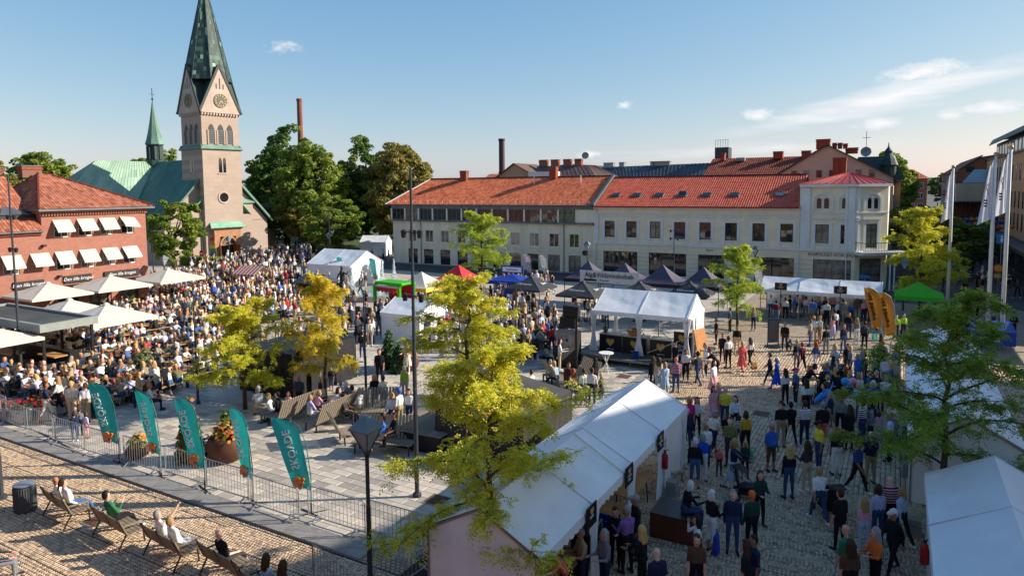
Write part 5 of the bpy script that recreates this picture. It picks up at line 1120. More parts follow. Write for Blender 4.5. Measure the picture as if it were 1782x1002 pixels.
def parasol(label, gx, gy, S, eave, apex, m, group, pm=M_ALU, base=.3, ribs=8):
    t = thing('parasol', label, 'parasol', g2w(gx, gy), GA, group); h = S/2; b = MB()
    ring = [(-h, -h), (0, -h), (h, -h), (h, 0), (h, h), (0, h), (-h, h), (-h, 0)]
    for k in range(8):
        a, c = ring[k], ring[(k+1) % 8]; mid = ((a[0]+c[0])*.27, (a[1]+c[1])*.27, eave+(apex-eave)*.43)
        b.add([(*a, eave), (*c, eave), (0, 0, apex), mid], [(0, 1, 3), (1, 2, 3), (2, 0, 3)])
    cp = b.build('canopy', m, t)
    quick('canopy_edge', lambda q: [q.slab([(*a, eave-.16), (*c, eave-.16), (*c, eave+.001), (*a, eave+.001)], .006) for a, c in ((ring[0], ring[2]), (ring[2], ring[4]), (ring[4], ring[6]), (ring[6], ring[0]))], m, cp)
    quick('cap', lambda q: q.lathe([(.22, apex-.06), (.16, apex+.03), (.04, apex+.1)], 8), m, cp)
    for k in range(8): link('rib', MB().beam((0, 0, apex-.12), (ring[k][0]*.98, ring[k][1]*.98, eave-.02), .03, .03).mesh('rib', pm), t)
    quick('pole', lambda q: q.tube([(0, 0, 0), (0, 0, apex)], .04, 8), pm, t); quick('foot', lambda q: (q.box(-.4, -.4, 0, .4, .4, .07),), M_BLACK, t)
    return t
# near row of market marquees
Q = marquee('long white marquee nearest the viewer, lit on its far end', -9.35, 12.4, 11.5, 2.9, 2.12, 2.92, 4, rz=GA+math.pi/2)
Q.location = g2w(-6.45, 12.4); # local x runs along gy, local y towards -gx
for nm, args in (('left', 0), ('back', 1)):
    b = MB()
    if nm == 'left': cloth(b, (0, 2.9, .02), (0, 0, .02), (0, 0, 2.1), (0, 2.9, 2.1), 12, 6, .0, .025, 3)
    else: cloth(b, (11.5, 2.9, .02), (0, 2.9, .02), (0, 2.9, 2.1), (11.5, 2.9, 2.1), 30, 6, .0, .025, 5)
    b.build('side_wall', M_PVC, Q, smooth=True)
for k, x in enumerate((2.95, 5.75, 8.55, 11.3)): quick('curtain', lambda b: curtain(b, x, -.05, .05, 2.05, .75, 'x', .5, k), M_PVC, Q, smooth=True)
quick('end_wall', lambda b: cloth(b, (9.0, -.02, .03), (11.4, -.02, .03), (11.4, -.02, 2.1), (9.3, -.02, 2.1), 12, 6, .0, .03, 9), M_PVC, Q, smooth=True)
quick('guy_rope', lambda b: b.tube([(5.1, 1.45, 2.95), (5.0, -.05, 2.16), (5.05, -.12, .1)], .012, 5), mat('yellow_rope', '#c6b84a', .8), Q)
def hang_sign(root, x, y, z, w, h, rz=0.0, lines=('',), name='hanging_sign', label=None):
    s = quick(name, lambda b: (b.box(-w/2, -.012, -h/2, w/2, .012, h/2),), M_BOARD, root, (x, y, z), rz)
    quick('emblem', lambda b: emblem(b, h*.16), M_LOGO, s, (0, -.016, h*.22)); 
    for i, t_ in enumerate(lines): text('sign_lettering', t_, h*.16, M_PRINT, s, (0, -.014, -h*.05-i*h*.19), (math.pi/2, 0, 0))
    return s
def emblem(b, r):
    """two-lobed heart-like print"""
    pts = [(r*1.0*(16*math.sin(a)**3)/13, r*(13*math.cos(a)-5*math.cos(2*a)-2*math.cos(3*a)-math.cos(4*a))/12) for a in [2*math.pi*i/28 for i in range(28)]]
    b.slab([(p[0], 0, p[1]) for p in pts], .004)
for x, ls in ((5.3, ('STREKE', 'FÄRG')), (8.2, ('GRUMSKA', 'NÄS')), (2.6, ('SMAK',))): hang_sign(Q, x, -.14, 1.98, .62, .55, 0, ls)
# goods tables inside the near marquee
def trestle(label, gx, gy, L, W, h, m, rz, goods=0, group='trestle tables in the near marquee'):
    t = thing('trestle_table', label, 'table', g2w(gx, gy), rz, group); quick('table_top', lambda b: b.box(-L/2, -W/2, h-.03, L/2, W/2, h), m, t)
    for sx in (-1, 1):
        for sy in (-1, 1): quick('leg', lambda b: b.beam((sx*(L/2-.2), sy*(W/2-.08), 0), (sx*(L/2-.28), sy*(W/2-.12), h-.03), .03), M_BLACK, t)
    return t
# right-hand marquees
R1 = marquee('white marquee cut by the lower right corner of the picture', 3.85, 8.6, 12.6, 2.9, 2.12, 2.92, 4, ('front', 'back', 'right'), rz=GA+math.pi/2)
R2 = marquee('long white marquee behind the shaded green tree', 3.5, 24.3, 15.6, 2.9, 2.15, 3.0, 5, ('front', 'back', 'left'), rz=GA+math.pi/2)
hw = MB(); cloth(hw, (11.7, 2.95, .0), (15.6, 2.95, 0), (15.6, 2.95, 2.1), (11.7, 2.95, 2.1), 8, 5, 0, .03, 2)
ST = marquee('open white stage tent with black counters in the middle of the square', -15.3, 36.7, 5.5, 3.7, 2.45, 3.5, 2, rz=GA, z=.42, curtains=((0, -.02, 'x'), (2.75, -.05, 'x'), (5.45, -.02, 'x'), (5.5, 1.3, 'y'), (0, 3.6, 'x')), name='stage_tent')
quick('back_wall', lambda b: cloth(b, (5.5, 1.9, .02), (5.5, 3.7, .02), (5.5, 3.7, 2.4), (5.5, 1.9, 2.4), 10, 6, 0, .02, 4), M_PVC, ST, smooth=True)
quick('end_gable', lambda b: b.slab([(5.53, 0, 2.2), (5.53, 3.7, 2.2), (5.53, 1.85, 3.5)], .01), M_PVC, ST)
BK = marquee('long white serving marquee in front of the corner shop', -9.0, 54.7, 8.2, 2.9, 2.12, 2.95, 3, ('back',), rz=GA)
MD = marquee('white marquee beside the fountain, far behind the crowd', -54.6, 52.2, 6.0, 5.2, 2.2, 3.6, 2, ('front', 'right', 'back'), rz=GA)
TG = marquee('closed small white tent among the crowd', -29.9, 34.95, 3.15, 3.0, 1.82, 2.62, 1, ('front', 'right', 'back', 'left'), rz=GA, name='small_tent')
quick('door_flap', lambda b: cloth(b, (3.17, 1.2, .02), (3.6, 1.9, .02), (3.17, 1.9, 1.8), (3.17, 1.6, 1.8), 6, 6, 0, .03, 4), M_PVC, TG, smooth=True)
FS = marquee('tiny white tent by the red banner near the church', -70.5, 78, 4.0, 3.2, 2.1, 3.0, 1, ('front', 'right'), rz=GA+.4, name='small_tent')
for i, x in enumerate((1.6, 5.6)): hang_sign(BK, x, -1.1, 2.55, .85, .55, 0, ('LARVERNA', 'ÖPPEN')); quick('sign_post', lambda b: b.tube([(x, -1.08, 0), (x, -1.08, 2.4)], .03, 6), M_BLACK, BK)
# purple row with the long banner
PU = 'dark purple pop-up tents in a row'
for i, x in enumerate((-23.3, -20.0, -16.7, -13.4)):
    popup(('dark purple tent at the boarded-house end of the row, behind the kebab banner', 'second dark purple tent from the kebab banner end', 'third dark purple tent, above the stage tent roof', 'dark purple tent at the yellow tree end of the row')[i], x, 54.7, 3.25, 2.25, 3.65, M_PURPLE, group=PU, vm=M_BOARD)
bn = thing('banner', 'long pale banner lettered for elk and boar kebab on the purple tents', 'banner', g2w(-23.2, 52.6, 2.1), GA)
quick('banner_cloth', lambda b: cloth(b, (0, 0, 0), (5.2, -.02, -.05), (5.2, 0, .98), (0, 0, 1.0), 20, 4, 0, .015, 8), mat('banner_cloth', '#d3cdc5', .8, var=.05), bn, smooth=True)
text('banner_lettering', 'Älg&Vildsvinskebab', .56, mat('ink', '#2a2426', .8), bn, (2.6, -.06, .62), (math.pi/2, 0, 0), sx=.98, ext=.006)
text('banner_small_print', 'Moverner', .2, mat('ink', '#2a2426', .8), bn, (2.2, -.06, .2), (math.pi/2, 0, 0), ext=.006); quick('banner_label', lambda b: b.box(.4, -.07, .13, 1.5, -.05, .28), M_BOARD, bn)
for x in (.1, 5.1): quick('banner_pole', lambda b: b.tube([(x, .03, -2.1), (x, .03, 1.0)], .025, 6), M_BLACK, bn)
BP = 'charcoal parasols by the bar'
for i, (x, y) in enumerate(((-25.4, 48.0), (-20.4, 46.8), (-16.6, 48.6), (-13.3, 50.2))):
    p = parasol(('charcoal parasol beside the blue stall', 'charcoal parasol next to the loudspeaker, printed on two sides', 'charcoal parasol half hidden behind the stage tent ridge', 'charcoal parasol behind the stage tent gable')[i], x, y, 3.1, 2.1, 2.95, M_CHAR, BP)
    text('print', 'MOverner', .3, M_PRINT, p, (0, -1.1, 2.46), (math.pi/2-.9, 0, 0), ext=.003); text('print', 'Zaeco', .3, M_PRINT, p, (1.1, 0, 2.46), (math.pi/2-.9, 0, math.pi/2), ext=.003)
    for sx, rzz, loc in ((0, 0, (0, -1.565, 2.03)), (1, math.pi/2, (1.565, 0, 2.03))): text('edge_print', 'Zaeco', .12, M_PRINT, p, loc, (math.pi/2, 0, rzz), ext=.002)
WP = 'white square parasols of the restaurant'
for i, (x, y, s) in enumerate(((-55.2, 27.0, 4.3), (-55.3, 31.7, 4.4), (-55.4, 36.8, 4.3), (-45.4, 23.4, 3.9), (-41.4, 23.4, 4.0))):
    parasol(('white parasol under the sign nearest the picture edge', 'white parasol in front of the middle restaurant sign', 'white parasol at the brick house corner', 'white parasol behind the bar pavilion roof', 'white parasol over the tables beside the bar pavilion')[i], x, y, s, 2.4, 3.25, M_CANVAS, WP, M_CHAR)
pr_ = w2g(G(78, 586, 2.4)); parasol('white parasol cut by the picture edge in front of the bar pavilion', pr_[0]-2.0, pr_[1]-2.0, 4.0, 2.4, 3.2, M_CANVAS, WP, M_CHAR)
# bar pavilion
def bar_pavilion():
    t = thing('bar_pavilion', 'dark flat-roofed bar pavilion with pale fascia and ribbed roof', 'pavilion', g2w(-48.5, 18.7), GA); L, W, h = 9.4, 2.6, 2.65
    quick('fascia', lambda b: (b.box(-.2, -.2, h, L+.2, 0, h+.42), b.box(-.2, W, h, L+.2, W+.2, h+.42), b.box(L, 0, h, L+.2, W, h+.42), b.box(-.2, 0, h, 0, W, h+.42)), mat('grey_fascia', '#8c918c', .7, var=.08), t)
    rf = quick('roof', lambda b: b.box(0, 0, h+.1, L, W, h+.22), M_BOARD, t)
    quick('roof_ribs', lambda b: [b.box(.1+i*.3, .02, h+.221, .2+i*.3, W-.02, h+.3) for i in range(31)], M_DKMETAL, rf)
    for x in (.05, 3.1, 6.2, L-.05):
        for y in (.05, W-.05): quick('post', lambda b: b.box(x-.06, y-.06, 0, x+.06, y+.06, h), M_BOARD, t)
    quick('counter', lambda b: (b.box(.2, .1, 0, 6.0, .55, 1.02),), M_BOARD, t); quick('counter_top', lambda b: b.box(.1, -.1, 1.02, 6.1, .65, 1.08), M_PINE, t)
    quick('back_counter', lambda b: b.box(.2, W-.6, 0, 8.0, W-.1, 1.0), M_BOARD, t)
    quick('shelf', lambda b: (b.box(.3, W-.4, 1.5, 6, W-.15, 1.54), b.box(6.6, 1.0, .9, 8.4, 1.7, .96)), M_PINE, t)
    quick('low_wall', lambda b: b.box(L+.3, -.3, 0, L+.42, 5.4, .95), M_DKMETAL, t)
    for i in range(14): link('bottle', bpy.data.meshes.get('bottle') or MB().lathe([(.04, 0), (.04, .18), (.015, .24), (.015, .32)], 7).mesh('bottle', mat('bottle_glass', '#9aa39b', .2, var=.1)), t, (.5+i*.38, W-.3, 1.54))
bar_pavilion()
# striped stall, booth, pop-ups, blue stall, kiosk
def striped_stall():
    t = thing('striped_stall', 'small market stall with red and white striped roof', 'stall', g2w(-54.6, 45.0), GA+.1); ms = [mat('red_stripe', '#c2473f', .8, var=.05, trans=.2), M_CANVAS]
    b = MB()
    for i in range(14):
        x0, x1 = -1.5+i*3/14, -1.5+(i+1)*3/14
        b.slab([(x0, -1.2, 2.0), (x1, -1.2, 2.0), (x1, 0, 2.7), (x0, 0, 2.7)], .01, i % 2); b.slab([(x0, 1.2, 2.0), (x0, 0, 2.7), (x1, 0, 2.7), (x1, 1.2, 2.0)], .01, i % 2); b.slab([(x0, -1.2, 1.8), (x1, -1.2, 1.8), (x1, -1.2, 2.0), (x0, -1.2, 2.0)], .01, i % 2)
    b.build('roof', ms, t)
    for sx in (-1.4, 1.4):
        for sy in (-1.1, 1.1): quick('post', lambda q: q.box(sx-.04, sy-.04, 0, sx+.04, sy+.04, 2.0), M_PINE, t)
    quick('counter', lambda q: q.box(-1.4, -1.1, .8, 1.4, -.4, .9), M_PINE, t)
striped_stall()
def green_booth():
    t = thing('green_booth', 'bright green and red carnival booth behind the white tent', 'booth', g2w(-34.0, 41.3), GA-.12); h = 2.75
    for sx in (-1.35, 1.35): quick('side_frame', lambda b: b.tube([(sx, -.7, 0), (sx, -.7, h-.3), (sx, -.55, h), (sx, .9, h), (sx, .9, 0)], .14, 8), M_GREENCL, t)
    quick('roof', lambda b: b.box(-1.35, -.65, h-.12, 1.35, .9, h+.1), M_GREENCL, t); quick('back', lambda b: b.box(-1.3, .85, 0, 1.3, .92, h-.2), M_REDCL, t)
    quick('red_frill', lambda b: valance(b, (-1.25, -.6, h-.2), (1.25, -.6, h-.2), .55, 6, 0, .15), M_REDCL, t); quick('cream_band', lambda b: b.box(-1.25, -.72, h-.3, 1.25, -.66, h-.15), M_CANVAS, t)
    quick('counter', lambda b: b.box(-1.25, -.7, 0, 1.25, -.1, 1.0), M_GREENCL, t); quick('prize_shelf', lambda b: [b.box(-1.2, .5, .9+k*.5, 1.2, .84, .94+k*.5) for k in range(3)], M_REDCL, t)
green_booth()
popup('cream pop-up tent with yellow lettered edge', -33.6, 44.4, 3.3, 2.2, 3.3, M_PVC2, vm=M_YELCL)
popup('red pop-up tent beside the cream one', -33.2, 49.2, 3.2, 2.2, 3.4, M_REDCL)
GP = popup('bright green pop-up tent behind the orange flags', 1.5, 57.2, 3.1, 2.1, 3.0, M_GREENCL)
BL = popup('low blue stall roof with a blue and white sign board', -28.4, 50.2, 3.8, 2.3, 2.75, M_BLUECL, 3.0, name='blue_stall')
quick('sign_board', lambda b: (b.box(-.5, -1.0, 2.95, 1.6, -.9, 3.55),), M_BLUECL, BL); quick('sign_panel', lambda b: b.box(-.35, -1.03, 3.05, 1.45, -1.01, 3.45), M_PRINT, BL); text('sign_lettering', 'Lamoner', .3, M_BLUECL, BL, (.55, -1.04, 3.25), (math.pi/2, 0, 0))
text('edge_lettering', 'Lamoner', .22, M_PRINT, BL, (0, -1.52, 2.14), (math.pi/2, 0, 0)); quick('menu_board', lambda b: (b.box(.2, -1.75, 0, 1.3, -1.69, 1.6),), M_BLUECL, BL); quick('menu_print', lambda b: b.box(.45, -1.77, .7, 1.05, -1.751, 1.3), M_PRINT, BL)
CK = thing('wooden_kiosk', 'small pine kiosk with dark roof beside the fountain', 'kiosk', g2w(-43.6, 42.6), GA+.2)
quick('body', lambda b: (b.box(-1.3, -1.0, 0, 1.3, 1.0, 1.0), b.box(-1.3, .8, 1.0, 1.3, 1.0, 2.1), b.box(-1.3, -1.0, 1.0, -1.1, 1.0, 2.1), b.box(1.1, -1.0, 1.0, 1.3, 1.0, 2.1)), M_PINE, CK); quick('roof', lambda b: (b.slab([(-1.6, -1.3, 2.1), (1.6, -1.3, 2.1), (1.0, 0, 2.75), (-1.0, 0, 2.75)], .08), b.slab([(1.6, 1.3, 2.1), (-1.6, 1.3, 2.1), (-1.0, 0, 2.75), (1.0, 0, 2.75)], .08), b.slab([(1.6, -1.3, 2.1), (1.6, 1.3, 2.1), (1.0, 0, 2.75)], .08), b.slab([(-1.6, 1.3, 2.1), (-1.6, -1.3, 2.1), (-1.0, 0, 2.75)], .08)), M_DKMETAL, CK)
# black draped box and dark tent
def draped(name, label, gx0, gy0, gx1, gy1, h, m, roof=0.0):
    t = thing(name, label, 'tent', g2w(gx0, gy0), GA); L, W = gx1-gx0, gy1-gy0
    for i, (p, q) in enumerate((((0, 0), (L, 0)), ((L, 0), (L, W)), ((L, W), (0, W)), ((0, W), (0, 0)))):
        b = MB(); n = 26; vs = []
        for j in range(7):
            for k in range(n+1):
                u = k/n; z = h*(1-j/6); f = .05*math.sin(k*1.9+i)*(.3+j/6); x = p[0]+(q[0]-p[0])*u; y = p[1]+(q[1]-p[1])*u
                nx, ny = (q[1]-p[1]), -(q[0]-p[0]); l = math.hypot(nx, ny); vs.append((x+nx/l*f, y+ny/l*f, z))
        b.add(vs, [(j*(n+1)+k, j*(n+1)+k+1, (j+1)*(n+1)+k+1, (j+1)*(n+1)+k) for j in range(6) for k in range(n)]); b.build('drape', m, t, smooth=True)
    if roof: quick('roof', lambda b: [cloth(b, (*p, h), (*q, h), (L/2+.01, W/2, h+roof), (L/2-.01, W/2, h+roof), 8, 6, .05, .02, 2) for p, q in (((0, 0), (L, 0)), ((L, 0), (L, W)), ((L, W), (0, W)), ((0, W), (0, 0)))], m, t, smooth=True)
    else: quick('top', lambda b: b.box(0.02, .02, h-.05, L-.02, W-.02, h-.01), m, t)
draped('draped_box', 'box draped in black cloth behind the yellow tree', -28.6, 22.6, -24.9, 27.0, 2.2, M_BLACKCL)
draped('dark_tent', 'charcoal grey tent half hidden behind the nearest feathery tree', -15.2, 20.8, -11.4, 25.0, 1.7, mat('grey_tent_cloth', '#343234', .6, var=.15, vscale=1.5, bump=.2, bscale=4), 1.15)
# stage, counters, flowers
def stage():
    s = thing('stage', 'low black stage with pale edge under the white stage tent', 'stage', g2w(-16.2, 35.6), GA); L, W = 7.0, 5.4
    for i in range(4): quick('stage_deck', lambda b: b.box(i*L/4+.01, 0, .3, (i+1)*L/4-.01, W, .42), mat('stage_ply', '#5a5650', .8, var=.15), s)
    for x in (0.2, 1.75, 3.5, 5.25, 6.8): quick('stage_leg', lambda b: (b.tube([(x, .08, 0), (x, .08, .3)], .025, 6), b.tube([(x, W-.08, 0), (x, W-.08, .3)], .025, 6)), M_ALU, s)
    quick('stage_rim', lambda b: b.box(0, -.03, .3, L, -.001, .42), M_KERB, s)
    CN = 'black bar counters on the stage'
    for i, (x, w, lb) in enumerate(((-15.05, 1.35, 'black counter with gold emblem under the sunlit end of the stage tent'), (-13.6, 1.4, 'black counter with gold emblem and flowers on top'), (-12.0, 1.25, 'black counter with gold emblem right of the tied curtain'))):
        c = thing('bar_counter', lb, 'counter', g2w(x, 36.95, .42), GA, CN)
        quick('front_panel', lambda b: b.box(0, 0, .05, w, .05, 1.0), M_BOARD, c); quick('counter_top', lambda b: b.box(-.03, -.03, 1.0, w+.03, .75, 1.05), M_ALU, c); [quick('counter_frame', lambda b: b.box(x_, .06, 0, x_+.04, .7, 1.0), M_ALU, c) for x_ in (0, w-.04)]
        quick('emblem', lambda b: emblem(b, .2), M_LOGO, c, (w/2, -.006, .6)); text('print', 'HJÄRTUM', .1, M_PRINT, c, (w/2, -.008, .18), (math.pi/2, 0, 0))
    c = thing('menu_stand', 'tall black menu stand with gold emblem and white lettering on the stage', 'sign', g2w(-10.6, 36.85, .42), GA)
    quick('board', lambda b: b.box(0, 0, 0, 1.0, .06, 1.6), M_BOARD, c); quick('post', lambda b: b.box(1.0, 0, 0, 1.1, .08, 1.65), M_ALU, c); quick('emblem', lambda b: emblem(b, .2), M_LOGO, c, (.5, -.006, 1.25))
    for i, tx in enumerate(('Prova', 'Kunskap', 'spisa')): text('lettering', tx, .19, M_PRINT, c, (.5, -.01, .82-i*.24), (math.pi/2, 0, 0))
    br = thing('cross_brace', 'crossed pale tent braces in front of the stage counters', 'brace', g2w(-10.4, 36.55, .42), GA); quick('bar', lambda b: b.beam((-1.6, 0, .3), (.9, 0, 1.5), .04), M_ALU, br); quick('bar', lambda b: b.beam((-.9, .05, 1.6), (1.1, .05, .1), .04), M_ALU, br)
    fl = thing('flower_basket', 'basket of orange and yellow flowers on the stage counter', 'flowers', g2w(-13.0, 37.25, 1.47), GA)
    quick('basket', lambda b: b.lathe([(.3, 0), (.42, .2), (.4, .22)], 12), M_PINE, fl)
    flower_heads(fl, .55, .35, .22, 160, 3, ['#d8a028', '#b5451f', '#e0c040', '#7a3d22', '#56702a'])
    pt = thing('potted_herb', 'small green potted plant on the stage counter', 'plant', g2w(-14.8, 37.3, 1.47), GA); quick('pot', lambda b: b.lathe([(.1, 0), (.14, .18)], 10), M_CHIM, pt); flower_heads(pt, .25, .22, .18, 70, 5, ['#5b8a2c', '#446f24'])
    dr = thing('leaning_board', 'tall orange wooden board leaning at the stage tent gable', 'board', g2w(-9.2, 38.2), GA+math.pi/2-.3)
    quick('panel', lambda b: b.slab([(-.55, 0, 0), (.65, 0, 0), (.5, .35, 2.0), (-.6, .35, 2.0)], .05), mat('orange_ply', '#b5793f', .7, var=.12), dr)
    fr = thing('folding_stool', 'yellow metal stool beside the leaning board', 'stool', g2w(-9.0, 36.9), GA)
    for sx in (-.16, .16):
        for sy in (-.16, .16): quick('leg', lambda b: b.beam((sx*1.3, sy*1.3, 0), (sx, sy, .72), .025), M_YELCL, fr)
    quick('seat', lambda b: b.box(-.2, -.2, .72, .2, .2, .76), M_YELCL, fr); quick('backrest', lambda b: (b.box(-.2, .18, 1.0, .2, .21, 1.1), b.box(-.2, .18, .76, -.17, .21, 1.1), b.box(.17, .18, .76, .2, .21, 1.1)), M_YELCL, fr)
    quick('bench_top', lambda b: (b.box(-16.0, 0, 0, 0, 0, 0)), M_WOOD, s) if False else None
    bt = thing('long_table', 'long grey table along the front of the stage', 'table', g2w(-16.1, 35.1), GA); quick('table_top', lambda b: b.box(0, -.35, .7, 2.4, .35, .74), M_WOOD, bt)
    for x in (.15, 2.25):
        for y in (-.3, .3): quick('leg', lambda b: b.beam((x, y, 0), (x, y, .7), .03), M_BLACK, bt)
def flower_heads(root, rx, rz_, size, n, seed, cols):
    r = np.random.default_rng(seed); d = unit(r.normal(0, 1, (n, 3))); d[:, 2] = np.abs(d[:, 2]); P = d*[rx, rx, rz_]*r.uniform(.4, 1, (n, 1))+[0, 0, .2]
    nrm = unit(d+r.normal(0, .4, (n, 3))+[0, 0, .4]); D = unit(np.cross(nrm, r.normal(0, 1, (n, 3)))); sz = size*r.uniform(.3, .8, n)
    for k, c in enumerate(cols):
        sel = np.arange(n) % len(cols) == k; V, Q_ = leaf_quads(P[sel], D[sel], np.cross(nrm, D)[sel], sz[sel], sz[sel]*.8)
        link('blossoms', np_mesh('blossoms', V, Q_, mat('petal_'+c[1:], c, .7, var=.15, vscale=9, trans=.2)), root)

stage()
# ------------------------------------------------------------------ street furniture, flags, planters, tables
M_GALV = mat('galvanised_steel', '#9da1a3', .45, .6, var=.1)
M_POLE = mat('dark_grey_pole', '#3b4147', .5, .3, var=.08)
M_TEAL = mat('teal_flag_cloth', '#25b0ab', .65, var=.08, vscale=2, trans=.3)
M_FLAGOR = mat('orange_print', '#d9772f', .7, var=.05); M_FLAGBL = mat('blue_print', '#2a6f9e', .7, var=.05)
M_SLAT = mat('bench_slat', '#8d7d66', .75, var=.2, vscale=5, streak=8)
# crowd barriers
def barrier_meshes():
    L = 2.25; fr = MB(); r = .019
    fr.tube([(0, 0, .16), (0, 0, 1.05), (.06, 0, 1.1), (L-.06, 0, 1.1), (L, 0, 1.05), (L, 0, .16)], r, 6); fr.beam((0, 0, .18), (L, 0, .18), .03)
    bar = MB().tube([(0, 0, .18), (0, 0, 1.09)], .008, 5)
    ft = MB(); ft.beam((0, -.3, .02), (0, 0, .2), .035); ft.beam((0, .3, .02), (0, 0, .2), .035); ft.box(-.02, -.34, 0, .02, .34, .03)
    return fr.mesh('frame', M_GALV), bar.mesh('bar', M_GALV), ft.mesh('foot', M_GALV)
BFR, BBAR, BFT = barrier_meshes()
def barrier(label, gx, gy, rz, n=15, tilt=0.0):
    t = thing('crowd_barrier', label, 'barrier', g2w(gx, gy), GA+rz, 'steel crowd barriers'); link('frame', BFR, t)
    for i in range(n): link('bar', BBAR, t, (.08+i*(2.25-.16)/(n-1), 0, 0))
    for x in (.35, 1.9): link('foot', BFT, t, (x, 0, 0))
    return t
gx = -36.0
for i in range(11):
    lab = ('steel barrier by the red flower boxes at the picture edge', 'steel barrier in front of the striding man', 'steel barrier beside the cluster of children', 'steel barrier just before the first teal flag from the picture edge', 'steel barrier behind the first teal flag', 'steel barrier between the second and third teal flags', 'steel barrier in front of the flower cone', 'steel barrier behind the fourth teal flag', 'steel barrier between the fourth and fifth teal flags', 'steel barrier behind the lantern post', 'steel barrier at the shadow edge beside the marquee wall')[i]
    barrier(lab, gx, 14.15+.12*math.sin(i*1.3)+(.5 if i < 1 else 0)+(.28 if i > 8 else 0), .02*math.sin(i*2.1)+(-.06 if i < 2 else 0)); gx += 2.3
barrier('steel barrier turned towards the viewer beside the marquee', -10.4, 14.2, -math.pi/2-.1)
barrier('steel barrier low in the shade at the lantern post foot', -12.6, 11.9, -.25)
for i, (x, y, a) in enumerate(((-.2, 41.0, math.pi/2), (-.2, 43.3, math.pi/2-.05), (-.5, 45.7, math.pi/2+.1), (-2.6, 58.8, 0), (-.3, 58.9, .05))):
    barrier(('steel barrier behind the white tent corner on the right', 'steel barrier by the black bollard', 'steel barrier below the orange flags', 'steel barrier beside the green pop-up', 'steel barrier behind the green pop-up')[i], x, y, a)
# feather flags
def flag_mesh(w=.78, h=2.25, lean=.32, z0=.72, m=M_TEAL, seed=0):
    """feather outline: straight mast edge on the right, curved head, slanted foot"""
    n, k = 26, 8; vs = []; r = random.Random(seed); ph = r.uniform(0, 6)
    for j in range(n+1):
        t = j/n; z = z0+h*t; xr = -lean*t**1.5
        head = 1.0 if t < .78 else math.sqrt(max(0, 1-((t-.78)/.22)**2)); xr2 = xr-(1-head)*w*.55
        xl = -w*(.62+.38*min(1, t*1.15))-lean*.75*t; xl = min(xl, xr2-.02); 
        for i in range(k+1):
            u = i/k; vs.append((xl+(xr2-xl)*u, .022*math.sin(u*7+ph+t*4)*(1-u)+.014*math.sin(t*9+ph), z+(.0 if t > .04 else (1-u)*.22*(1-t/.04))))
    b = MB(); b.add(vs, [(j*(k+1)+i, j*(k+1)+i+1, (j+1)*(k+1)+i+1, (j+1)*(k+1)+i) for j in range(n) for i in range(k)]); return b
def feather_flag(label, px, py, word, m, logo=True, rz=None, sc=1.0, seed=0, group='teal feather flags along the barrier', pr=M_PRINT, tall=1.0, mirrored=True, lean=.32):
    t = thing('feather_flag', label, 'flag', G(px, py), GA if rz is None else rz, group); t.scale = (sc, sc, sc*tall)
    f = flag_mesh(lean=lean, w=.66+lean*.4, seed=seed).build('flag_cloth', m, t, smooth=True)
    quick('mast', lambda b: b.tube([(0, 0, 0), (.02, 0, 1.2), (-.1, 0, 2.2), (-.3, 0, 2.75), (-.62, 0, 2.97), (-.95, 0, 2.96)], [.018, .016, .013, .011, .008, .006], 6), mat('teal_mast', '#0d6f70', .5) if logo else M_ALU, t)
    if word:
        bd = Vector((-.25, 0, .968)); ud = Vector((.968, 0, .25)) if mirrored else Vector((-.968, 0, -.25))
        rot = Matrix((bd, ud, bd.cross(ud))).transposed().to_euler()
        text('flag_lettering', word, .33, pr, f, (-.58, -.0, 2.0), rot, ext=.04)
    if logo:
        def blobs(b):
            for x, z, r_ in ((-.38, 1.1, .1), (-.26, 1.0, .085), (-.42, .95, .08), (-.3, .87, .075), (-.2, 1.1, .05)):
                b.tube([(x, -.075, z), (x, .075, z)], r_, 12)
        quick('logo', blobs, M_FLAGOR, f); quick('logo_core', lambda b: (b.tube([(-.27, -.085, .93), (-.27, .085, .93)], .055, 10), b.tube([(-.4, -.083, 1.07), (-.4, .083, 1.07)], .03, 8)), M_FLAGBL, f)
    quick('foot', lambda b: (b.beam((-.4, -.25, .02), (.4, .25, .02), .03), b.beam((-.4, .25, .03), (.4, -.25, .03), .03), b.tube([(0, 0, 0), (0, 0, .35)], .025, 6)), M_BLACK, t)
    return t
for i, (px, py) in enumerate(((208, 806), (281, 828), (357, 853), (441, 875), (542, 894))):
    feather_flag(('teal feather flag nearest the left picture edge', 'second teal feather flag from the left edge', 'middle one of the five teal feather flags', 'fourth teal feather flag, before the brown bowl planter', 'teal feather flag nearest the lantern post')[i], px, py, 'SKÖVDE', M_TEAL, seed=i, rz=GA+(.55, .1, .3, .0, .45)[i], tall=(1.0, .97, 1.02, .99, 1.0)[i], sc=1.02, lean=(.26, .38, .3, .22, .42)[i])
for i, (px, py, sc) in enumerate(((600, 497, 1.0), (657, 500, 1.0))): feather_flag(('far teal feather flag at the white marquee corner', 'far teal feather flag behind the fountain jets')[i], px, py, 'SKÖVDE', M_TEAL, seed=7+i, rz=GA, group='far teal feather flags')
M_FLORG = mat('orange_flag_cloth', '#d08a35', .7, var=.06, trans=.35)
for i, (px, py) in enumerate(((1533, 598), (1557, 612))): feather_flag(('orange feather flag farther behind, touching the white marquee', 'orange feather flag in front, before the green pop-up')[i], px, py, 'framtid zon', M_FLORG, False, GA+.5, 1.15, 11+i, 'orange feather flags', M_BOARD, 1.05, False)
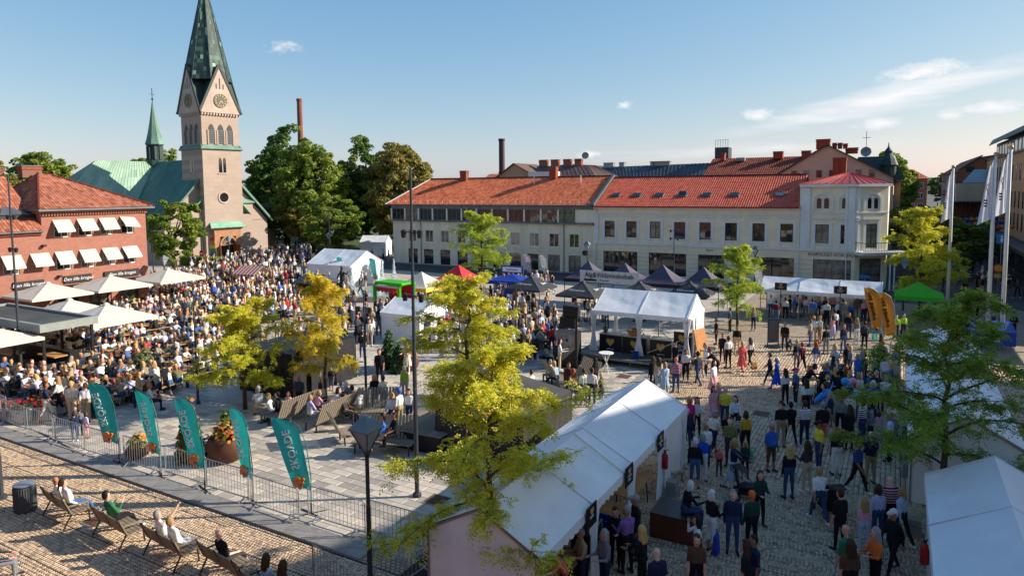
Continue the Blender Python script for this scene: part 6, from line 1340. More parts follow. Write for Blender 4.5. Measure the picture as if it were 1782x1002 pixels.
for i, (px, py, c) in enumerate(((925, 487, '#cfc3d6'), (953, 490, '#d9d6d2'), (1329, 520, '#d5d2d0'))): feather_flag(('speckled pale feather flag in front of the boarded house', 'white feather flag beside the speckled one', 'white feather flag behind the lime-yellow tree')[i], px, py, None, mat('pale_flag_%d' % i, c, .7, var=.3, vscale=6, col2='#5a4668' if i == 0 else None, trans=.2), False, GA, .95, 17+i, 'pale feather flags of the shops')
fl = feather_flag('rainbow feather flag at the church door', 378, 463, None, mat('rainbow_base', '#c9a23a', .7, var=.2, vscale=.6, col2='#3d63b5'), False, GA+.2, 1.35, 23, 'flags at the church')
for k, c in enumerate(('#c43c34', '#d9822f', '#d6c23a', '#4c9a4a', '#3b5fb3')): quick('rainbow_band', lambda b: b.box(-.72-.05*(4-k)*0, -.06, 2.5-k*.38, -.1, -.045, 2.84-k*.38), mat('rainbow_%d' % k, c, .7), fl)
# five backed benches in a row on the near cobbles
def row_bench(label, gx, gy, rz):
    t = thing('park_bench', label, 'bench', g2w(gx, gy), GA+rz, 'slatted benches on the near cobbles'); L = 1.85
    for i in range(5): quick('seat_slat', lambda b: b.box(-L/2, -.045, -.015, L/2, .045, .015), M_SLAT, t, (0, -.02+i*.105, .43+.012*i), (.08, 0, 0)) if i == 0 else link('seat_slat', t.children[0].data, t, (0, -.02+i*.105, .43+.012*i), (.08, 0, 0))
    sl = t.children[0].data
    for i in range(5): link('back_slat', sl, t, (0, -.09-.035*i, .5+.088*i), (math.pi/2+.38, 0, 0))
    for x in (-.78, .0, .78):
        quick('bracket', lambda b: (b.beam((x, -.02, .42), (x, .45, .46), .04, .03), b.beam((x, -.06, .42), (x, -.28, .95), .04, .03)), M_BLACK, t)
    for x in (-.78, .78):
        for y0, y1 in ((.42, .46), (-.02, -.28)): quick('leg', lambda b: b.beam((x, y0, .42), (x, y1, 0), .035), M_BLACK, t)
        quick('armrest', lambda b: (b.beam((x, -.14, .66), (x, .42, .64), .05, .03), b.beam((x, .42, .64), (x, .42, .45), .03)), M_SLAT if x > 0 else M_BLACK, t)
    return t
BENCH = [(-22.0, 10.75, -.12), (-19.35, 10.8, -.1), (-17.0, 10.85, -.1), (-14.75, 10.95, -.12), (-12.7, 10.6, -.1)]
for i, (x, y, a) in enumerate(BENCH): row_bench(('bench of the couple next to the grey bin', 'bench of the person in green', 'bench of the pair in white, one arm raised', 'bench of the man in black with crossed leg', 'bench of the two long-haired people at the bottom edge')[i], x, y, a)
# litter bins
def bin_(label, loc, m, h=.95, r=.3):
    t = thing('litter_bin', label, 'bin', loc, 0); quick('body', lambda b: b.lathe([(r*.94, 0), (r, .05), (r, h*.86)], 20), m, t); quick('slats', lambda b: [b.box(r*math.cos(a)-.012, r*math.sin(a)-.012, .06, r*math.cos(a)+.012, r*math.sin(a)+.012, h*.84) for a in [2*math.pi*k/30 for k in range(30)]], m, t)
    quick('lid', lambda b: b.lathe([(r*1.02, h*.9), (r*1.02, h*.93), (r*.5, h*.96), (.02, h*.97)], 20), M_ALU, t, (0, 0, 0)); quick('lid_post', lambda b: [b.box(x-.01, -.01, h*.84, x+.01, .01, h*.92) for x in (-r*.8, r*.8)], M_BLACK, t)
bin_('round dark grey litter bin on the near cobbles', G(45, 888), mat('bin_grey', '#4c5257', .6, .2, var=.12))
for i, (px, py) in enumerate(((512, 690), (542, 682))):
    t = thing('wheelie_bin', ('black wheeled bin beside the man in shorts', 'black wheeled bin at the draped box corner')[i], 'bin', G(px, py), GA); quick('body', lambda b: b.prism([(-.35, -.3), (.35, -.3), (.35, .3), (-.35, .3)], .1, 1.1), M_BLACK, t); quick('lid', lambda b: b.slab([(-.38, -.34, 1.12), (.38, -.34, 1.12), (.38, .34, 1.2), (-.38, .34, 1.2)], .05), M_BLACK, t)
    for sx in (-.3, .3): quick('wheel', lambda b: b.tube([(sx-.03, .25, .1), (sx+.03, .25, .1)], .1, 10), M_BLACK, t)
# lanterns and masts
def lantern(label, loc, h=4.5, m=M_POLE):
    t = thing('street_lantern', label, 'street lamp', loc, GA, 'lantern posts'); hz = h-.95
    quick('post', lambda b: b.tube([(0, 0, 0), (0, 0, .5), (0, 0, .52), (0, 0, hz*.62), (0, 0, hz*.64), (0, 0, hz)], [.085, .085, .065, .06, .05, .05], 12), m, t)
    quick('cup', lambda b: (b.lathe([(.05, hz-.1), (.09, hz), (.07, hz+.06)], 10), [b.beam((.05*sx, .05*sy, hz+.04), (.27*sx, .27*sy, hz+.6), .025) for sx in (-1, 1) for sy in (-1, 1)]), m, t)
    quick('lantern_glass', lambda b: b.add([(-.05, -.05, hz+.06), (.05, -.05, hz+.06), (.05, .05, hz+.06), (-.05, .05, hz+.06), (-.25, -.25, hz+.58), (.25, -.25, hz+.58), (.25, .25, hz+.58), (-.25, .25, hz+.58)], [(0, 1, 5, 4), (1, 2, 6, 5), (2, 3, 7, 6), (3, 0, 4, 7)]), mat('lantern_glass', '#8f9a9c', .15, var=.05), t)
    quick('hood', lambda b: (b.lathe([(.44, hz+.6), (.44, hz+.63), (.1, hz+.93), (.02, hz+.95)], 4, ph=math.pi/4),), mat('zinc_hood', '#6f7f83', .5, .4, var=.1), t)
    return t
lantern('large lantern post in front of the barriers', G(645, 1033), 4.55)
for i, (px, py, h) in enumerate(((47, 538, 4.4), (289, 530, 4.4), (1022, 492, 4.4), (1313, 508, 4.4), (1571, 540, 4.2), (267, 470, 4.2), (573, 458, 4.2), (400, 462, 4.0))):
    lantern(('lantern in front of the restaurant sign by the parasols', 'lantern beside the parasol at the brick house corner', 'lantern where the two long facades meet', 'lantern behind the lime-yellow tree', 'lantern with white hood in the side street shade', 'lantern between brick house and lime tree', 'lantern by the churchyard lawn', 'lantern near the church portal')[i], G(px, py), h)
def mast(label, px, pyb, pyt, spots=(.93, .72), r=.075, m=M_POLE):
    p = G(px, pyb); lo, hi = 0, 30
    for _ in range(40):
        mid = (lo+hi)/2
        if project(p+Vector((0, 0, mid)))[1] > pyt: lo = mid
        else: hi = mid
    t = thing('lighting_mast', label, 'light mast', p, GA, 'slim lighting masts'); quick('pole', lambda b: b.tube([(0, 0, 0), (0, 0, lo*.45), (0, 0, lo*.46), (0, 0, lo)], [r, r*.95, r*.75, r*.55], 10), m, t)
    for k, f in enumerate(spots):
        for s in (-1, 1):
            quick('spotlight', lambda b: (b.beam((0, 0, 0), (s*.28, 0, 0), .03), b.lathe([(.07, -.14), (.1, .08), (.05, .12)], 10, (s*.32, 0, -.04))), M_BLACK, t, (0, 0, lo*f))
    quick('base_collar', lambda b: b.lathe([(r*1.9, 0), (r*1.9, .12), (r*1.2, .16)], 10), m, t)
mast('tall lighting mast at the left edge behind the tables', 38, 656, 305, (.8, .64)); mast('tall lighting mast between the lantern post and the feathery tree', 726, 864, 292, (.81, .62))
mast('lighting mast beside the tall yellow tree and flower boxes', 345, 703, 518, (.8,), .06); mast('lighting mast in front of the small white tent', 638, 714, 505, (.85,), .06); mast('lighting mast behind the yellow-green tree, by the blue stall', 899, 692, 490, (.75, .55), .055)
mast('lighting mast against the cream house front', 1172, 520, 388, (.9, .8), .06); mast('lighting mast by the lime tree and no-entry sign', 353, 472, 378, (.95, .8), .07); mast('lighting mast at the churchyard', 575, 462, 362, (.95,), .07); mast('pole stub at the left picture edge on the cobbles', 2, 868, 700, (), .09)
def flagpole(label, px, py, top, seed):
    p = G(px, py); lo, hi = 0, 30
    for _ in range(40):
        mid = (lo+hi)/2
        if project(p+Vector((0, 0, mid)))[1] > top: lo = mid
        else: hi = mid
    t = thing('flagpole', label, 'flagpole', p, GA, 'white flagpoles'); quick('pole', lambda b: b.tube([(0, 0, 0), (0, 0, lo*.5), (0, 0, lo-.15)], [.13, .11, .07], 12), M_WHITE, t, smooth=True)
    quick('ball', lambda b: b.lathe([(.02, lo-.18), (.12, lo-.1), (.14, lo), (.1, lo+.09), (.01, lo+.13)], 12), M_GOLD, t, smooth=True)
    b = MB(); n, k = 22, 10; vs = []; H = 3.6
    for j in range(n+1):
        t_ = j/n
        for i in range(k+1):
            u = i/k; w = .22+.5*t_; vs.append((-.1-w*u*(1 if seed < 2 else .8), .12*math.sin(u*9+seed+t_*1.5)*(.4+t_), lo-.35-H*t_-.55*u*(1-t_*.3)))
    b.add(vs, [(j*(k+1)+i, j*(k+1)+i+1, (j+1)*(k+1)+i+1, (j+1)*(k+1)+i) for j in range(n) for i in range(k)])
    f = b.build('flag_cloth', mat('white_flag', '#e6e5ea', .8, var=.04, trans=.3), t, smooth=True)
    quick('flag_print', lambda q: (q.beam((-.3, -.15, lo-2.5), (-.42, -.15, lo-2.0), .1, .03), q.beam((-.42, -.15, lo-2.0), (-.34, -.15, lo-1.8), .08, .03)), mat('flag_red', '#c43a3f', .7), f); quick('flag_letters', lambda q: [q.box(-.5, -.16, lo-3.2+k*.17, -.36, -.14, lo-3.1+k*.17) for k in range(3)], M_BOARD, f); quick('halyard', lambda q: q.tube([(-.12, -.02, 1.2), (-.1, -.02, lo-.3)], .008, 4), M_WHITE, t)
flagpole('white flagpole farthest right with limp white flag', 1742, 602, 256, 0); flagpole('white flagpole second from the right edge', 1717, 602, 268, 1); flagpole('white flagpole nearest the bright yellow tree', 1648, 545, 290, 2)
# planters, flower boxes, topiary
def bowl(label, loc, r, m, cols, n, seed, hgt=.8):
    t = thing('planter_bowl', label, 'planter', loc, 0); quick('bowl', lambda b: b.lathe([(r*.45, 0), (r*.85, hgt*.25), (r, hgt*.6), (r*.88, hgt*.92), (r*.82, hgt), (r*.75, hgt*.95)], 24), m, t, smooth=True)
    q = link('planting', None, t, (0, 0, hgt-.2)); flower_heads(q, r*.95, .6, .3, n, seed, cols); return t
M_CORT = mat('rust_brown_bowl', '#5e3a2b', .6, .2, var=.15)
bowl('big rust-brown bowl planter full of orange and purple flowers', G(398, 800), .78, M_CORT, ['#d98a2a', '#c9a634', '#6b3f63', '#5c7a2e', '#b5541f'], 420, 4, .95)
bowl('small bowl of orange marigolds behind the barrier', G(240, 795), .45, M_CORT, ['#d98a2a', '#c9a634', '#5c7a2e'], 160, 6, .4)
bowl('bowl of dark red flowers in front of the small white tent', G(708, 645), .7, M_CORT, ['#5e2c33', '#7d4a2b', '#b58b3a', '#5c6a2e'], 260, 8, .8)
def cone_plant(label, loc, r, h, cols, seed, n=900):
    t = thing('clipped_cone', label, 'plant', loc, 0); rr = np.random.default_rng(seed); z = h*(1-np.sqrt(rr.uniform(0, 1, n))); a = rr.uniform(0, 6.283, n); rad = r*(1-z/h)**.8*rr.uniform(.75, 1.08, n)
    P = np.stack([rad*np.cos(a), rad*np.sin(a), z+.1], 1); nrm = unit(np.stack([np.cos(a), np.sin(a), np.full(n, .4)], 1)+rr.normal(0, .4, (n, 3))); D = unit(np.cross(nrm, rr.normal(0, 1, (n, 3)))); sz = rr.uniform(.1, .22, n)
    for k, c in enumerate(cols):
        s = np.arange(n) % len(cols) == k; V, Q_ = leaf_quads(P[s], D[s], np.cross(nrm, D)[s], sz[s], sz[s]*.8); link('leaves', np_mesh('leaves', V, Q_, mat('petal_'+c[1:], c, .7, var=.15, vscale=9, trans=.2)), t)
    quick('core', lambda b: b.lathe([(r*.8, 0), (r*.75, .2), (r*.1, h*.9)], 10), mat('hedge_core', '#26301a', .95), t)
cone_plant('tall cone of leaves and orange blossoms behind the third teal flag', G(333, 800), .55, 2.35, ['#3d5a26', '#4d6b2a', '#31491f', '#b5622a', '#5c7a2e'], 3)
cone_plant('clipped green cone left of the small white tent', G(678, 640), .62, 2.1, ['#33512a', '#41622e', '#294522'], 5); cone_plant('smaller clipped green cone beside the bigger one', G(693, 648), .5, 1.5, ['#33512a', '#41622e', '#294522'], 9)
cone_plant('thin cone behind the fourth teal flag', G(393, 772), .3, 1.2, ['#3d5a26', '#4d6b2a', '#7a8a34'], 11)
def flower_box(label, loc, rz, L=1.5, ring=True):
    t = thing('flower_box', label, 'planter', loc, rz, 'white flower boxes round the terrace'); quick('box', lambda b: b.box(-L/2, -.22, .05, L/2, .22, .6), mat('box_white', '#cfcabf', .7, var=.08), t)
    if ring: quick('emblem', lambda b: [b.tube([(r_*math.cos(R(20*i)), -.232, .33+r_*math.sin(R(20*i))) for i in range(19)], .018, 4, False) for r_ in (.17, .08)], M_BOARD, t)
    q = link('planting', None, t, (0, 0, .42)); rr = np.random.default_rng(int(L*100)+int(loc[0]*10) % 97)
    n = 240; P = np.stack([rr.uniform(-L/2, L/2, n), rr.uniform(-.25, .25, n), rr.uniform(.12, .48, n)], 1); nrm = unit(rr.normal(0, .5, (n, 3))+[0, -.3, 1]); D = unit(np.cross(nrm, rr.normal(0, 1, (n, 3)))); sz = rr.uniform(.09, .19, n)
    for k, c in enumerate(('#b81828', '#456a26', '#c22530', '#38571f')): s = np.arange(n) % 4 == k; V, Q_ = leaf_quads(P[s], D[s], np.cross(nrm, D)[s], sz[s], sz[s]*.85); link('blossoms', np_mesh('blossoms', V, Q_, mat('petal_'+c[1:], c, .7, var=.15, vscale=9, trans=.15)), q)
FB = [(26, 732, 1.7), (128, 722, 1.6), (160, 700, 1.2), (172, 688, 1.6), (225, 678, 1.6), (290, 668, 1.8), (250, 700, 1.2), (70, 728, 1.6)]
for i, (px, py, L) in enumerate(FB): flower_box(('white box of red geraniums at the picture edge behind the barrier', 'white flower box with a black ring emblem behind the walkers', 'short red-flowered box at the terrace gap', 'red-flowered box beside the first teal flag', 'red-flowered box behind the seated woman', 'long red-flowered box with ring emblem at the terrace corner', 'short box on the terrace edge', 'second geranium box from the picture edge')[i], G(px, py), GA+(.1 if i != 5 else .15), L)
# terrace railing of dark bars along the flower boxes
def railing(label, a, b):
    t = thing('terrace_railing', label, 'railing', a, math.atan2((b-a).y, (b-a).x), 'dark terrace railings'); L = (b-a).length
    for z in (.35, .7, 1.0): quick('rail', lambda m_: m_.beam((0, 0, z), (L, 0, z), .04), M_BOARD, t)
    for k in range(int(L/1.3)+1): quick('post', lambda m_: m_.box(-.03, -.03, 0, .03, .03, 1.05), M_BOARD, t, (min(L, k*1.3), 0, 0))
railing('dark railing behind the first flower boxes', G(0, 700), G(185, 668)); railing('dark railing past the olive tree', G(185, 668), G(310, 640)); railing('dark railing running towards the second teal flag', G(205, 690), G(262, 728))
tt = thing('olive_tree', 'small potted olive tree on the terrace', 'tree', G(250, 668), 0); quick('trunk', lambda b: b.tube([(0, 0, .3), (.02, 0, 1.1)], .04, 6), M_BARK, tt); quick('pot', lambda b: b.lathe([(.22, 0), (.3, .45)], 12), M_BOARD, tt)
cr = link('crown', None, tt, (0, 0, 1.0)); flower_heads(cr, .62, .75, .18, 420, 12, ['#6b7a48', '#7d8a55', '#57683c'])
for i, (px, py) in enumerate(((232, 545), (345, 545), (450, 600), (200, 560), (520, 520), (330, 555))):
    tt = thing('potted_shrub', ('green shrub pot near the restaurant parasols', 'green shrub pot in a terracotta tub', 'feathery shrub pot among the tables', 'leafy pot behind the seated guests', 'shrub pot near the striped stall', 'shrub pot by the menu board')[i], 'plant', G(px, py), 0); quick('pot', lambda b: b.lathe([(.25, 0), (.33, .5)], 12), M_CHIM if i % 2 else M_BOARD, tt); c2 = link('leaves', None, tt, (0, 0, .35)); flower_heads(c2, .5, .9, .25, 260, 30+i, ['#5b7a32', '#6f8a3a', '#48642a'])
# slatted wooden loungers and seats of the plaza
def lounge(label, gx, gy, rz, L=2.2, back=.95, seat=.75, group='slatted wooden plaza seats'):
    t = thing('plaza_seat', label, 'bench', g2w(gx, gy), GA+rz, group); n = int(L/.13); sm = MB().box(-.05, 0, -.02, .05, seat, .02).mesh('seat_slat', M_WOOD); bm_ = MB().box(-.05, -.02, 0, .05, .02, back).mesh('back_slat', M_WOOD)
    for i in range(n): x = -L/2+(i+.5)*L/n; link('seat_slat', sm, t, (x, 0, .42), (.06, 0, 0)); link('back_slat', bm_, t, (x, -.02, .38), (.42, 0, 0))
    for x in (-L/2+.15, L/2-.15): quick('leg', lambda b: (b.beam((x, .08, 0), (x, .05, .4), .05), b.beam((x, seat-.1, 0), (x, seat-.15, .4), .05), b.beam((x, 0, .38), (x, seat, .4), .06)), M_BLACK, t); quick('side_panel', lambda b: b.slab([(x, 0, .36), (x, seat, .4), (x, seat, .45), (x, 0, .44)], .03), M_WOOD, t)
    return t
for i, (x, y, a, L) in enumerate(((-22.4, 20.4, math.pi/2, 2.0), (-20.6, 20.9, math.pi/2+.05, 2.3), (-19.6, 22.6, -2.6, 1.9), (-18.9, 19.5, -.55, 1.05), (-16.9, 19.9, -2.75, 2.4), (-17.9, 25.3, -.7, 1.9), (-13.3, 29.6, 2.2, 1.9), (-14.8, 30.4, -.8, 1.8), (-13.6, 31.6, 2.6, 1.6))):
    lounge(('slatted seat under the yellow tree, seen from the end', 'slatted seat showing its long back to the viewer', 'slatted seat of the elderly group', 'single slatted armchair in the open', 'slatted seat with children climbing its back', 'slatted lounger by the clipped cones', 'slatted seat behind the dark tent', 'slatted seat facing the stage', 'slatted seat of the couple near the stage')[i], x, y, a, L)
def platform():
    t = thing('wooden_platform', 'large slatted wooden platform beside the mast', 'platform', g2w(-17.2, 20.2), GA+.05); sm = MB().box(0, -.055, -.02, 2.6, .055, .02).mesh('deck_slat', M_WOOD)
    for i in range(18): link('deck_slat', sm, t, (0, i*.13, .72))
    quick('frame', lambda b: (b.box(.1, .0, 0, 2.5, 2.2, .69),), M_BOARD, t)
platform()
# round bar tables
def bar_table(label, loc, h=1.1, r=.4):
    t = thing('bar_table', label, 'table', loc, .3, 'folding bar tables'); quick('table_top', lambda b: b.lathe([(r, h-.03), (r, h)], 20), M_WHITE, t)
    for a in (0, math.pi/2): quick('leg', lambda b: (b.beam((-.3*math.cos(a), -.3*math.sin(a), 0), (.26*math.cos(a), .26*math.sin(a), h-.03), .03), b.beam((.3*math.cos(a), .3*math.sin(a), 0), (-.26*math.cos(a), -.26*math.sin(a), h-.03), .03)), M_WHITE, t)
bar_table('round white folding table alone before the stage', G(1055, 648)); bar_table('round white folding table of the chatting group', G(1222, 660)); bar_table('round white table near the loudspeaker', G(1012, 565), 1.0)
# brown podium with its fittings
po = thing('podium', 'low rust-brown box on the cobbles with a person sitting on it', 'podium', g2w(-5.9, 18.3), GA); quick('box', lambda b: b.box(0, 0, .02, 1.2, 1.1, .72), mat('rust_box', '#5d2f20', .6, .1, var=.2, vscale=2), po); quick('top', lambda b: b.box(-.01, -.01, .72, 1.21, 1.11, .745), mat('dark_top', '#2c2624', .4, var=.15), po)
# loudspeakers by the stage
t = thing('loudspeaker_stack', 'tall black loudspeaker stack draped in cloth by the stage', 'loudspeaker', G(988, 636), GA+.2); quick('cabinet', lambda b: b.box(-.65, -.5, 0, .65, .6, 1.95), M_BLACKCL, t); quick('grille', lambda b: b.box(-.58, -.52, .1, .58, -.505, 1.8), M_BOARD, t); quick('cover', lambda b: cloth(b, (-.2, -.54, .4), (.66, -.54, 1.2), (.68, -.54, 1.97), (-.66, -.54, 1.97), 8, 6, 0, .03, 3), mat('grey_cover', '#8d8a86', .7, var=.2), t)
t = thing('line_speaker', 'hanging pair of loudspeakers on a black tower by the stage', 'loudspeaker', G(1003, 642), GA+.2); quick('tower', lambda b: (b.box(-.06, -.06, 0, .06, .06, 3.4), b.beam((0, 0, .5), (.8, .4, 0), .05), b.beam((0, 0, .5), (-.6, .6, 0), .05), b.beam((0, 0, .5), (.3, -.8, 0), .05)), M_BLACK, t)
for k in range(2): quick('cabinet', lambda b: b.box(-.95, -.3, 2.3+k*.62, -.1, .3, 2.9+k*.62), M_BOARD, t, (0, 0, 0), (0, .03+.05*k, 0))
# a-frame and signs
def pole_sign(label, loc, h, build, rz=GA, cat='sign'):
    t = thing('sign_post', label, cat, loc, rz); quick('post', lambda b: b.tube([(0, 0, 0), (0, 0, h)], .035, 8), M_GALV, t); build(t, h); return t
pole_sign('red no-entry sign by the hedge', G(353, 474), 2.7, lambda t, h: (quick('disc', lambda b: b.tube([(0, -.06, h-.35), (0, -.04, h-.35)], .42, 20), mat('sign_red', '#c8282a', .5), t), quick('bar', lambda b: b.box(-.28, -.075, h-.42, .28, -.061, h-.28), M_PRINT, t)))
pole_sign('blue pedestrian sign in the side street', G(1739, 500), 5.2, lambda t, h: (quick('panel', lambda b: b.box(-.4, -.06, h-.95, .4, -.03, h), mat('sign_blue', '#2277b8', .5), t), quick('figure', lambda b: (b.box(-.08, -.07, h-.8, .08, -.061, h-.4), b.tube([(0, -.07, h-.25), (0, -.061, h-.25)], .09, 10)), M_PRINT, t)))
pole_sign('round red and yellow sign in the side street', G(1735, 515), 2.9, lambda t, h: (quick('disc', lambda b: b.tube([(0, -.06, h-.4), (0, -.04, h-.4)], .42, 20), mat('sign_red', '#c8282a', .5), t), quick('ring', lambda b: b.tube([(0, -.075, h-.4), (0, -.061, h-.4)], .3, 20), mat('sign_yellow', '#d8a62a', .5), t), quick('plate', lambda b: b.box(-.32, -.06, h-1.25, .2, -.04, h-.9), mat('sign_yellow', '#d8a62a', .5), t)))
pole_sign('small blue arrow sign by the corner shop', G(1504, 508), 1.6, lambda t, h: quick('panel', lambda b: b.box(-.45, -.05, h-.3, .45, -.02, h), mat('sign_blue', '#2277b8', .5), t))
t = thing('bollard', 'black bollard between the orange flag and the right-hand tents', 'bollard', G(1532, 611), 0); quick('post', lambda b: b.lathe([(.09, 0), (.09, 1.0), (.06, 1.08)], 10), M_BLACK, t); quick('base', lambda b: b.lathe([(.15, 0), (.15, .05)], 12), M_BLACK, t)
t = thing('menu_easel', 'grey standing board on the open cobbles', 'sign', G(1345, 604), GA+.6); quick('board', lambda b: b.box(-.32, -.02, .3, .32, .02, 1.7), mat('easel_grey', '#5d6062', .6, var=.1), t); quick('frame', lambda b: (b.box(-.36, -.03, .1, -.32, .03, 1.75), b.box(.32, -.03, .1, .36, .03, 1.75), b.box(-.32, -.03, 1.7, .32, .03, 1.75)), M_BLACK, t); quick('base', lambda b: b.lathe([(.5, 0), (.5, .05), (.3, .1)], 14), M_BLACK, t)
t = thing('menu_easel', 'white menu board among the restaurant guests', 'sign', G(383, 522), GA); quick('board', lambda b: b.box(-.4, -.02, .3, .4, .02, 1.7), mat('easel_pale', '#8d8f90', .6, var=.1), t); quick('frame', lambda b: (b.beam((-.4, 0, .3), (-.45, .3, 0), .04), b.beam((.4, 0, .3), (.45, .3, 0), .04)), M_BLACK, t)
# blue cloth tables on the right, bunting over the street
t = thing('blue_canopy', 'low blue printed canopy behind the shaded tree', 'canopy', g2w(4.6, 50.5), GA); t.scale = (.8, .8, .7); quick('cloth', lambda b: cloth(b, (-2.2, -1.4, 1.7), (2.2, -1.4, 1.7), (2.2, 1.4, 2.1), (-2.2, 1.4, 2.1), 12, 8, .12, .03, 5), M_BLUECL, t, smooth=True); quick('front', lambda b: cloth(b, (-2.2, -1.4, .5), (2.2, -1.4, .5), (2.2, -1.4, 1.7), (-2.2, -1.4, 1.7), 12, 5, 0, .03, 6), M_BLUECL, t, smooth=True); quick('print', lambda b: [b.box(-1.6+k*.8, -1.46, .8+.1*(k % 2), -1.2+k*.8, -1.44, 1.2), ] and [b.box(-1.6+k*.8, -1.46, .8, -1.2+k*.8, -1.44, 1.2) for k in range(4)], M_PRINT, t)
for x in (-2.1, 2.1): quick('leg', lambda b: (b.box(x-.03, -1.35, 0, x+.03, -1.29, 1.7), b.box(x-.03, 1.3, 0, x+.03, 1.36, 2.1)), M_ALU, t)
t = thing('lantern_bunting', 'strings of coloured paper lanterns across the side street', 'bunting', g2w(.5, 96, 0), GA); rr = random.Random(3)
for k in range(3):
    quick('string', lambda b: b.tube([(i*1.3, k*5, 5.6+.35*k-.5*math.sin(math.pi*i/9)) for i in range(10)], .02, 4), M_BLACK, t)
    for i in range(18): link('lantern', MB().lathe([(.08, 0), (.3, .2), (.3, .35), (.1, .55)], 8).mesh('lantern', mat('lantern_%d' % (i % 5), ('#c43a2a', '#2b56a8', '#d0762a', '#3f9a5a', '#b8c23a')[(i+k) % 5], .7)), t, (.4+i*.62, k*5, 4.9+.35*k-.5*math.sin(math.pi*i/18)))
# fountain with jets and dark bronze group
def fountain():
    c = w2g(G(650, 516)); t = thing('fountain', 'round fountain with three white water jets', 'fountain', g2w(*c), GA)
    quick('basin', lambda b: b.lathe([(3.4, 0), (3.4, .5), (3.1, .55), (3.0, .45), (2.9, .3)], 32), M_KERB, t); quick('water', lambda b: b.lathe([(3.0, .35), (.01, .38)], 32), mat('fountain_water', '#6fa0a0', .1, var=.2, vscale=2, bump=.4, bscale=8), t)
    wm = mat('white_spray', '#e3eaec', .6, var=.1, trans=.4); r = np.random.default_rng(2)
    for x, y, h in ((-1.6, -1.2, 2.3), (.3, .9, 2.9), (2.0, .6, 3.1)):
        n = 900; u = r.uniform(0, 1, n)**.8; z = .35+h*u; rad = (.05+.42*(1-u)**1.3)*np.sqrt(r.uniform(0, 1, n)); a = r.uniform(0, 6.28, n); P = np.stack([x+rad*np.cos(a), y+rad*np.sin(a), z], 1); nrm = unit(r.normal(0, 1, (n, 3))*[1, 1, .2]); D = unit(np.stack([rad*np.cos(a)*.3, rad*np.sin(a)*.3, np.ones(n)*.4], 1)); sz = r.uniform(.08, .22, n)
        V, Q_ = leaf_quads(P, D, unit(np.cross(nrm, D)), sz, sz*.35); tag(link('jet', np_mesh('jet', V, Q_, wm), t), kind='stuff')
    s = thing('bronze_group', 'dark bronze figure on a rock in the fountain', 'statue', G(596, 520), GA); quick('rock', lambda b: b.lathe([(1.0, 0), (1.1, .5), (.7, 1.1), (.4, 1.5)], 9), M_BLACK, s); quick('figure', lambda b: (b.tube([(0, 0, 1.4), (.05, 0, 2.0), (0, 0, 2.5), (.02, 0, 2.75)], [.22, .26, .2, .1], 10), b.lathe([(.02, 2.72), (.13, 2.85), (.12, 2.98), (.02, 3.06)], 10), b.tube([(.15, 0, 2.45), (.5, .1, 2.3), (.7, .1, 2.6)], [.09, .07, .05], 8), b.tube([(-.15, 0, 2.45), (-.4, -.1, 2.1), (-.3, -.3, 1.8)], [.09, .07, .05], 8)), M_BLACK, s, smooth=True)
fountain()
# cable across the near paving
tag(quick('cable', lambda b: b.tube([G(0, 733, .02), G(60, 748, .02), G(120, 778, .02), G(150, 800, .02), G(170, 812, .02), G(205, 812, .02)], .03, 6), M_BLACK, None), 'black cable lying along the paving edge', 'cable')
# picnic tables of the food court
TABLE_SPOTS = []
def picnic_tables():
    top = MB().box(-.35, -1.1, .70, .35, 1.1, .74).mesh('table_top', M_PINE); seat = MB().box(-.13, -1.1, .42, .13, 1.1, .45).mesh('bench_seat', M_PINE)
    legm = MB(); legm.beam((-.3, 0, 0), (.3, 0, .7), .04); legm.beam((.3, 0, 0), (-.3, 0, .7), .04); leg = legm.mesh('leg', mat('table_blue_steel', '#2f5d86', .5, .3)); bl = MB().box(-.1, -.02, 0, .1, .02, .42).mesh('bench_leg', mat('table_blue_steel', '#2f5d86', .5, .3))
    r = random.Random(12); spots = []
    for i in range(30):
        for j in range(13):
            gx = -71+i*1.95+(.25*math.sin(j*2.1)); gy = 17.6+j*2.85+.3*math.sin(i*1.7)
            px, py = project(g2w(gx, gy))
            if not (-20 < px < 650 and 478 < py < 705): continue
            if gx > -29.5 and gy > 18: continue
            if gx < -56.6 and gy < 38.5: continue                     # brick house
            if -49.5 < gx < -38 and 17.5 < gy < 22.2: continue        # bar pavilion
            if gx > -33 and gy < 18.5: continue
            if math.hypot(gx+42.7, gy-49) < 6.5 or (gx > -40 and gy > 30.5): continue
            if -31.5 < gx < -26.5 and gy > 20: continue
            if gx > -57 and gy > 46: continue
            if px > 470 and py > 600: continue
            if r.random() < .10: continue
            spots.append((gx, gy))
    spots += [(-38.5, 17.2), (-36.4, 17.8), (-34.2, 17.4), (-32.0, 18.4), (-40.8, 16.9)]
    for k, (gx, gy) in enumerate(spots):
        p = g2w(gx, gy); a = GA+r.uniform(-.15, .15); px, py = project(p)
        where = 'on the front terrace near the red flower boxes' if py > 650 else 'beside the bar pavilion' if gx < -36 and gy < 24 else 'under the restaurant parasols' if gx < -52 and gy < 40 else 'far back towards the church' if gy > 45 or gx < -62 else 'in the middle of the crowded food court'
        t = thing('picnic_table', 'wooden table with two benches '+where, 'table', p, a, 'food court tables '+where); TABLE_SPOTS.append((gx, gy, a, py))
        link('table_top', top, t)
        for sx in (-.62, .62): link('bench_seat', seat, t, (sx, 0, 0)); 
        if py > 560:
            for y in (-.85, .85): link('leg', leg, t, (0, y, 0))
            for sx in (-.62, .62):
                for y in (-.85, .85): link('bench_leg', bl, t, (sx, y, 0))
picnic_tables()
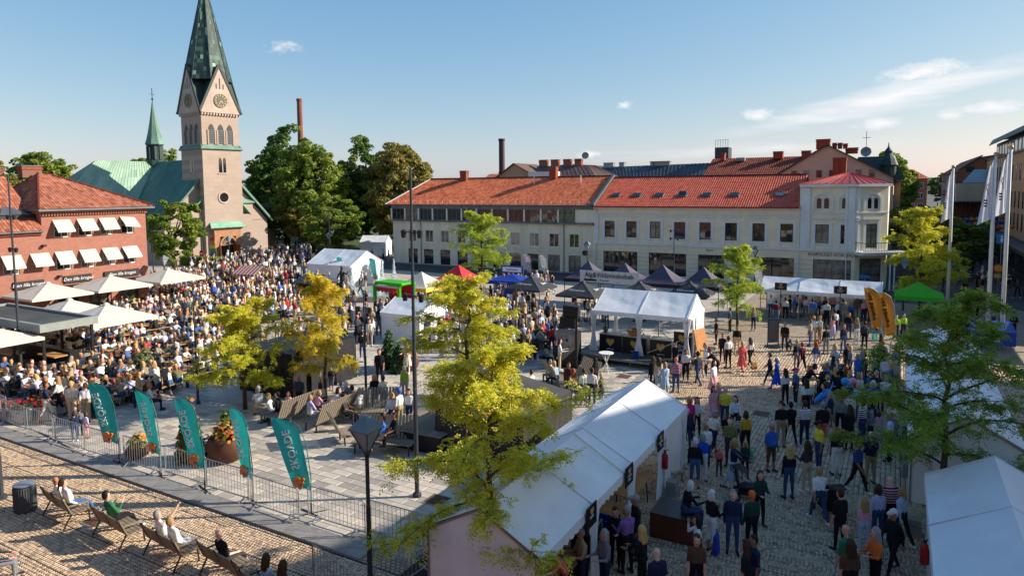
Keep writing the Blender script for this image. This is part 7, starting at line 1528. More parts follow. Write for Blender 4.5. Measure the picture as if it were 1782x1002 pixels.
for i, (px, py) in enumerate(((1086, 655), (760, 870), (1325, 720), (170, 905))):
    t = thing('manhole_cover', ('rusty square cover in the slabs before the stage', 'square cover in the slabs by the mast', 'square cover in the shaded lane', 'square cover in the near cobbles')[i], 'cover', G(px, py, .012), GA); quick('plate', lambda b: b.box(-.32, -.32, 0, .32, .32, .016), mat('rusty_iron', '#6a4c38', .8, .3, var=.3, vscale=6), t); quick('rim', lambda b: [b.box(*q) for q in ((-.36, -.36, 0, .36, -.32, .02), (-.36, .32, 0, .36, .36, .02), (-.36, -.32, 0, -.32, .32, .02), (.32, -.32, 0, .36, .32, .02))], M_KERB, t)
# ------------------------------------------------------------------ people
def body_prop(name, prop, rough=.85, bump=.35, stripes=False):
    """cloth, skin or hair whose colour is the wearer's own"""
    m = bpy.data.materials.new(name); m.use_nodes = True; n, l = m.node_tree.nodes, m.node_tree.links; b = n['Principled BSDF']
    b.inputs['Roughness'].default_value = rough; b.inputs['Specular IOR Level'].default_value = .25
    at = n.new('ShaderNodeAttribute'); at.attribute_type = 'OBJECT'; at.attribute_name = prop; out = at.outputs['Color']; tc = n.new('ShaderNodeTexCoord')
    if stripes:
        a2 = n.new('ShaderNodeAttribute'); a2.attribute_type = 'OBJECT'; a2.attribute_name = prop+'_alt'; w = n.new('ShaderNodeTexWave'); w.bands_direction = 'Z'; w.inputs['Scale'].default_value = 4.2; w.inputs['Distortion'].default_value = .4
        l.new(tc.outputs['Object'], w.inputs['Vector']); st = n.new('ShaderNodeMath'); st.operation = 'GREATER_THAN'; st.inputs[1].default_value = .5; l.new(w.outputs['Fac'], st.inputs[0])
        mx = n.new('ShaderNodeMixRGB'); l.new(st.outputs[0], mx.inputs[0]); l.new(out, mx.inputs[1]); l.new(a2.outputs['Color'], mx.inputs[2]); out = mx.outputs[0]
    nz = n.new('ShaderNodeTexNoise'); nz.inputs['Scale'].default_value = 14; nz.inputs['Detail'].default_value = 4; l.new(tc.outputs['Object'], nz.inputs['Vector'])
    hs = n.new('ShaderNodeHueSaturation'); ma = n.new('ShaderNodeMath'); ma.operation = 'MULTIPLY_ADD'; ma.inputs[1].default_value = .5; ma.inputs[2].default_value = .75; l.new(nz.outputs[0], ma.inputs[0]); l.new(ma.outputs[0], hs.inputs['Value']); l.new(out, hs.inputs['Color']); l.new(hs.outputs[0], b.inputs['Base Color'])
    if bump:
        bp = n.new('ShaderNodeBump'); bp.inputs['Strength'].default_value = bump; bp.inputs['Distance'].default_value = .03; l.new(nz.outputs[0], bp.inputs['Height']); l.new(bp.outputs[0], b.inputs['Normal'])
    return m
PM = [body_prop('skin', 'c_skin', .6, 0), body_prop('top_cloth', 'c_top', stripes=True), body_prop('sleeve_cloth', 'c_arm'), body_prop('trouser_cloth', 'c_leg'), body_prop('shin_cloth', 'c_shin'), body_prop('hair', 'c_hair', .6), body_prop('shoe', 'c_shoe', .6), mat('eye_dark', '#1a1412', .4, var=0)]

def pose_prims(ls=(0, 0), rs=(0, 0), la=(.1, .12, .15), ra=(.1, .12, .15), lean=0.0, sit=False, hair='short', dress=0, turn=0.0, slim=1.0, belly=0.0):
    """capsules (p, q, r0, r1, slot) of one figure facing +y; arm = (forward pitch, spread, elbow), leg = (pitch, knee)"""
    C = []; V = Vector; hz = .535 if sit else .95
    def cap(p, q, a, b, s): C.append((V(p), V(q), a, b, s))
    up = lambda d, o=0.0: V((0, lean*d+o, hz+d))
    for s in (-1, 1):
        cap((s*.075, -.01, hz), (s*.06, 0, hz+.1), .118*slim, .115*slim, 3 if not dress else 3)
        cap((s*.06, lean*.1, hz+.12), (s*.075, lean*.36, hz+.36), .112*slim+belly*.3, .118*slim, 1)
        if belly: cap((s*.04, .06+belly*.3, hz+.12), (s*.04, .05, hz+.25), .1+belly*.3, .1, 1)
        sh = up(.425)+V((s*.172*slim, 0, 0)); cap(up(.475), sh, .075, .056, 1)
        pit, spread, elb = la if s < 0 else ra
        d1 = V((s*math.sin(spread), math.sin(pit+lean*.3)*math.cos(spread), -math.cos(pit+lean*.3)*math.cos(spread))); el = sh+d1*.285; cap(sh, el, .058, .047, 1)
        p2 = pit+lean*.3+elb; inw = -s*.35*min(1, elb); d2 = V((inw*.6+s*math.sin(spread)*.5, math.sin(p2), -math.cos(p2))).normalized(); wr = el+d2*.25; cap(el, wr, .043, .031, 2)
        hd = wr+d2*.075; cap(wr, hd, .03, .034, 0); C.append(('hand', hd, d2, s, 0))
        pit, kn = ls if s < 0 else rs; hip = V((s*.09, 0, hz-.02))
        d1 = V((s*.05, math.sin(pit), -math.cos(pit))).normalized(); kne = hip+d1*.44; cap(hip, kne, .092*slim, .064, 3)
        p2 = pit-kn; d2 = V((s*.01, math.sin(p2), -math.cos(p2))).normalized(); an = kne+d2*.40; cap(kne, kne+d2*.12, .061, .062, 3 if not dress else 4); cap(kne+d2*.12, an, .06, .04, 4)
        fd = V((s*.18, 1, 0)).normalized(); tip = an+fd*.15+V((0, 0, -.035-.06*max(0, math.sin(-p2)))); cap(an+V((0, -.03, -.03)), tip, .044, .038, 6)
    if dress:
        for k in range(10):
            a = 2*math.pi*k/10; r0, r1 = .13, .13+.10*dress
            if sit: continue
            cap((r0*.75*math.cos(a), r0*.6*math.sin(a)+.0, hz+.06), (r1*math.cos(a), r1*.8*math.sin(a)+(math.sin(ls[0])+math.sin(rs[0]))*.1, hz-.28-.22*dress), .055, .05, 3)
    nk = up(.52); hd = up(.665, .03+.02*lean); cap(nk, hd, .055, .055, 0)
    ct, st = math.cos(turn), math.sin(turn); loc = lambda x, y, z: hd+V((ct*x-st*y, st*x+ct*y, z))
    cap(loc(0, .012, -.035), loc(0, .0, .05), .082, .094, 0); cap(loc(0, .03, -.07), loc(0, .035, -.05), .05, .055, 0); cap(loc(0, .1, .0), loc(0, .112, -.02), .012, .017, 0)
    for s in (-1, 1): cap(loc(s*.092, -.005, .0), loc(s*.096, -.005, .025), .014, .016, 0)
    if hair != 'bald':
        cap(loc(0, -.03, .06), loc(0, -.02, .085), .098, .094, 5); cap(loc(0, -.045, -.0), loc(0, -.04, .05), .085, .098, 5)
    if hair == 'long':
        for x in (-.06, 0, .06): cap(loc(x, -.055, .02), loc(x*1.3, -.095, -.24), .06, .045, 5)
        for s in (-1, 1): cap(loc(s*.075, .0, .05), loc(s*.1, -.03, -.16), .035, .03, 5)
    if hair == 'tail': cap(loc(0, -.11, .05), loc(0, -.15, -.16), .04, .028, 5)
    if hair == 'cap': cap(loc(0, .06, .085), loc(0, .165, .07), .075, .05, 5)
    if hair == 'bob':
        for s in (-1, 1): cap(loc(s*.07, -.02, .05), loc(s*.085, -.02, -.08), .045, .045, 5)
        cap(loc(0, -.07, .03), loc(0, -.075, -.08), .075, .065, 5)
    C.append(('face', hd.copy(), turn)); return C

def capsule(b, p, q, r0, r1, n=10):
    d = q-p; L = d.length; d = d.normalized() if L > 1e-6 else Vector((0, 0, 1)); u = Vector((0, 0, 1)) if abs(d.z) < .9 else Vector((1, 0, 0)); x = d.cross(u).normalized(); y = x.cross(d); pts, rad = [], []
    for a in (-80, -50, -20): pts.append(p+d*r0*math.sin(R(a))); rad.append(r0*math.cos(R(a)))
    for a in (20, 50, 80): pts.append(q+d*r1*math.sin(R(a))); rad.append(r1*math.cos(R(a)))
    vs = [pp+(x*math.cos(2*math.pi*k/n)+y*math.sin(2*math.pi*k/n))*rr for pp, rr in zip(pts, rad) for k in range(n)]; m = len(pts)
    b.add(vs, [(i*n+k, i*n+(k+1) % n, (i+1)*n+(k+1) % n, (i+1)*n+k) for i in range(m-1) for k in range(n)]+[tuple(range(n))[::-1], tuple((m-1)*n+k for k in range(n))])

def skin_over(jobs, voxel=.017):
    """one continuous skin over each set of capsules, at several densities, worked out in a scratch scene"""
    sc = bpy.data.scenes.new('scratch'); vl = sc.view_layers[0]; objs = []
    for caps, targets in jobs:
        b = MB()
        for p, q, r0, r1, s in caps: capsule(b, p, q, r0, r1)
        me = b.mesh('body', PM[0])
        for t in targets:
            o = bpy.data.objects.new('body', me); sc.collection.objects.link(o); md = o.modifiers.new('a', 'REMESH'); md.mode = 'VOXEL'; md.voxel_size = voxel
            sm = o.modifiers.new('b', 'SMOOTH'); sm.iterations = 2; sm.factor = .45; objs.append((o, t, caps))
    vl.update(); dg = vl.depsgraph
    for o, t, _ in objs: n = len(o.evaluated_get(dg).data.polygons)*2; dc = o.modifiers.new('c', 'DECIMATE'); dc.ratio = min(1, t/max(n, 1))
    vl.update(); dg = vl.depsgraph; res = []
    for o, t, caps in objs:
        me = o.evaluated_get(dg).data; me.calc_loop_triangles(); V = np.empty(len(me.vertices)*3, np.float32); me.vertices.foreach_get('co', V); V = V.reshape(-1, 3)
        T = np.empty(len(me.loop_triangles)*3, np.int32); me.loop_triangles.foreach_get('vertices', T); T = T.reshape(-1, 3)
        cen = V[T].mean(1); best = np.full(len(T), 1e9); lab = np.zeros(len(T), np.int32)
        for p, q, r0, r1, s in caps:
            p_, q_ = np.array(p), np.array(q); d = q_-p_; k = np.clip(((cen-p_) @ d)/max(d @ d, 1e-9), 0, 1); dist = np.linalg.norm(cen-(p_+k[:, None]*d), axis=1)-(r0+(r1-r0)*k)
            w = dist < best; best[w] = dist[w]; lab[w] = s
        res.append((V, T, lab))
    for o, _, _ in objs: bpy.data.objects.remove(o)
    bpy.data.scenes.remove(sc); return res
def person_mesh(name, prims, out):
    V, T, L = out[0]; ex = MB(); el = []
    for c in prims:
        if c[0] == 'hand':                       # five separate bent fingers per hand
            _, h, d, s, _ = c; side = d.cross(Vector((0, 0, 1))); side = side.normalized() if side.length > .05 else Vector((1, 0, 0)); side = Vector((0, 1, 0)) if abs(d.z) > .85 else side; nrm = d.cross(side)
            for k, (o, ln) in enumerate(((-.024, .062), (-.008, .072), (.008, .068), (.024, .052))):
                p = h+side*o+d*.015; m_ = p+d*ln*.55; e = m_+(d*.75+nrm*.5*(1 if nrm.z < 0 else -1)).normalized()*ln*.5; ex.tube([p, m_, e], [.0085, .008, .006], 4); 
            p = h-d*.02+side*-.03*s; ex.tube([p, p+(d*.5-side*s*.8).normalized()*.035, p+(d*1.0-side*s*.9).normalized()*.062], [.011, .009, .007], 4)
    nf = len(ex.f); fl = [0]*nf
    f = [c for c in prims if c[0] == 'face'][0]; hd, tn = f[1], f[2]; ct, st = math.cos(tn), math.sin(tn); loc = lambda x, y, z: hd+Vector((ct*x-st*y, st*x+ct*y, z))
    for s in (-1, 1): ex.tube([loc(s*.034, .078, .018), loc(s*.034, .094, .018)], .011, 6)
    ex.tube([loc(-.022, .092, -.05), loc(0, .097, -.053), loc(.022, .092, -.05)], .006, 4)
    fl += [7]*(len(ex.f)-nf)
    allV = np.concatenate([V, np.array([tuple(v) for v in ex.v], np.float32).reshape(-1, 3)]); faces = [tuple(t) for t in T]+[tuple(len(V)+i for i in q) for q in ex.f]
    me = bpy.data.meshes.new(name); me.from_pydata([tuple(map(float, v)) for v in allV], [], [tuple(int(i) for i in q) for q in faces])
    for m_ in PM: me.materials.append(m_)
    me.polygons.foreach_set('material_index', list(map(int, L))+fl); me.polygons.foreach_set('use_smooth', [True]*len(faces)); me.update()
    return me, out[1]
W1 = dict(ls=(.38, .1), rs=(-.3, .25), la=(-.35, .1, .3), ra=(.35, .1, .35)); W2 = dict(ls=(-.28, .35), rs=(.36, .08), la=(.4, .1, .4), ra=(-.3, .1, .2))
HOLD = dict(ls=(.05, .05), rs=(-.04, .02), la=(.35, .15, 1.45), ra=(.3, .15, 1.35)); STD = dict(ls=(.04, .03), rs=(-.03, .03), la=(.05, .12, .18), ra=(.0, .14, .25)); PH = dict(ls=(.05, .05), rs=(-.05, .05), la=(.2, .12, .5), ra=(.9, .25, 2.2)); AK = dict(ls=(.03, .03), rs=(.0, .1), la=(-.15, .45, 1.2), ra=(.3, .1, 1.5))
SIT = dict(sit=True, ls=(1.45, 1.4), rs=(1.5, 1.5)); TB = dict(sit=True, ls=(1.45, 1.5), rs=(1.5, 1.35), lean=.32, la=(.75, .2, .9), ra=(.85, .2, .75)); LZ = dict(sit=True, ls=(1.38, .85), rs=(1.42, 1.0), lean=-.28, la=(.2, .2, .75), ra=(.15, .2, .85))
SPEC = {}
for h in ('short', 'long', 'cap', 'bob'):
    SPEC['stand_'+h] = dict(STD, hair=h, slim=.92 if h in ('long', 'bob') else 1.05); SPEC['hold_'+h] = dict(HOLD, hair=h, slim=.92 if h in ('long', 'bob') else 1.05, turn=.3 if h == 'short' else -.3)
    SPEC['table_'+h] = dict(TB, hair=h, slim=.95, turn=.3 if h in ('short', 'long') else -.35)
for h in ('short', 'long', 'cap'): SPEC['walk_'+h] = dict(W1 if h != 'long' else W2, hair=h, slim=.93 if h == 'long' else 1.03)
SPEC.update(walkb_short=dict(W2, hair='short'), walkb_tail=dict(W1, hair='tail', slim=.92), stand_bald=dict(STD, hair='bald', belly=.12, slim=1.15), stout_short=dict(STD, hair='short', belly=.16, slim=1.2), dress_long=dict(STD, hair='long', dress=1, slim=.95), dress_bob=dict(HOLD, hair='bob', dress=.9), dress_walk=dict(W2, hair='tail', dress=1.2), phone_long=dict(PH, hair='long', slim=.92), phone_short=dict(PH, hair='short'), arms_long=dict(AK, hair='long', slim=.95), arms_short=dict(AK, hair='short', turn=.4), push_short=dict(W1, hair='short') | dict(la=(.9, .1, .5), ra=(.9, .1, .5)), push_long=dict(W2, hair='tail', dress=.8) | dict(la=(.9, .1, .5), ra=(.9, .1, .5)), bend_short=dict(STD, hair='short', lean=.6) | dict(la=(.9, .1, .5), ra=(.7, .1, .6)),
    sit_short=dict(SIT, hair='short', la=(.5, .15, .8), ra=(.45, .15, .9)), sit_long=dict(SIT, hair='long', la=(.5, .15, .8), ra=(.45, .15, .9), slim=.93), sit_bob=dict(SIT, hair='bob', lean=.2, la=(.7, .15, .9), ra=(.6, .15, 1.1), slim=.95), lazy_short=dict(LZ, hair='short'), lazy_tail=dict(LZ, hair='tail', slim=.95), lazy_bald=dict(LZ, hair='bald', la=(.35, .3, .95), ra=(.3, .25, 1.15)), lazy_arm=dict(LZ, hair='short') | dict(ra=(2.3, .15, .25)), lazy_phone=dict(LZ, hair='short') | dict(la=(.55, .15, 2.05), ra=(.6, .15, 2.1)))
PMESH, PLOW = {}, {}
_pr = {nm: pose_prims(**kw) for nm, kw in SPEC.items()}; _res = skin_over([([c for c in v if isinstance(c[0], Vector)], (1500, 190)) for v in _pr.values()])
for i, nm in enumerate(_pr): PMESH[nm], PLOW[nm] = person_mesh('person_'+nm, _pr[nm], (_res[2*i], _res[2*i+1]))

CL = dict(black='#17181b', white='#d8d6d2', navy='#1d2740', blue='#2f5fae', royal='#1f50c0', denim='#3c5a86', jeans='#2c4468', pale_blue='#a3b9cc', grey='#74777c', charcoal='#35373c', beige='#b8a88c', khaki='#9a8a6a', brown='#5b4433', red='#a8252b', maroon='#5c1f2a', pink='#d99aa6', magenta='#b5206e', coral='#d9605a', yellow='#d8c23a', mustard='#c99a2c', green='#2f6b4a', dark_green='#1f3a30', teal='#2a7f80', lime='#9fc43a', purple='#7a5a92', lavender='#b9b2cf', orange='#d06a2c', cream='#d9d0bd', olive='#6a6a3f')
HAIR = dict(black='#15110f', brown='#3b2818', blond='#b8955c', grey='#8a8680', white='#c9c6c0', red='#8c4a24', fair='#9a7a4c')
SKIN = ['#c79078', '#d2a088', '#b98068', '#dcae96', '#a06c52']
PEOPLE = []; _used = {}
prn = random.Random(99)
def colors(o, top, leg, hair, short_sleeve=True, shorts=False, skin=None, alt=None, shoe=None):
    sk = lin(skin or SKIN[prn.randrange(5) if prn.random() < .85 else 4]); t_, l_ = lin(CL[top]), lin(CL[leg]); j = prn.uniform(.85, 1.12)
    d = dict(c_skin=sk, c_top=tuple(min(1, x*j) for x in t_), c_top_alt=lin(CL[alt]) if alt else tuple(min(1, x*j) for x in t_), c_arm=sk if short_sleeve else t_, c_leg=l_, c_shin=sk if shorts else l_, c_hair=lin(HAIR.get(hair) or CL[hair]), c_shoe=lin(CL[shoe] if shoe else CL[prn.choice(['white', 'black', 'brown', 'black', 'white'])]))
    for k, v in d.items(): o[k] = [float(x) for x in v]
    return d
def person(loc, rz, pose, top, leg, hair='brown', label=None, ss=True, shorts=False, sc=None, alt=None, group=None, shoe=None, cat='person', skin=None):
    o = link('person', PMESH[pose], None, loc, rz); s = sc or prn.uniform(.94, 1.04); o.scale = (s, s, s); colors(o, top, leg, hair, ss, shorts, skin, alt, shoe)
    k = _used.get(label, 0); _used[label] = k+1
    tag(o, label, cat, group); PEOPLE.append(o); return o
NAMES = {k: k.replace('_', ' ') for k in CL}; NAMES.update(jeans='blue jeans', denim='denim', khaki='khaki', cream='cream')
def P(px, py, pose, face, top, leg, hair, extra, ss=True, shorts=False, **kw):
    """one person seen in the photograph: feet at (px,py), facing face degrees (0 = away from the viewer)"""
    dress = pose.startswith('dress') or pose == 'push_long'
    topw = NAMES[top]+(' and '+NAMES[kw['alt']]+' striped' if kw.get('alt') else '')
    lab = 'person in %s %s, %s' % (topw, 'dress' if dress and leg == top else 'top and %s %s' % (NAMES[leg], 'shorts' if shorts and not dress else 'skirt' if dress else 'trousers' if leg != 'jeans' else ''), extra)
    lab = ' '.join(lab.replace(' ,', ',').split()); w = lab.split()
    return person(G(px, py), R(face), pose, top, leg, hair, ' '.join(w[:16]), ss, shorts, **kw)

GR = dict(group='people strolling between the tents')
def crowd_right():
    L = [
     (1136, 680, 'stand_long', 20, 'black', 'black', 'brown', 'left of the stage-side trio', False), (1146, 685, 'stand_long', 10, 'beige', 'pale_blue', 'brown', 'left of the pale blue dress'), (1157, 690, 'dress_bob', 10, 'pale_blue', 'pale_blue', 'fair', 'hands on hips near the stage'),
     (1176, 683, 'stand_bald', -10, 'navy', 'jeans', 'white', 'white-haired, next to the pale blue dress', True, False, dict(alt='pink')), (1193, 664, 'hold_short', 170, 'white', 'black', 'brown', 'at the round folding table'), (1214, 672, 'walkb_short', 30, 'charcoal', 'jeans', 'black', 'arm out at the folding table'), (1248, 664, 'bend_short', 80, 'black', 'black', 'brown', 'leaning over the folding table', True, True),
     (1175, 648, 'stand_short', 120, 'black', 'black', 'black', 'behind the group at the stage steps'), (1228, 655, 'stand_short', 100, 'white', 'navy', 'grey', 'half hidden at the folding table'),
     (1199, 765, 'stand_bob', 165, 'magenta', 'black', 'blond', 'behind the marquee end'), (1195, 783, 'stand_bald', 170, 'navy', 'jeans', 'grey', 'bald with sunglasses at the marquee end', False), (1212, 762, 'hold_long', 190, 'white', 'black', 'brown', 'sunglasses, beside the bald one'), (1228, 816, 'stand_bald', 20, 'white', 'charcoal', 'white', 'older, seen from behind'), (1241, 795, 'walk_cap', -60, 'cream', 'navy', 'grey', 'grey cap, mid stride', False, True),
     (1241, 741, 'dress_long', 200, 'pink', 'pink', 'brown', 'taller of the two in pink'), (1250, 738, 'dress_bob', 160, 'pink', 'beige', 'fair', 'shorter of the two in pink'), (1261, 742, 'stand_bald', -20, 'yellow', 'jeans', 'grey', 'back turned beside the pair in pink'), (1241, 692, 'dress_long', 220, 'white', 'pink', 'brown', 'farther up by the shadow edge'), (1278, 760, 'hold_bob', 170, 'white', 'black', 'brown', 'looking at a phone', True, False, dict(alt='pale_blue')),
     (1262, 776, 'hold_bob', 150, 'black', 'black', 'brown', 'child among the queue', True, False, dict(sc=.72)), (1285, 780, 'stand_bob', 0, 'navy', 'navy', 'brown', 'child, back turned', True, True, dict(alt='white', sc=.74)), (1297, 794, 'stand_bob', 10, 'mustard', 'black', 'brown', 'holding a green bag', True, True), (1270, 812, 'stand_short', 150, 'olive', 'charcoal', 'brown', 'behind the red child'), (1251, 828, 'stand_short', 190, 'coral', 'charcoal', 'blond', 'small fair child', True, False, dict(sc=.6)),
     (1222, 838, 'stand_bob', 0, 'royal', 'white', 'grey', 'back turned beside the dog', False), (1209, 850, 'stand_cap', -15, 'black', 'denim', 'white', 'white cap, holding the dog lead', False, True), (1276, 858, 'push_long', -110, 'navy', 'pale_blue', 'fair', 'pushing a dark pram', False), (1296, 832, 'stand_long', 170, 'dark_green', 'black', 'blond', 'child behind the pram', True, True, dict(sc=.75)),
     (1341, 820, 'stout_short', 200, 'blue', 'brown', 'grey', 'stout with sunglasses, walking towards the viewer', True, True), (1372, 868, 'stand_long', 10, 'black', 'jeans', 'blond', 'long fair hair, back turned', False), (1321, 915, 'hold_long', 190, 'dark_green', 'black', 'brown', 'baby in a carrier on the chest', False), (1237, 962, 'hold_bob', -60, 'black', 'white', 'white', 'with a blue bag', False, True), (1274, 962, 'stand_short', 170, 'navy', 'jeans', 'grey', 'dark glasses, talking to two others', False), (1307, 960, 'stand_short', 15, 'dark_green', 'black', 'orange', 'orange knit cap, back turned', False, True),
     (1213, 1006, 'phone_long', 80, 'white', 'jeans', 'black', 'talking on the phone', False), (1211, 1050, 'stand_long', 170, 'brown', 'black', 'brown', 'at the bottom edge below the phone caller'), (1310, 1052, 'stand_short', 100, 'navy', 'jeans', 'black', 'dark-haired at the bottom edge'), (1296, 1066, 'stand_long', 60, 'black', 'black', 'brown', 'long brown hair at the bottom edge'),
     (1071, 988, 'hold_short', 150, 'black', 'black', 'brown', 'eating beside the marquee', False), (1091, 998, 'hold_short', 30, 'purple', 'black', 'grey', 'grey-haired, beside the marquee', False), (1106, 972, 'stand_cap', 100, 'black', 'jeans', 'grey', 'glasses pushed up, by the marquee pole', False), (1052, 1044, 'hold_bob', 120, 'grey', 'navy', 'grey', 'quilted jacket, holding food boxes', False), (1117, 1038, 'hold_long', 60, 'black', 'black', 'blond', 'fair hair, eating at the bottom edge', False), (1012, 1036, 'hold_short', 110, 'khaki', 'navy', 'grey', 'inside the near marquee'), (1143, 1075, 'stand_bald', 20, 'navy', 'black', 'white', 'white head at the bottom edge'), (985, 1065, 'bend_short', 120, 'coral', 'black', 'grey', 'bending over the stall table'), (1096, 860, 'stand_short', 60, 'black', 'black', 'black', 'standing inside the marquee opening', False),
     (1424, 910, 'walk_short', 5, 'white', 'jeans', 'fair', 'green sleeves, pushing a dark pram'), (1460, 958, 'stand_cap', 20, 'black', 'black', 'brown', 'dark cap, back turned in the lane'), (1502, 963, 'stand_long', 0, 'pink', 'pale_blue', 'fair', 'hooded girl, back turned', False, False, dict(sc=.88)), (1526, 947, 'stand_bob', 10, 'lavender', 'jeans', 'brown', 'navy shoulder bag', False), (1547, 927, 'stand_bald', 0, 'black', 'black', 'fair', 'bald at the marquee', True, False, dict(alt='pink')), (1567, 950, 'walkb_tail', 20, 'pale_blue', 'black', 'fair', 'long ponytail by the marquee', False), (1552, 1000, 'walk_cap', 110, 'black', 'black', 'white', 'pale flat cap, stooping', False), (1470, 1034, 'stand_bald', 30, 'green', 'charcoal', 'grey', 'balding, at the bottom edge'), (1521, 1040, 'hold_long', 100, 'orange', 'black', 'grey', 'dark waistcoat, holding a bag', False), (1477, 1066, 'stand_long', 0, 'brown', 'black', 'brown', 'brown hair cut by the bottom edge'),
     (1491, 858, 'walk_short', -150, 'blue', 'black', 'black', 'patterned shirt, mid stride', True, False, dict(alt='navy')), (1514, 842, 'stand_bald', 10, 'navy', 'khaki', 'brown', 'shaved head, back turned'), (1424, 818, 'stand_cap', 100, 'yellow', 'jeans', 'black', 'black cap and shoulder strap'), (1455, 827, 'stand_bob', 0, 'black', 'white', 'red', 'sleeveless, small backpack'), (1404, 858, 'hold_long', 20, 'charcoal', 'beige', 'brown', 'carrying a baby', False),
     (1358, 778, 'stand_cap', 190, 'black', 'khaki', 'black', 'black cap, facing the viewer'), (1375, 774, 'walk_short', 0, 'black', 'black', 'black', 'tall with white shoes, back turned'), (1399, 778, 'stand_short', 5, 'white', 'navy', 'brown', 'back turned in the lane', True, False, dict(alt='grey')), (1430, 775, 'stout_short', 0, 'black', 'coral', 'grey', 'stout with short legs showing', False, True), (1441, 743, 'stand_short', 0, 'lavender', 'grey', 'black', 'thin strap over the back'), (1461, 764, 'stand_long', 150, 'grey', 'black', 'fair', 'sunglasses, knitted vest', False), (1477, 783, 'dress_long', 20, 'black', 'black', 'brown', 'brown bag strap across the back', False), (1499, 775, 'stand_cap', 30, 'white', 'jeans', 'black', 'boldly patterned shirt', True, False, dict(alt='black')), (1514, 774, 'stand_bob', 20, 'grey', 'navy', 'grey', 'child near the white marquee', False, False, dict(sc=.75)), (1491, 735, 'stand_bald', 160, 'navy', 'navy', 'brown', 'bearded, facing the viewer', False), (1517, 735, 'hold_bob', 170, 'blue', 'jeans', 'white', 'white-haired, looking down'), (1547, 803, 'stand_short', 60, 'pale_blue', 'black', 'grey', 'under the shaded tree'), (1528, 770, 'dress_bob', 0, 'pink', 'lavender', 'brown', 'child in bright clothes', True, False, dict(sc=.7)),
     (1477, 711, 'walk_long', 200, 'white', 'jeans', 'blond', 'dark strap, walking towards the viewer'), (1493, 719, 'stand_bob', 10, 'white', 'jeans', 'fair', 'patterned bag on the back'), (1470, 703, 'stand_long', 30, 'maroon', 'white', 'red', 'long red hair'), (1453, 707, 'stand_long', 10, 'black', 'black', 'blond', 'long black coat by the prams', False), (1384, 703, 'stand_cap', 100, 'denim', 'navy', 'magenta', 'pink cap', False), (1399, 699, 'bend_short', -100, 'black', 'black', 'black', 'bending to a small child', False), (1366, 707, 'stand_long', 20, 'white', 'black', 'brown', 'bag on one shoulder', False), (1410, 706, 'stand_short', 190, 'white', 'charcoal', 'blond', 'toddler beside the bending one', True, False, dict(sc=.52)), (1402, 727, 'stand_long', 0, 'white', 'black', 'brown', 'long loose brown hair'),
     (1504, 670, 'stand_short', 40, 'navy', 'black', 'black', 'uniform shirt beside the balloons', False), (1491, 675, 'hold_bob', -60, 'blue', 'blue', 'grey', 'holding balloons'), (1474, 655, 'stand_short', 180, 'black', 'charcoal', 'black', 'sunglasses, behind the pram'), (1535, 648, 'stand_short', 0, 'black', 'black', 'red', 'red-haired, back turned', False), (1526, 672, 'stand_bob', 170, 'navy', 'navy', 'white', 'elderly at the barrier'), (1540, 680, 'stand_bald', 170, 'white', 'khaki', 'fair', 'under the shaded tree twigs'), (1556, 690, 'stand_bob', 170, 'beige', 'khaki', 'grey', 'next to the white marquee corner'), (1510, 706, 'stand_short', 200, 'black', 'black', 'black', 'dark figure by the tree'), (1523, 712, 'stand_cap', 160, 'charcoal', 'navy', 'grey', 'dark figure with cap by the tree'),
     (1395, 652, 'walk_short', 10, 'maroon', 'black', 'red', 'dark rucksack, back turned', True, True), (1386, 645, 'stand_short', 20, 'navy', 'grey', 'blond', 'beside the rucksack', False), (1419, 648, 'walk_long', 10, 'denim', 'white', 'red', 'brown paper bag and phone'), (1409, 603, 'stand_short', 80, 'beige', 'denim', 'brown', 'slim, pointing'), (1415, 598, 'stand_bob', 150, 'white', 'beige', 'blond', 'behind the slim one'), (1426, 598, 'stand_short', 100, 'cream', 'khaki', 'fair', 'holding a paper bag', True, True), (1437, 617, 'stand_short', 10, 'black', 'grey', 'brown', 'jumper, back turned', False), (1467, 615, 'stand_bob', 190, 'navy', 'denim', 'red', 'open jacket, blue shoulder bag', False), (1476, 591, 'stand_short', 170, 'black', 'jeans', 'brown', 'in front of the food queue'), (1490, 600, 'stand_long', 10, 'grey', 'white', 'fair', 'white trousers, back turned', False), (1504, 609, 'stand_short', 0, 'charcoal', 'black', 'brown', 'dark suit, back turned', False), (1529, 588, 'walk_short', 60, 'navy', 'navy', 'black', 'striding past the orange flag', False), (1449, 592, 'dress_long', 30, 'pink', 'lavender', 'brown', 'in front of the food queue'), (1452, 585, 'stand_short', 0, 'white', 'black', 'brown', 'short dark hair by the queue'),
     (1339, 672, 'walk_short', 70, 'navy', 'navy', 'brown', 'beside the blue dress', False), (1351, 680, 'dress_walk', 70, 'royal', 'royal', 'white', 'white-haired'), (1365, 611, 'stand_short', -20, 'black', 'charcoal', 'grey', 'grey-haired with a black dog'), (1257, 631, 'stand_short', 150, 'black', 'black', 'brown', 'at the stage tent gable'), (1267, 641, 'stand_short', 20, 'white', 'black', 'brown', 'slim, by the stage tent'), (1291, 648, 'dress_walk', 10, 'coral', 'coral', 'blond', 'loose clothes by the stage tent'), (1305, 640, 'walk_long', 20, 'white', 'black', 'brown', 'brown paper bag'), (1282, 617, 'stand_short', 170, 'black', 'beige', 'black', 'behind the coral one'), (1270, 580, 'stand_short', 60, 'charcoal', 'black', 'black', 'under the lime-yellow tree'), (1311, 576, 'stand_long', 20, 'grey', 'black', 'fair', 'under the lime-yellow tree', False), (1246, 600, 'stand_short', 90, 'black', 'black', 'brown', 'beside the orange leaning board'),
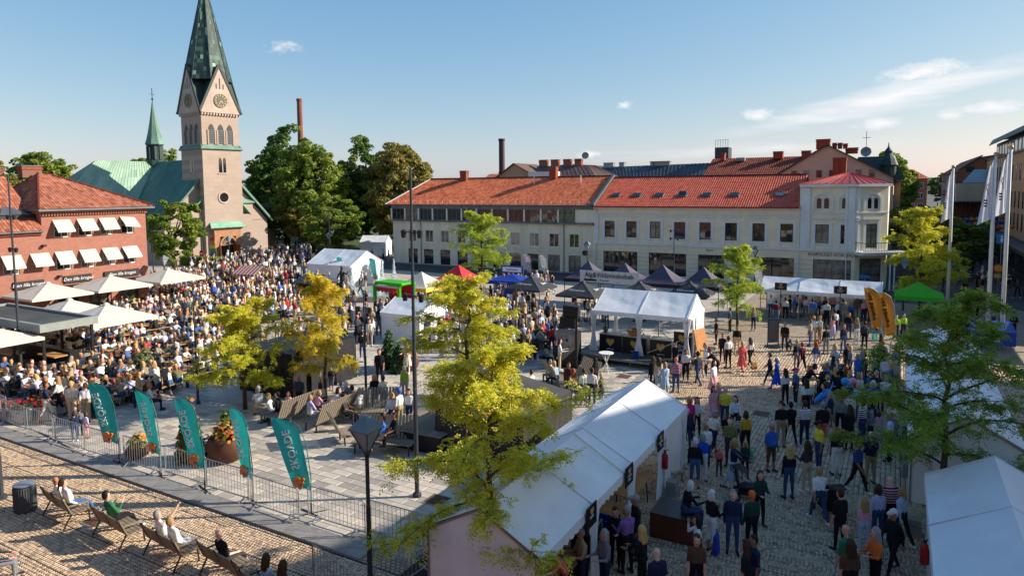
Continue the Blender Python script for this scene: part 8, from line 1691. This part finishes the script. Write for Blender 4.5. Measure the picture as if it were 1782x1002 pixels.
     (968, 644, 'stand_short', 120, 'navy', 'black', 'brown', 'embracing by the loudspeaker', False), (974, 646, 'hold_long', -90, 'white', 'beige', 'brown', 'embracing by the loudspeaker', False), (990, 692, 'stand_short', 170, 'maroon', 'charcoal', 'brown', 'beside the dark tent', False), (998, 705, 'stand_long', 20, 'beige', 'denim', 'red', 'very long hair, near the dark tent', False), (1016, 705, 'stand_short', 10, 'white', 'denim', 'brown', 'tall, near the dark tent'), (1030, 708, 'stand_short', -20, 'white', 'navy', 'brown', 'shirt hanging out, near the dark tent', True, False, dict(alt='cream')), (1046, 695, 'dress_bob', 60, 'charcoal', 'charcoal', 'blond', 'child in the stage-side group', True, False, dict(sc=.72)), (1036, 682, 'stand_long', 40, 'black', 'black', 'black', 'behind the shirt-sleeved group'), (960, 615, 'stand_short', 20, 'red', 'navy', 'black', 'bright shirt by the loudspeaker'),
     (653, 716, 'arms_long', 180, 'black', 'jeans', 'blond', 'sunglasses, arms folded by the slatted seats', False), (668, 718, 'stand_short', 30, 'cream', 'charcoal', 'brown', 'beside the arms-folded one', False), (696, 748, 'stand_cap', 60, 'white', 'khaki', 'blue', 'blue cap by the platform'), (713, 744, 'stand_bob', 170, 'white', 'jeans', 'brown', 'by the platform and mast'), (705, 700, 'stand_bob', 160, 'lime', 'beige', 'white', 'white hat by the mast'), (661, 668, 'stand_short', 180, 'black', 'black', 'black', 'behind the arms-folded one'), (555, 678, 'stand_long', 160, 'pink', 'denim', 'brown', 'child by the golden tree', True, True, dict(sc=.72)), (564, 674, 'stand_short', 190, 'green', 'navy', 'brown', 'child by the golden tree', True, True, dict(sc=.68)), (577, 680, 'stand_short', 170, 'navy', 'denim', 'brown', 'child by the golden tree', True, True, dict(sc=.7)), (523, 716, 'stand_bald', 160, 'charcoal', 'black', 'white', 'white-haired by the wheeled bins', True, True), (503, 733, 'stand_long', 170, 'pink', 'denim', 'brown', 'girl by the slatted seat', True, True, dict(sc=.75)), (644, 602, 'stand_bob', 190, 'cream', 'beige', 'brown', 'long light coat in the walkway', False), (631, 628, 'walk_short', 10, 'black', 'jeans', 'black', 'in the walkway by the small tent'), (709, 650, 'dress_bob', 160, 'beige', 'cream', 'fair', 'by the clipped cones'), (640, 590, 'stand_short', 20, 'navy', 'black', 'black', 'in the walkway with a rucksack', False), (655, 585, 'stand_short', 100, 'white', 'grey', 'fair', 'child in the walkway', True, False, dict(sc=.7)),
     (83, 736, 'walk_short', -60, 'navy', 'cream', 'brown', 'striding behind the barrier', True, True), (105, 723, 'walk_long', 100, 'white', 'black', 'fair', 'behind the barrier near the flower box', True, True), (113, 712, 'stand_cap', 90, 'charcoal', 'grey', 'brown', 'behind the white flower box', False), (127, 733, 'stand_short', 10, 'cream', 'beige', 'blond', 'leaning on the barrier', False), (152, 735, 'walk_short', 20, 'white', 'khaki', 'red', 'walking away behind the barrier'), (163, 728, 'stand_bob', -30, 'charcoal', 'navy', 'fair', 'patterned dark shirt behind the barrier'), (179, 736, 'stand_short', 90, 'black', 'cream', 'blond', 'boy behind the first teal flag', False, False, dict(sc=.82)), (131, 768, 'stand_short', 30, 'navy', 'jeans', 'black', 'child at the near side of the barrier', False, False, dict(sc=.68)), (151, 763, 'stand_bob', -20, 'lavender', 'pink', 'brown', 'child at the near side of the barrier', True, True, dict(sc=.62)), (140, 758, 'stand_short', 10, 'grey', 'black', 'brown', 'child squeezed between the two others', True, False, dict(sc=.66)), (271, 690, 'stand_long', 30, 'white', 'black', 'blond', 'beside the dark-dressed companion'), (288, 692, 'walk_cap', 60, 'black', 'black', 'black', 'beside the terrace corner', True, True),
     (1745, 545, 'walk_short', 70, 'black', 'black', 'brown', 'crossing behind the flagpoles', False), (1762, 590, 'hold_short', 170, 'black', 'black', 'brown', 'yellow print, behind the flagpoles', True), (1738, 600, 'stand_long', 20, 'charcoal', 'navy', 'brown', 'behind the flagpoles by the barrier'), (1700, 560, 'stand_short', 30, 'navy', 'black', 'black', 'between the flagpoles'), (1728, 575, 'stand_bob', 20, 'beige', 'jeans', 'grey', 'next to the flagpole foot'), (1678, 510, 'stand_short', 160, 'teal', 'black', 'black', 'in the side street shade'), (1700, 505, 'stand_short', 100, 'black', 'black', 'black', 'in the side street shade'), (1660, 470, 'walk_short', 10, 'red', 'jeans', 'brown', 'bright shirt in the side street'), (1672, 474, 'walk_short', 20, 'white', 'navy', 'brown', 'in the side street'), (1690, 478, 'stand_short', 10, 'black', 'black', 'brown', 'in the side street', False), (1770, 520, 'walk_long', 120, 'charcoal', 'black', 'brown', 'at the right picture edge', False), (1571, 590, 'stand_short', 180, 'lime', 'charcoal', 'black', 'high-visibility vest under the green pop-up', True), (1558, 592, 'stand_short', 160, 'lime', 'charcoal', 'brown', 'high-visibility vest by the orange flag', True)]
    for e in L:
        flags = [f for f in e[8:] if not isinstance(f, dict)]; kw = next((f for f in e[8:] if isinstance(f, dict)), {})
        P(*e[:8], *(flags[:2]), **GR, **kw)
crowd_right()
# the queue along the serving marquee
for i in range(24):
    px = 1342+i*7.6+prn.uniform(-3, 3); py = 556+prn.uniform(-6, 9)
    c1, c2 = prn.choice(['white', 'black', 'navy', 'pale_blue', 'grey', 'blue', 'maroon', 'cream', 'olive', 'pink']), prn.choice(['jeans', 'black', 'navy', 'khaki', 'denim', 'grey'])
    P(px, py, prn.choice(['stand_short', 'stand_long', 'stand_bob', 'hold_short', 'stand_bald', 'stand_cap']), prn.uniform(-40, 40), c1, c2, prn.choice(['brown', 'blond', 'black', 'grey', 'fair']), 'queueing at the long serving marquee', **dict(group='queue at the serving marquee'))
for i in range(26):
    px, py = prn.uniform(1430, 1568), prn.uniform(655, 775); c1, c2 = prn.choice(['white', 'black', 'navy', 'pale_blue', 'grey', 'blue', 'charcoal', 'cream', 'denim']), prn.choice(['jeans', 'black', 'navy', 'khaki', 'denim', 'grey'])
    P(px, py, prn.choice(['stand_short', 'stand_long', 'stand_bob', 'hold_short', 'walk_short', 'arms_short', 'phone_short', 'hold_long', 'dress_bob', 'stand_cap']), prn.uniform(-180, 180), c1, c2, prn.choice(['brown', 'blond', 'black', 'grey', 'fair']), 'in the throng beside the shaded tree', prn.random() < .6, prn.random() < .25, **dict(group='throng beside the shaded tree'))
# sitters on the near benches
def on_bench(i, off, pose, top, leg, hair, label, **kw):
    x, y, a = BENCH[i]; p = g2w(x, y)+Matrix.Rotation(GA+a, 3, 'Z') @ Vector((off, .14, 0)); return person(p, GA+a, pose, top, leg, hair, label, group='people resting on the near benches', **kw)
on_bench(0, -.35, 'lazy_bald', 'white', 'khaki', 'grey', 'bald person in white sitting next to the grey bin', ss=False); on_bench(0, .3, 'lazy_tail', 'white', 'denim', 'brown', 'person in white with hair tied up on the bench by the bin', ss=False)
on_bench(1, -.3, 'lazy_phone', 'green', 'black', 'black', 'person in green top sitting with hands raised to the face', ss=False)
on_bench(2, -.35, 'lazy_arm', 'white', 'grey', 'grey', 'grey-haired person in white raising one arm on a bench'); on_bench(2, .3, 'lazy_short', 'white', 'white', 'fair', 'person all in white next to the raised arm', ss=False)
on_bench(3, -.2, 'lazy_bald', 'black', 'charcoal', 'grey', 'bald person in black with bare legs on a bench', shorts=True)
on_bench(4, -.3, 'sit_long', 'pale_blue', 'navy', 'brown', 'long-haired person looking at a phone at the bottom edge'); on_bench(4, .35, 'sit_long', 'charcoal', 'black', 'brown', 'long-haired person in dark clothes beside the phone user')
person(G(-8, 1012), R(-60), 'sit_short', 'charcoal', 'grey', 'black', 'dark figure cut by the lower left corner', ss=False)
person(g2w(-5.0, 18.75, .30), GA-.9, 'sit_bob', 'black', 'jeans', 'white', 'white-haired person in black sitting on the brown podium', ss=False)
# sitters on the plaza seats
for px, py, z, rz, pose, t_, l_, h_, lab in [(563, 716, 0, 60, 'sit_bob', 'beige', 'black', 'brown', 'person in beige sitting at the golden tree'), (594, 708, 0, 20, 'sit_short', 'white', 'grey', 'grey', 'white-shirted back on the slatted seat by the tree'), (608, 712, 0, 80, 'sit_bob', 'grey', 'beige', 'white', 'white-haired sitter on the slatted seat'), (614, 722, 0, 60, 'sit_short', 'black', 'black', 'brown', 'black-shirted sitter in the elderly group'), (627, 728, 0, 70, 'sit_short', 'white', 'beige', 'grey', 'patterned white shirt at the end of the slatted seat'), (584, 728, 0, -80, 'sit_bob', 'white', 'brown', 'brown', 'sitter in white facing the elderly group'), (600, 736, 0, -100, 'sit_short', 'charcoal', 'charcoal', 'brown', 'sitter in a dark suit beside the slatted seat'), (552, 730, 0, -40, 'sit_bob', 'pink', 'maroon', 'fair', 'child in pink beside the slatted back'), (541, 738, 0, -40, 'sit_short', 'lavender', 'white', 'fair', 'child in pale top beside the slatted back'), (668, 782, .25, 100, 'sit_short', 'blue', 'khaki', 'black', 'child in blue on the climbing seat'), (688, 776, .35, 120, 'sit_short', 'black', 'black', 'black', 'child in black climbing the slatted back'), (683, 738, .2, 170, 'sit_long', 'white', 'jeans', 'blond', 'fair sitter with blue cloth by the platform'), (452, 726, 0, 30, 'sit_bob', 'white', 'beige', 'grey', 'sitter between the planter and the yellow tree'), (485, 733, 0, 90, 'sit_short', 'black', 'black', 'black', 'dark sitter on the seat under the yellow tree'), (474, 736, 0, 80, 'sit_bob', 'white', 'grey', 'fair', 'pale sitter on the seat under the yellow tree'), (222, 700, 0, 150, 'sit_bob', 'white', 'pale_blue', 'blond', 'fair sitter beside the terrace railing'), (262, 716, 0, -60, 'sit_short', 'white', 'navy', 'fair', 'sitter in white behind the second teal flag'), (243, 706, 0, 60, 'sit_long', 'beige', 'navy', 'blond', 'long-haired sitter behind the second teal flag'), (958, 668, 0, 40, 'sit_short', 'cream', 'grey', 'grey', 'elderly sitter facing the stage'), (968, 676, 0, 40, 'sit_bob', 'pale_blue', 'navy', 'blond', 'fair child sitting near the stage'), (925, 690, 0, 40, 'sit_short', 'white', 'denim', 'brown', 'sitter behind the feathery tree')]:
    person(G(px, py, z), R(rz), pose, t_, l_, h_, lab, group='people sitting on the plaza seats')

# the food court and the crowd before it: the largest ones one by one, the others as one mass
TOPS = ['white']*6+['black']*8+['navy']*5+['charcoal']*3+['pale_blue']*3+['cream']*3+['beige']*3+['grey']*3+['charcoal']*3+['brown']*2+['khaki']*2+['denim']*2+['pink', 'blue', 'red', 'olive', 'dark_green', 'lavender', 'maroon']; LEGS = ['jeans']*4+['black']*4+['navy']*2+['khaki', 'beige', 'grey', 'denim', 'white']; HH = ['brown']*4+['blond']*4+['black']*2+['grey']*3+['fair']*3+['white', 'red']
AUTO = []
for gx, gy, a, py in TABLE_SPOTS:
    for sx in (-1, 1):
        for yy in (-.82, -.28, .28, .82):
            if prn.random() < .13: continue
            p = g2w(gx, gy)+Matrix.Rotation(a, 3, 'Z') @ Vector((sx*.66, yy+prn.uniform(-.06, .06), 0)); AUTO.append((p, a+sx*math.pi/2+prn.uniform(-.25, .25), prn.choice(['table_short', 'table_long', 'table_cap', 'table_bob', 'table_short', 'table_bob'])))
STANDP = ['stand_short', 'stand_long', 'stand_bob', 'hold_short', 'hold_long', 'stand_cap', 'walk_short', 'walk_long', 'stand_bald', 'arms_short', 'dress_bob', 'hold_bob']
def scatter(poly, n, dmin, faces=None):
    """n standing people inside a patch of ground given by its corners in the photograph"""
    Pg = [w2g(G(*q)) for q in poly]; xs = [q[0] for q in Pg]; ys = [q[1] for q in Pg]; got = []; tries = 0
    while len(got) < n and tries < n*60:
        tries += 1; x, y = prn.uniform(min(xs), max(xs)), prn.uniform(min(ys), max(ys)); inside = False; j = len(Pg)-1
        for i in range(len(Pg)):
            if (Pg[i][1] > y) != (Pg[j][1] > y) and x < (Pg[j][0]-Pg[i][0])*(y-Pg[i][1])/(Pg[j][1]-Pg[i][1])+Pg[i][0]: inside = not inside
            j = i
        if not inside or any((x-a)**2+(y-b)**2 < dmin*dmin for a, b in got): continue
        got.append((x, y)); AUTO.append((g2w(x, y), prn.uniform(0, 6.283) if faces is None else faces+prn.uniform(-.7, .7), prn.choice(STANDP)))
scatter([(255, 505), (440, 470), (640, 478), (640, 540), (560, 570), (300, 560)], 150, .75)
scatter([(395, 452), (520, 432), (560, 452), (500, 478), (400, 476)], 120, .8)
scatter([(330, 462), (400, 462), (420, 485), (330, 482)], 40, .8)
scatter([(700, 545), (880, 525), (960, 545), (985, 600), (880, 640), (760, 620), (700, 560)], 150, .8)
scatter([(590, 565), (690, 558), (650, 600), (600, 600)], 22, .8); scatter([(640, 556), (720, 548), (800, 520), (800, 545), (700, 566)], 46, .7)
scatter([(860, 500), (965, 500), (965, 515), (860, 515)], 30, .8); scatter([(985, 545), (1060, 545), (1060, 575), (985, 580)], 14, .9); scatter([(1600, 455), (1775, 450), (1782, 530), (1680, 530), (1600, 480)], 26, 1.4); scatter([(600, 455), (680, 450), (690, 465), (600, 470)], 10, 1.0)
scatter([(470, 600), (560, 585), (590, 620), (500, 640)], 20, .9)
for i in range(26):       # audience sitting towards the stage
    AUTO.append((G(prn.uniform(870, 960), prn.uniform(590, 640)), R(-60+prn.uniform(-15, 15)), prn.choice(['sit_short', 'sit_long', 'sit_bob'])))
AUTO.sort(key=lambda e: (e[0]-Vector((0, 0, CAMZ))).length)
BUDGET = 300-len(PEOPLE)
def place_word(p, pose):
    px, py = project(p); gx, gy = w2g(p)
    w = 'near the red flower boxes' if py > 655 and px < 330 else 'beside the bar pavilion' if px < 230 and py > 585 else 'by the tall mast and olive tree' if px < 345 and py > 600 else 'behind the yellow tree' if px < 520 and py > 585 else 'by the draped box' if py > 600 and px < 640 else 'in the audience before the stage' if 840 < px < 980 and py > 570 else 'around the yellow-green tree' if 690 < px < 860 else 'by the small white tent' if px < 760 and py > 540 else 'in the middle of the food court'
    return w
AUTOLAB = {}
for k, (p, rz, pose) in enumerate(AUTO):
    if k >= BUDGET: break
    t_, l_, h_ = prn.choice(TOPS), prn.choice(LEGS), prn.choice(HH); w = place_word(p, pose)
    lab = '%s person in %s top, %s hair, %s' % ('seated' if pose.startswith(('table', 'sit')) else 'standing', NAMES[t_], h_, w)
    person(p, rz, pose, t_, l_, h_, lab, prn.random() < .7, prn.random() < .3, alt=prn.choice(['white', 'navy', 'grey']) if prn.random() < .18 else None, group='food court guests '+w)
# two things may share a label only inside one group
_seen = {}
for o in PEOPLE: _seen.setdefault(o['label'], []).append(o)
for lab, os_ in _seen.items():
    if len(os_) > 1:
        os_.sort(key=lambda o: project(o.location)[0])
        for i, o in enumerate(os_):
            pos = 'leftmost of these' if i == 0 else 'rightmost of these' if i == len(os_)-1 else 'number %d from the left' % (i+1) if False else ('second from the left', 'third from the left', 'fourth from the left', 'fifth from the left', 'sixth from the left')[min(i-1, 4)]
            o['label'] = ' '.join(lab.split()[:12]).rstrip(',')+', '+pos
def crowd_mass():
    V, T, Cc, off = [], [], [], 0
    for p, rz, pose in AUTO[BUDGET:]:
        v, t, lab = PLOW[pose]; s = prn.uniform(.92, 1.05); c, sn = math.cos(rz), math.sin(rz)
        w = np.stack([(v[:, 0]*c-v[:, 1]*sn)*s+p.x, (v[:, 0]*sn+v[:, 1]*c)*s+p.y, v[:, 2]*s], 1); V.append(w); T.append(t+off); off += len(v)
        sk = lin(prn.choice(SKIN)); tp = lin(CL[prn.choice(TOPS)]); lg = lin(CL[prn.choice(LEGS)]); ss = prn.random() < .65; sh = prn.random() < .3; hr = lin(HAIR[prn.choice(HH)])
        pal = np.array([sk, tp, sk if ss else tp, lg, sk if sh else lg, hr, lin(CL['black']), sk]); Cc.append(np.concatenate([pal[lab], np.ones((len(lab), 1))], 1))
    m = bpy.data.materials.new('crowd_clothing'); m.use_nodes = True; n, l = m.node_tree.nodes, m.node_tree.links; at = n.new('ShaderNodeAttribute'); at.attribute_name = 'tint'; l.new(at.outputs['Color'], n['Principled BSDF'].inputs['Base Color']); n['Principled BSDF'].inputs['Roughness'].default_value = .85
    o = link('crowd', np_mesh('crowd', np.concatenate(V), np.concatenate(T), m, None, True, np.concatenate(Cc)), None)
    tag(o, 'dense far crowd of guests at the tables and before the church', 'crowd', kind='stuff'); print('crowd', len(AUTO)-BUDGET, 'individuals', len(PEOPLE))
crowd_mass()
# ------------------------------------------------------------------ prams, dogs, bags, balloons
M_PRAM = mat('pram_cloth', '#17181c', .7, var=.15)
def pram(label, px, py, rz, hood=True):
    t = thing('pram', label, 'pram', G(px, py), R(rz), 'dark prams')
    for sx in (-.27, .27):
        for sy, r_ in ((-.35, .14), (.35, .11)): w = quick('wheel', lambda b: b.tube([(sx-.025, sy, r_), (sx+.025, sy, r_)], r_, 14), M_BLACK, t); quick('rim', lambda b: b.tube([(sx-.03, sy, r_), (sx+.03, sy, r_)], r_*.55, 10), M_ALU, w)
    quick('frame', lambda b: [b.tube([(s*.27, -.35, .14), (s*.25, .1, .5), (s*.25, -.55, 1.02)], .015, 6) for s in (-1, 1)]+[b.tube([(s*.27, .35, .11), (s*.25, -.1, .5)], .015, 6) for s in (-1, 1)]+[b.tube([(-.25, -.55, 1.02), (.25, -.55, 1.02)], .02, 6)], M_BLACK, t)
    quick('seat', lambda b: (b.slab([(-.22, -.3, .45), (.22, -.3, .45), (.22, .4, .5), (-.22, .4, .5)], .06), b.slab([(-.22, -.28, .45), (-.22, -.38, .95), (.22, -.38, .95), (.22, -.28, .45)], .05)), M_PRAM, t)
    if hood: quick('hood', lambda b: [b.slab([(-.25, -.38+.42*math.sin(a), .62+.45*math.cos(a)), (.25, -.38+.42*math.sin(a), .62+.45*math.cos(a)), (.25, -.38+.42*math.sin(a+.3), .62+.45*math.cos(a+.3)), (-.25, -.38+.42*math.sin(a+.3), .62+.45*math.cos(a+.3))], .02) for a in (-.3, 0, .3, .6, .9)]+[b.prism([(0, 0)]*3, 0, 0) for _ in ()], M_PRAM, t)
    quick('basket', lambda b: b.box(-.2, -.3, .2, .2, .25, .34), M_PRAM, t)
pram('dark pram pushed by the person in the striped skirt', 1302, 868, -110); pram('open dark pram with a blue umbrella above it', 1428, 702, 150, False); pram('dark pram beside the balloons', 1461, 672, 160); pram('dark pram pushed by the person with green sleeves', 1440, 893, 5)
def dog(label, loc, rz, m, s=1.0, head_up=.0):
    """four-legged body as one continuous skin"""
    C = [((0, -.22, .44), (0, .02, .45), .105, .115), ((0, .02, .45), (0, .22, .46), .118, .125), ((0, .22, .5), (0, .36, .62+head_up), .075, .06), ((0, .36, .64+head_up), (0, .44, .64+head_up), .075, .06), ((0, .44, .62+head_up), (0, .54, .6+head_up), .042, .032), ((0, -.28, .48), (0, -.45, .58), .03, .015)]
    for sx in (-1, 1): C += [((sx*.07, .2, .42), (sx*.075, .18, .24), .055, .032), ((sx*.075, .18, .24), (sx*.075, .2, .05), .03, .024), ((sx*.075, .2, .035), (sx*.075, .25, .03), .028, .026), ((sx*.075, -.2, .42), (sx*.08, -.13, .28), .075, .042), ((sx*.08, -.13, .28), (sx*.08, -.26, .17), .036, .026), ((sx*.08, -.26, .17), (sx*.08, -.22, .04), .024, .022), ((sx*.08, -.22, .035), (sx*.08, -.17, .03), .027, .025), ((sx*.05, .37, .69+head_up), (sx*.075, .35, .75+head_up), .028, .012)]
    V, T, _ = skin_over([([(Vector(p), Vector(q), r0, r1, 0) for p, q, r0, r1 in C], (1200,))], .016)[0]; me = np_mesh('dog', V, T, m, None, True)
    o = link('dog', me, None, loc, rz); o.scale = (s, s, s); tag(o, label, 'dog')
dog('small brown and white dog on a lead near the marquee', G(1180, 838), R(-80), mat('dog_brown', '#6a4a32', .9, var=.4, vscale=5, col2='#c9bba5'), .72); dog('large black dog beside the grey-haired walker', G(1373, 612), R(-30), mat('dog_black', '#141416', .7, var=.2), 1.05, -.05)
def bag(label, p, m, w=.32, h=.36, d=.14, group='bags carried by people'):
    t = thing('bag', label, 'bag', p, prn.uniform(0, 3), group); quick('pouch', lambda b: b.add([(-w/2, -d/2, 0), (w/2, -d/2, 0), (w/2, d/2, 0), (-w/2, d/2, 0), (-w*.42, -d*.3, h), (w*.42, -d*.3, h), (w*.42, d*.3, h), (-w*.42, d*.3, h)], [(0, 3, 2, 1), (4, 5, 6, 7), (0, 1, 5, 4), (1, 2, 6, 5), (2, 3, 7, 6), (3, 0, 4, 7)]), m, t); quick('handle', lambda b: b.tube([(-w*.25, 0, h), (-w*.2, 0, h+.16), (w*.2, 0, h+.16), (w*.25, 0, h)], .012, 5), m, t)
MPB = mat('paper_bag', '#a5713f', .9, var=.15); MBB = mat('blue_bag', '#1c3f9c', .7, var=.12)
bag('royal blue shoulder bag held by the white-haired person', G(1246, 962, .42), MBB, .3, .5); bag('brown paper bag held in the lane by the phone user', G(1410, 648, .35), MPB); bag('brown paper bag by the stage tent group', G(1312, 642, .35), MPB); bag('mint green shopping bag', G(1303, 800, .3), mat('mint_bag', '#2fae8f', .6)); bag('brown paper bag of the slim queuer', G(1420, 600, .4), MPB); bag('navy bag of the person in the open jacket', G(1476, 615, .55), mat('navy_bag', '#22304f', .7), .4, .36); bag('teal bag of the striding person', G(1522, 590, .5), mat('mint_bag', '#2fae8f', .6))
# blue shark balloon umbrella, balloons
t = thing('blue_kite', 'long bright blue inflated toy above the prams', 'balloon', G(1432, 690, 1.35), R(20)); t.scale = (.8, .8, .8); quick('body', lambda b: b.tube([(-.55, 0, -.25), (-.35, 0, -.12), (0, 0, .05), (.35, 0, .25), (.6, 0, .5)], [.03, .14, .17, .1, .02], 12), mat('toy_blue', '#1f7fd0', .4, var=.08), t, smooth=True); quick('fin', lambda b: (b.slab([(-.05, -.02, .18), (.15, -.02, .25), (.0, -.02, .42)], .03), b.slab([(.5, 0, .42), (.72, 0, .45), (.66, 0, .75)], .03)), mat('toy_blue', '#1f7fd0', .4, var=.08), t)
for i, (px, py, z, c) in enumerate(((1484, 672, 1.5, '#d88fb0'), (1470, 672, 1.6, '#2f8fd0'), (1478, 674, 1.35, '#58b8d8'))): tag(quick('balloon', lambda b: b.lathe([(.02, 0), (.1, .08), (.15, .2), (.13, .3), (.05, .37), (.01, .38)], 14), mat('balloon_%d' % i, c, .3, var=.06), None, G(px, py, z), 0, True), ('pink foil balloon at the pram', 'blue balloon at the pram', 'light blue balloon at the pram')[i], 'balloon', 'balloons at the prams')
# fire extinguishers, weights, menu case at the marquees
def extinguisher(label, loc): 
    t = thing('fire_extinguisher', label, 'extinguisher', loc, 0, 'fire extinguishers'); quick('cylinder', lambda b: b.lathe([(.09, 0), (.1, .03), (.1, .42), (.06, .5), (.03, .53)], 12), mat('extinguisher_red', '#a81d22', .4), t, smooth=True); quick('valve', lambda b: (b.box(-.03, -.03, .53, .03, .03, .6), b.beam((0, 0, .58), (.12, 0, .62), .02)), M_BLACK, t)
extinguisher('red fire extinguisher hanging on the near marquee pole', g2w(-6.28, 21.0, .95)); extinguisher('red fire extinguisher on the right-hand marquee', g2w(.85, 19.0, .7))
for i, (x, y) in enumerate(((-6.1, 21.2), (.6, 26.5), (.62, 30.6), (.7, 22.0))): t = thing('tent_weight', ('grey concrete weight at the near marquee pole', 'grey weight by the right-hand tents, below the tree', 'grey weight farther up the right-hand tents', 'grey weight between the right-hand tents')[i], 'weight', g2w(x, y), GA, 'concrete tent weights'); quick('block', lambda b: b.prism([(-.2, -.2), (.2, -.2), (.2, .2), (-.2, .2)], 0, .28), M_KERB, t); quick('block', lambda b: b.prism([(-.16, -.16), (.16, -.16), (.16, .16), (-.16, .16)], .281, .5), M_KERB, t)
mc = thing('flight_case', 'black flight case with ring emblem at the marquee counter', 'case', g2w(-6.7, 15.6), GA+math.pi/2+.1); quick('case', lambda b: b.box(-.5, -.25, .1, .5, .25, 1.35), M_BOARD, mc); quick('edges', lambda b: (b.box(-.52, -.27, 1.33, .52, -.25, 1.37), b.box(-.52, -.27, .1, -.49, -.25, 1.35), b.box(.49, -.27, .1, .52, -.25, 1.35)), M_ALU, mc); quick('emblem', lambda b: b.tube([(.16*math.cos(R(20*i)), -.256, .7+.16*math.sin(R(20*i))) for i in range(19)], .016, 4, False), M_ALU, mc)
for i, (y, lb) in enumerate(((14.2, 'stall table nearest the viewer in the near marquee'), (17.2, 'stall table in the middle of the near marquee'), (19.6, 'stall table at the far end of the near marquee'))): trestle(lb, -6.9, y, 1.9, .7, .86, M_PINE, GA+math.pi/2)
bx = thing('crate', 'blue crate on the marquee counter', 'crate', g2w(-6.7, 16.6, .86), GA); quick('box', lambda b: (b.box(-.25, -.2, 0, .25, .2, .02), b.box(-.25, -.2, .02, -.22, .2, .3), b.box(.22, -.2, .02, .25, .2, .3), b.box(-.22, -.2, .02, .22, -.17, .3), b.box(-.22, .17, .02, .22, .2, .3)), M_BLUECL, bx)
bk = thing('blue_bucket', 'small blue bucket on the stage edge', 'bucket', g2w(-12.6, 36.3, .42), 0); quick('bucket', lambda b: b.lathe([(.13, 0), (.17, .34), (.15, .33), (.12, .03)], 14), M_BLUECL, bk); quick('rim', lambda b: b.tube([(.17*math.cos(R(30*i)), .17*math.sin(R(30*i)), .34) for i in range(13)], .012, 4, False), M_BLUECL, bk)
texts_to_meshes()
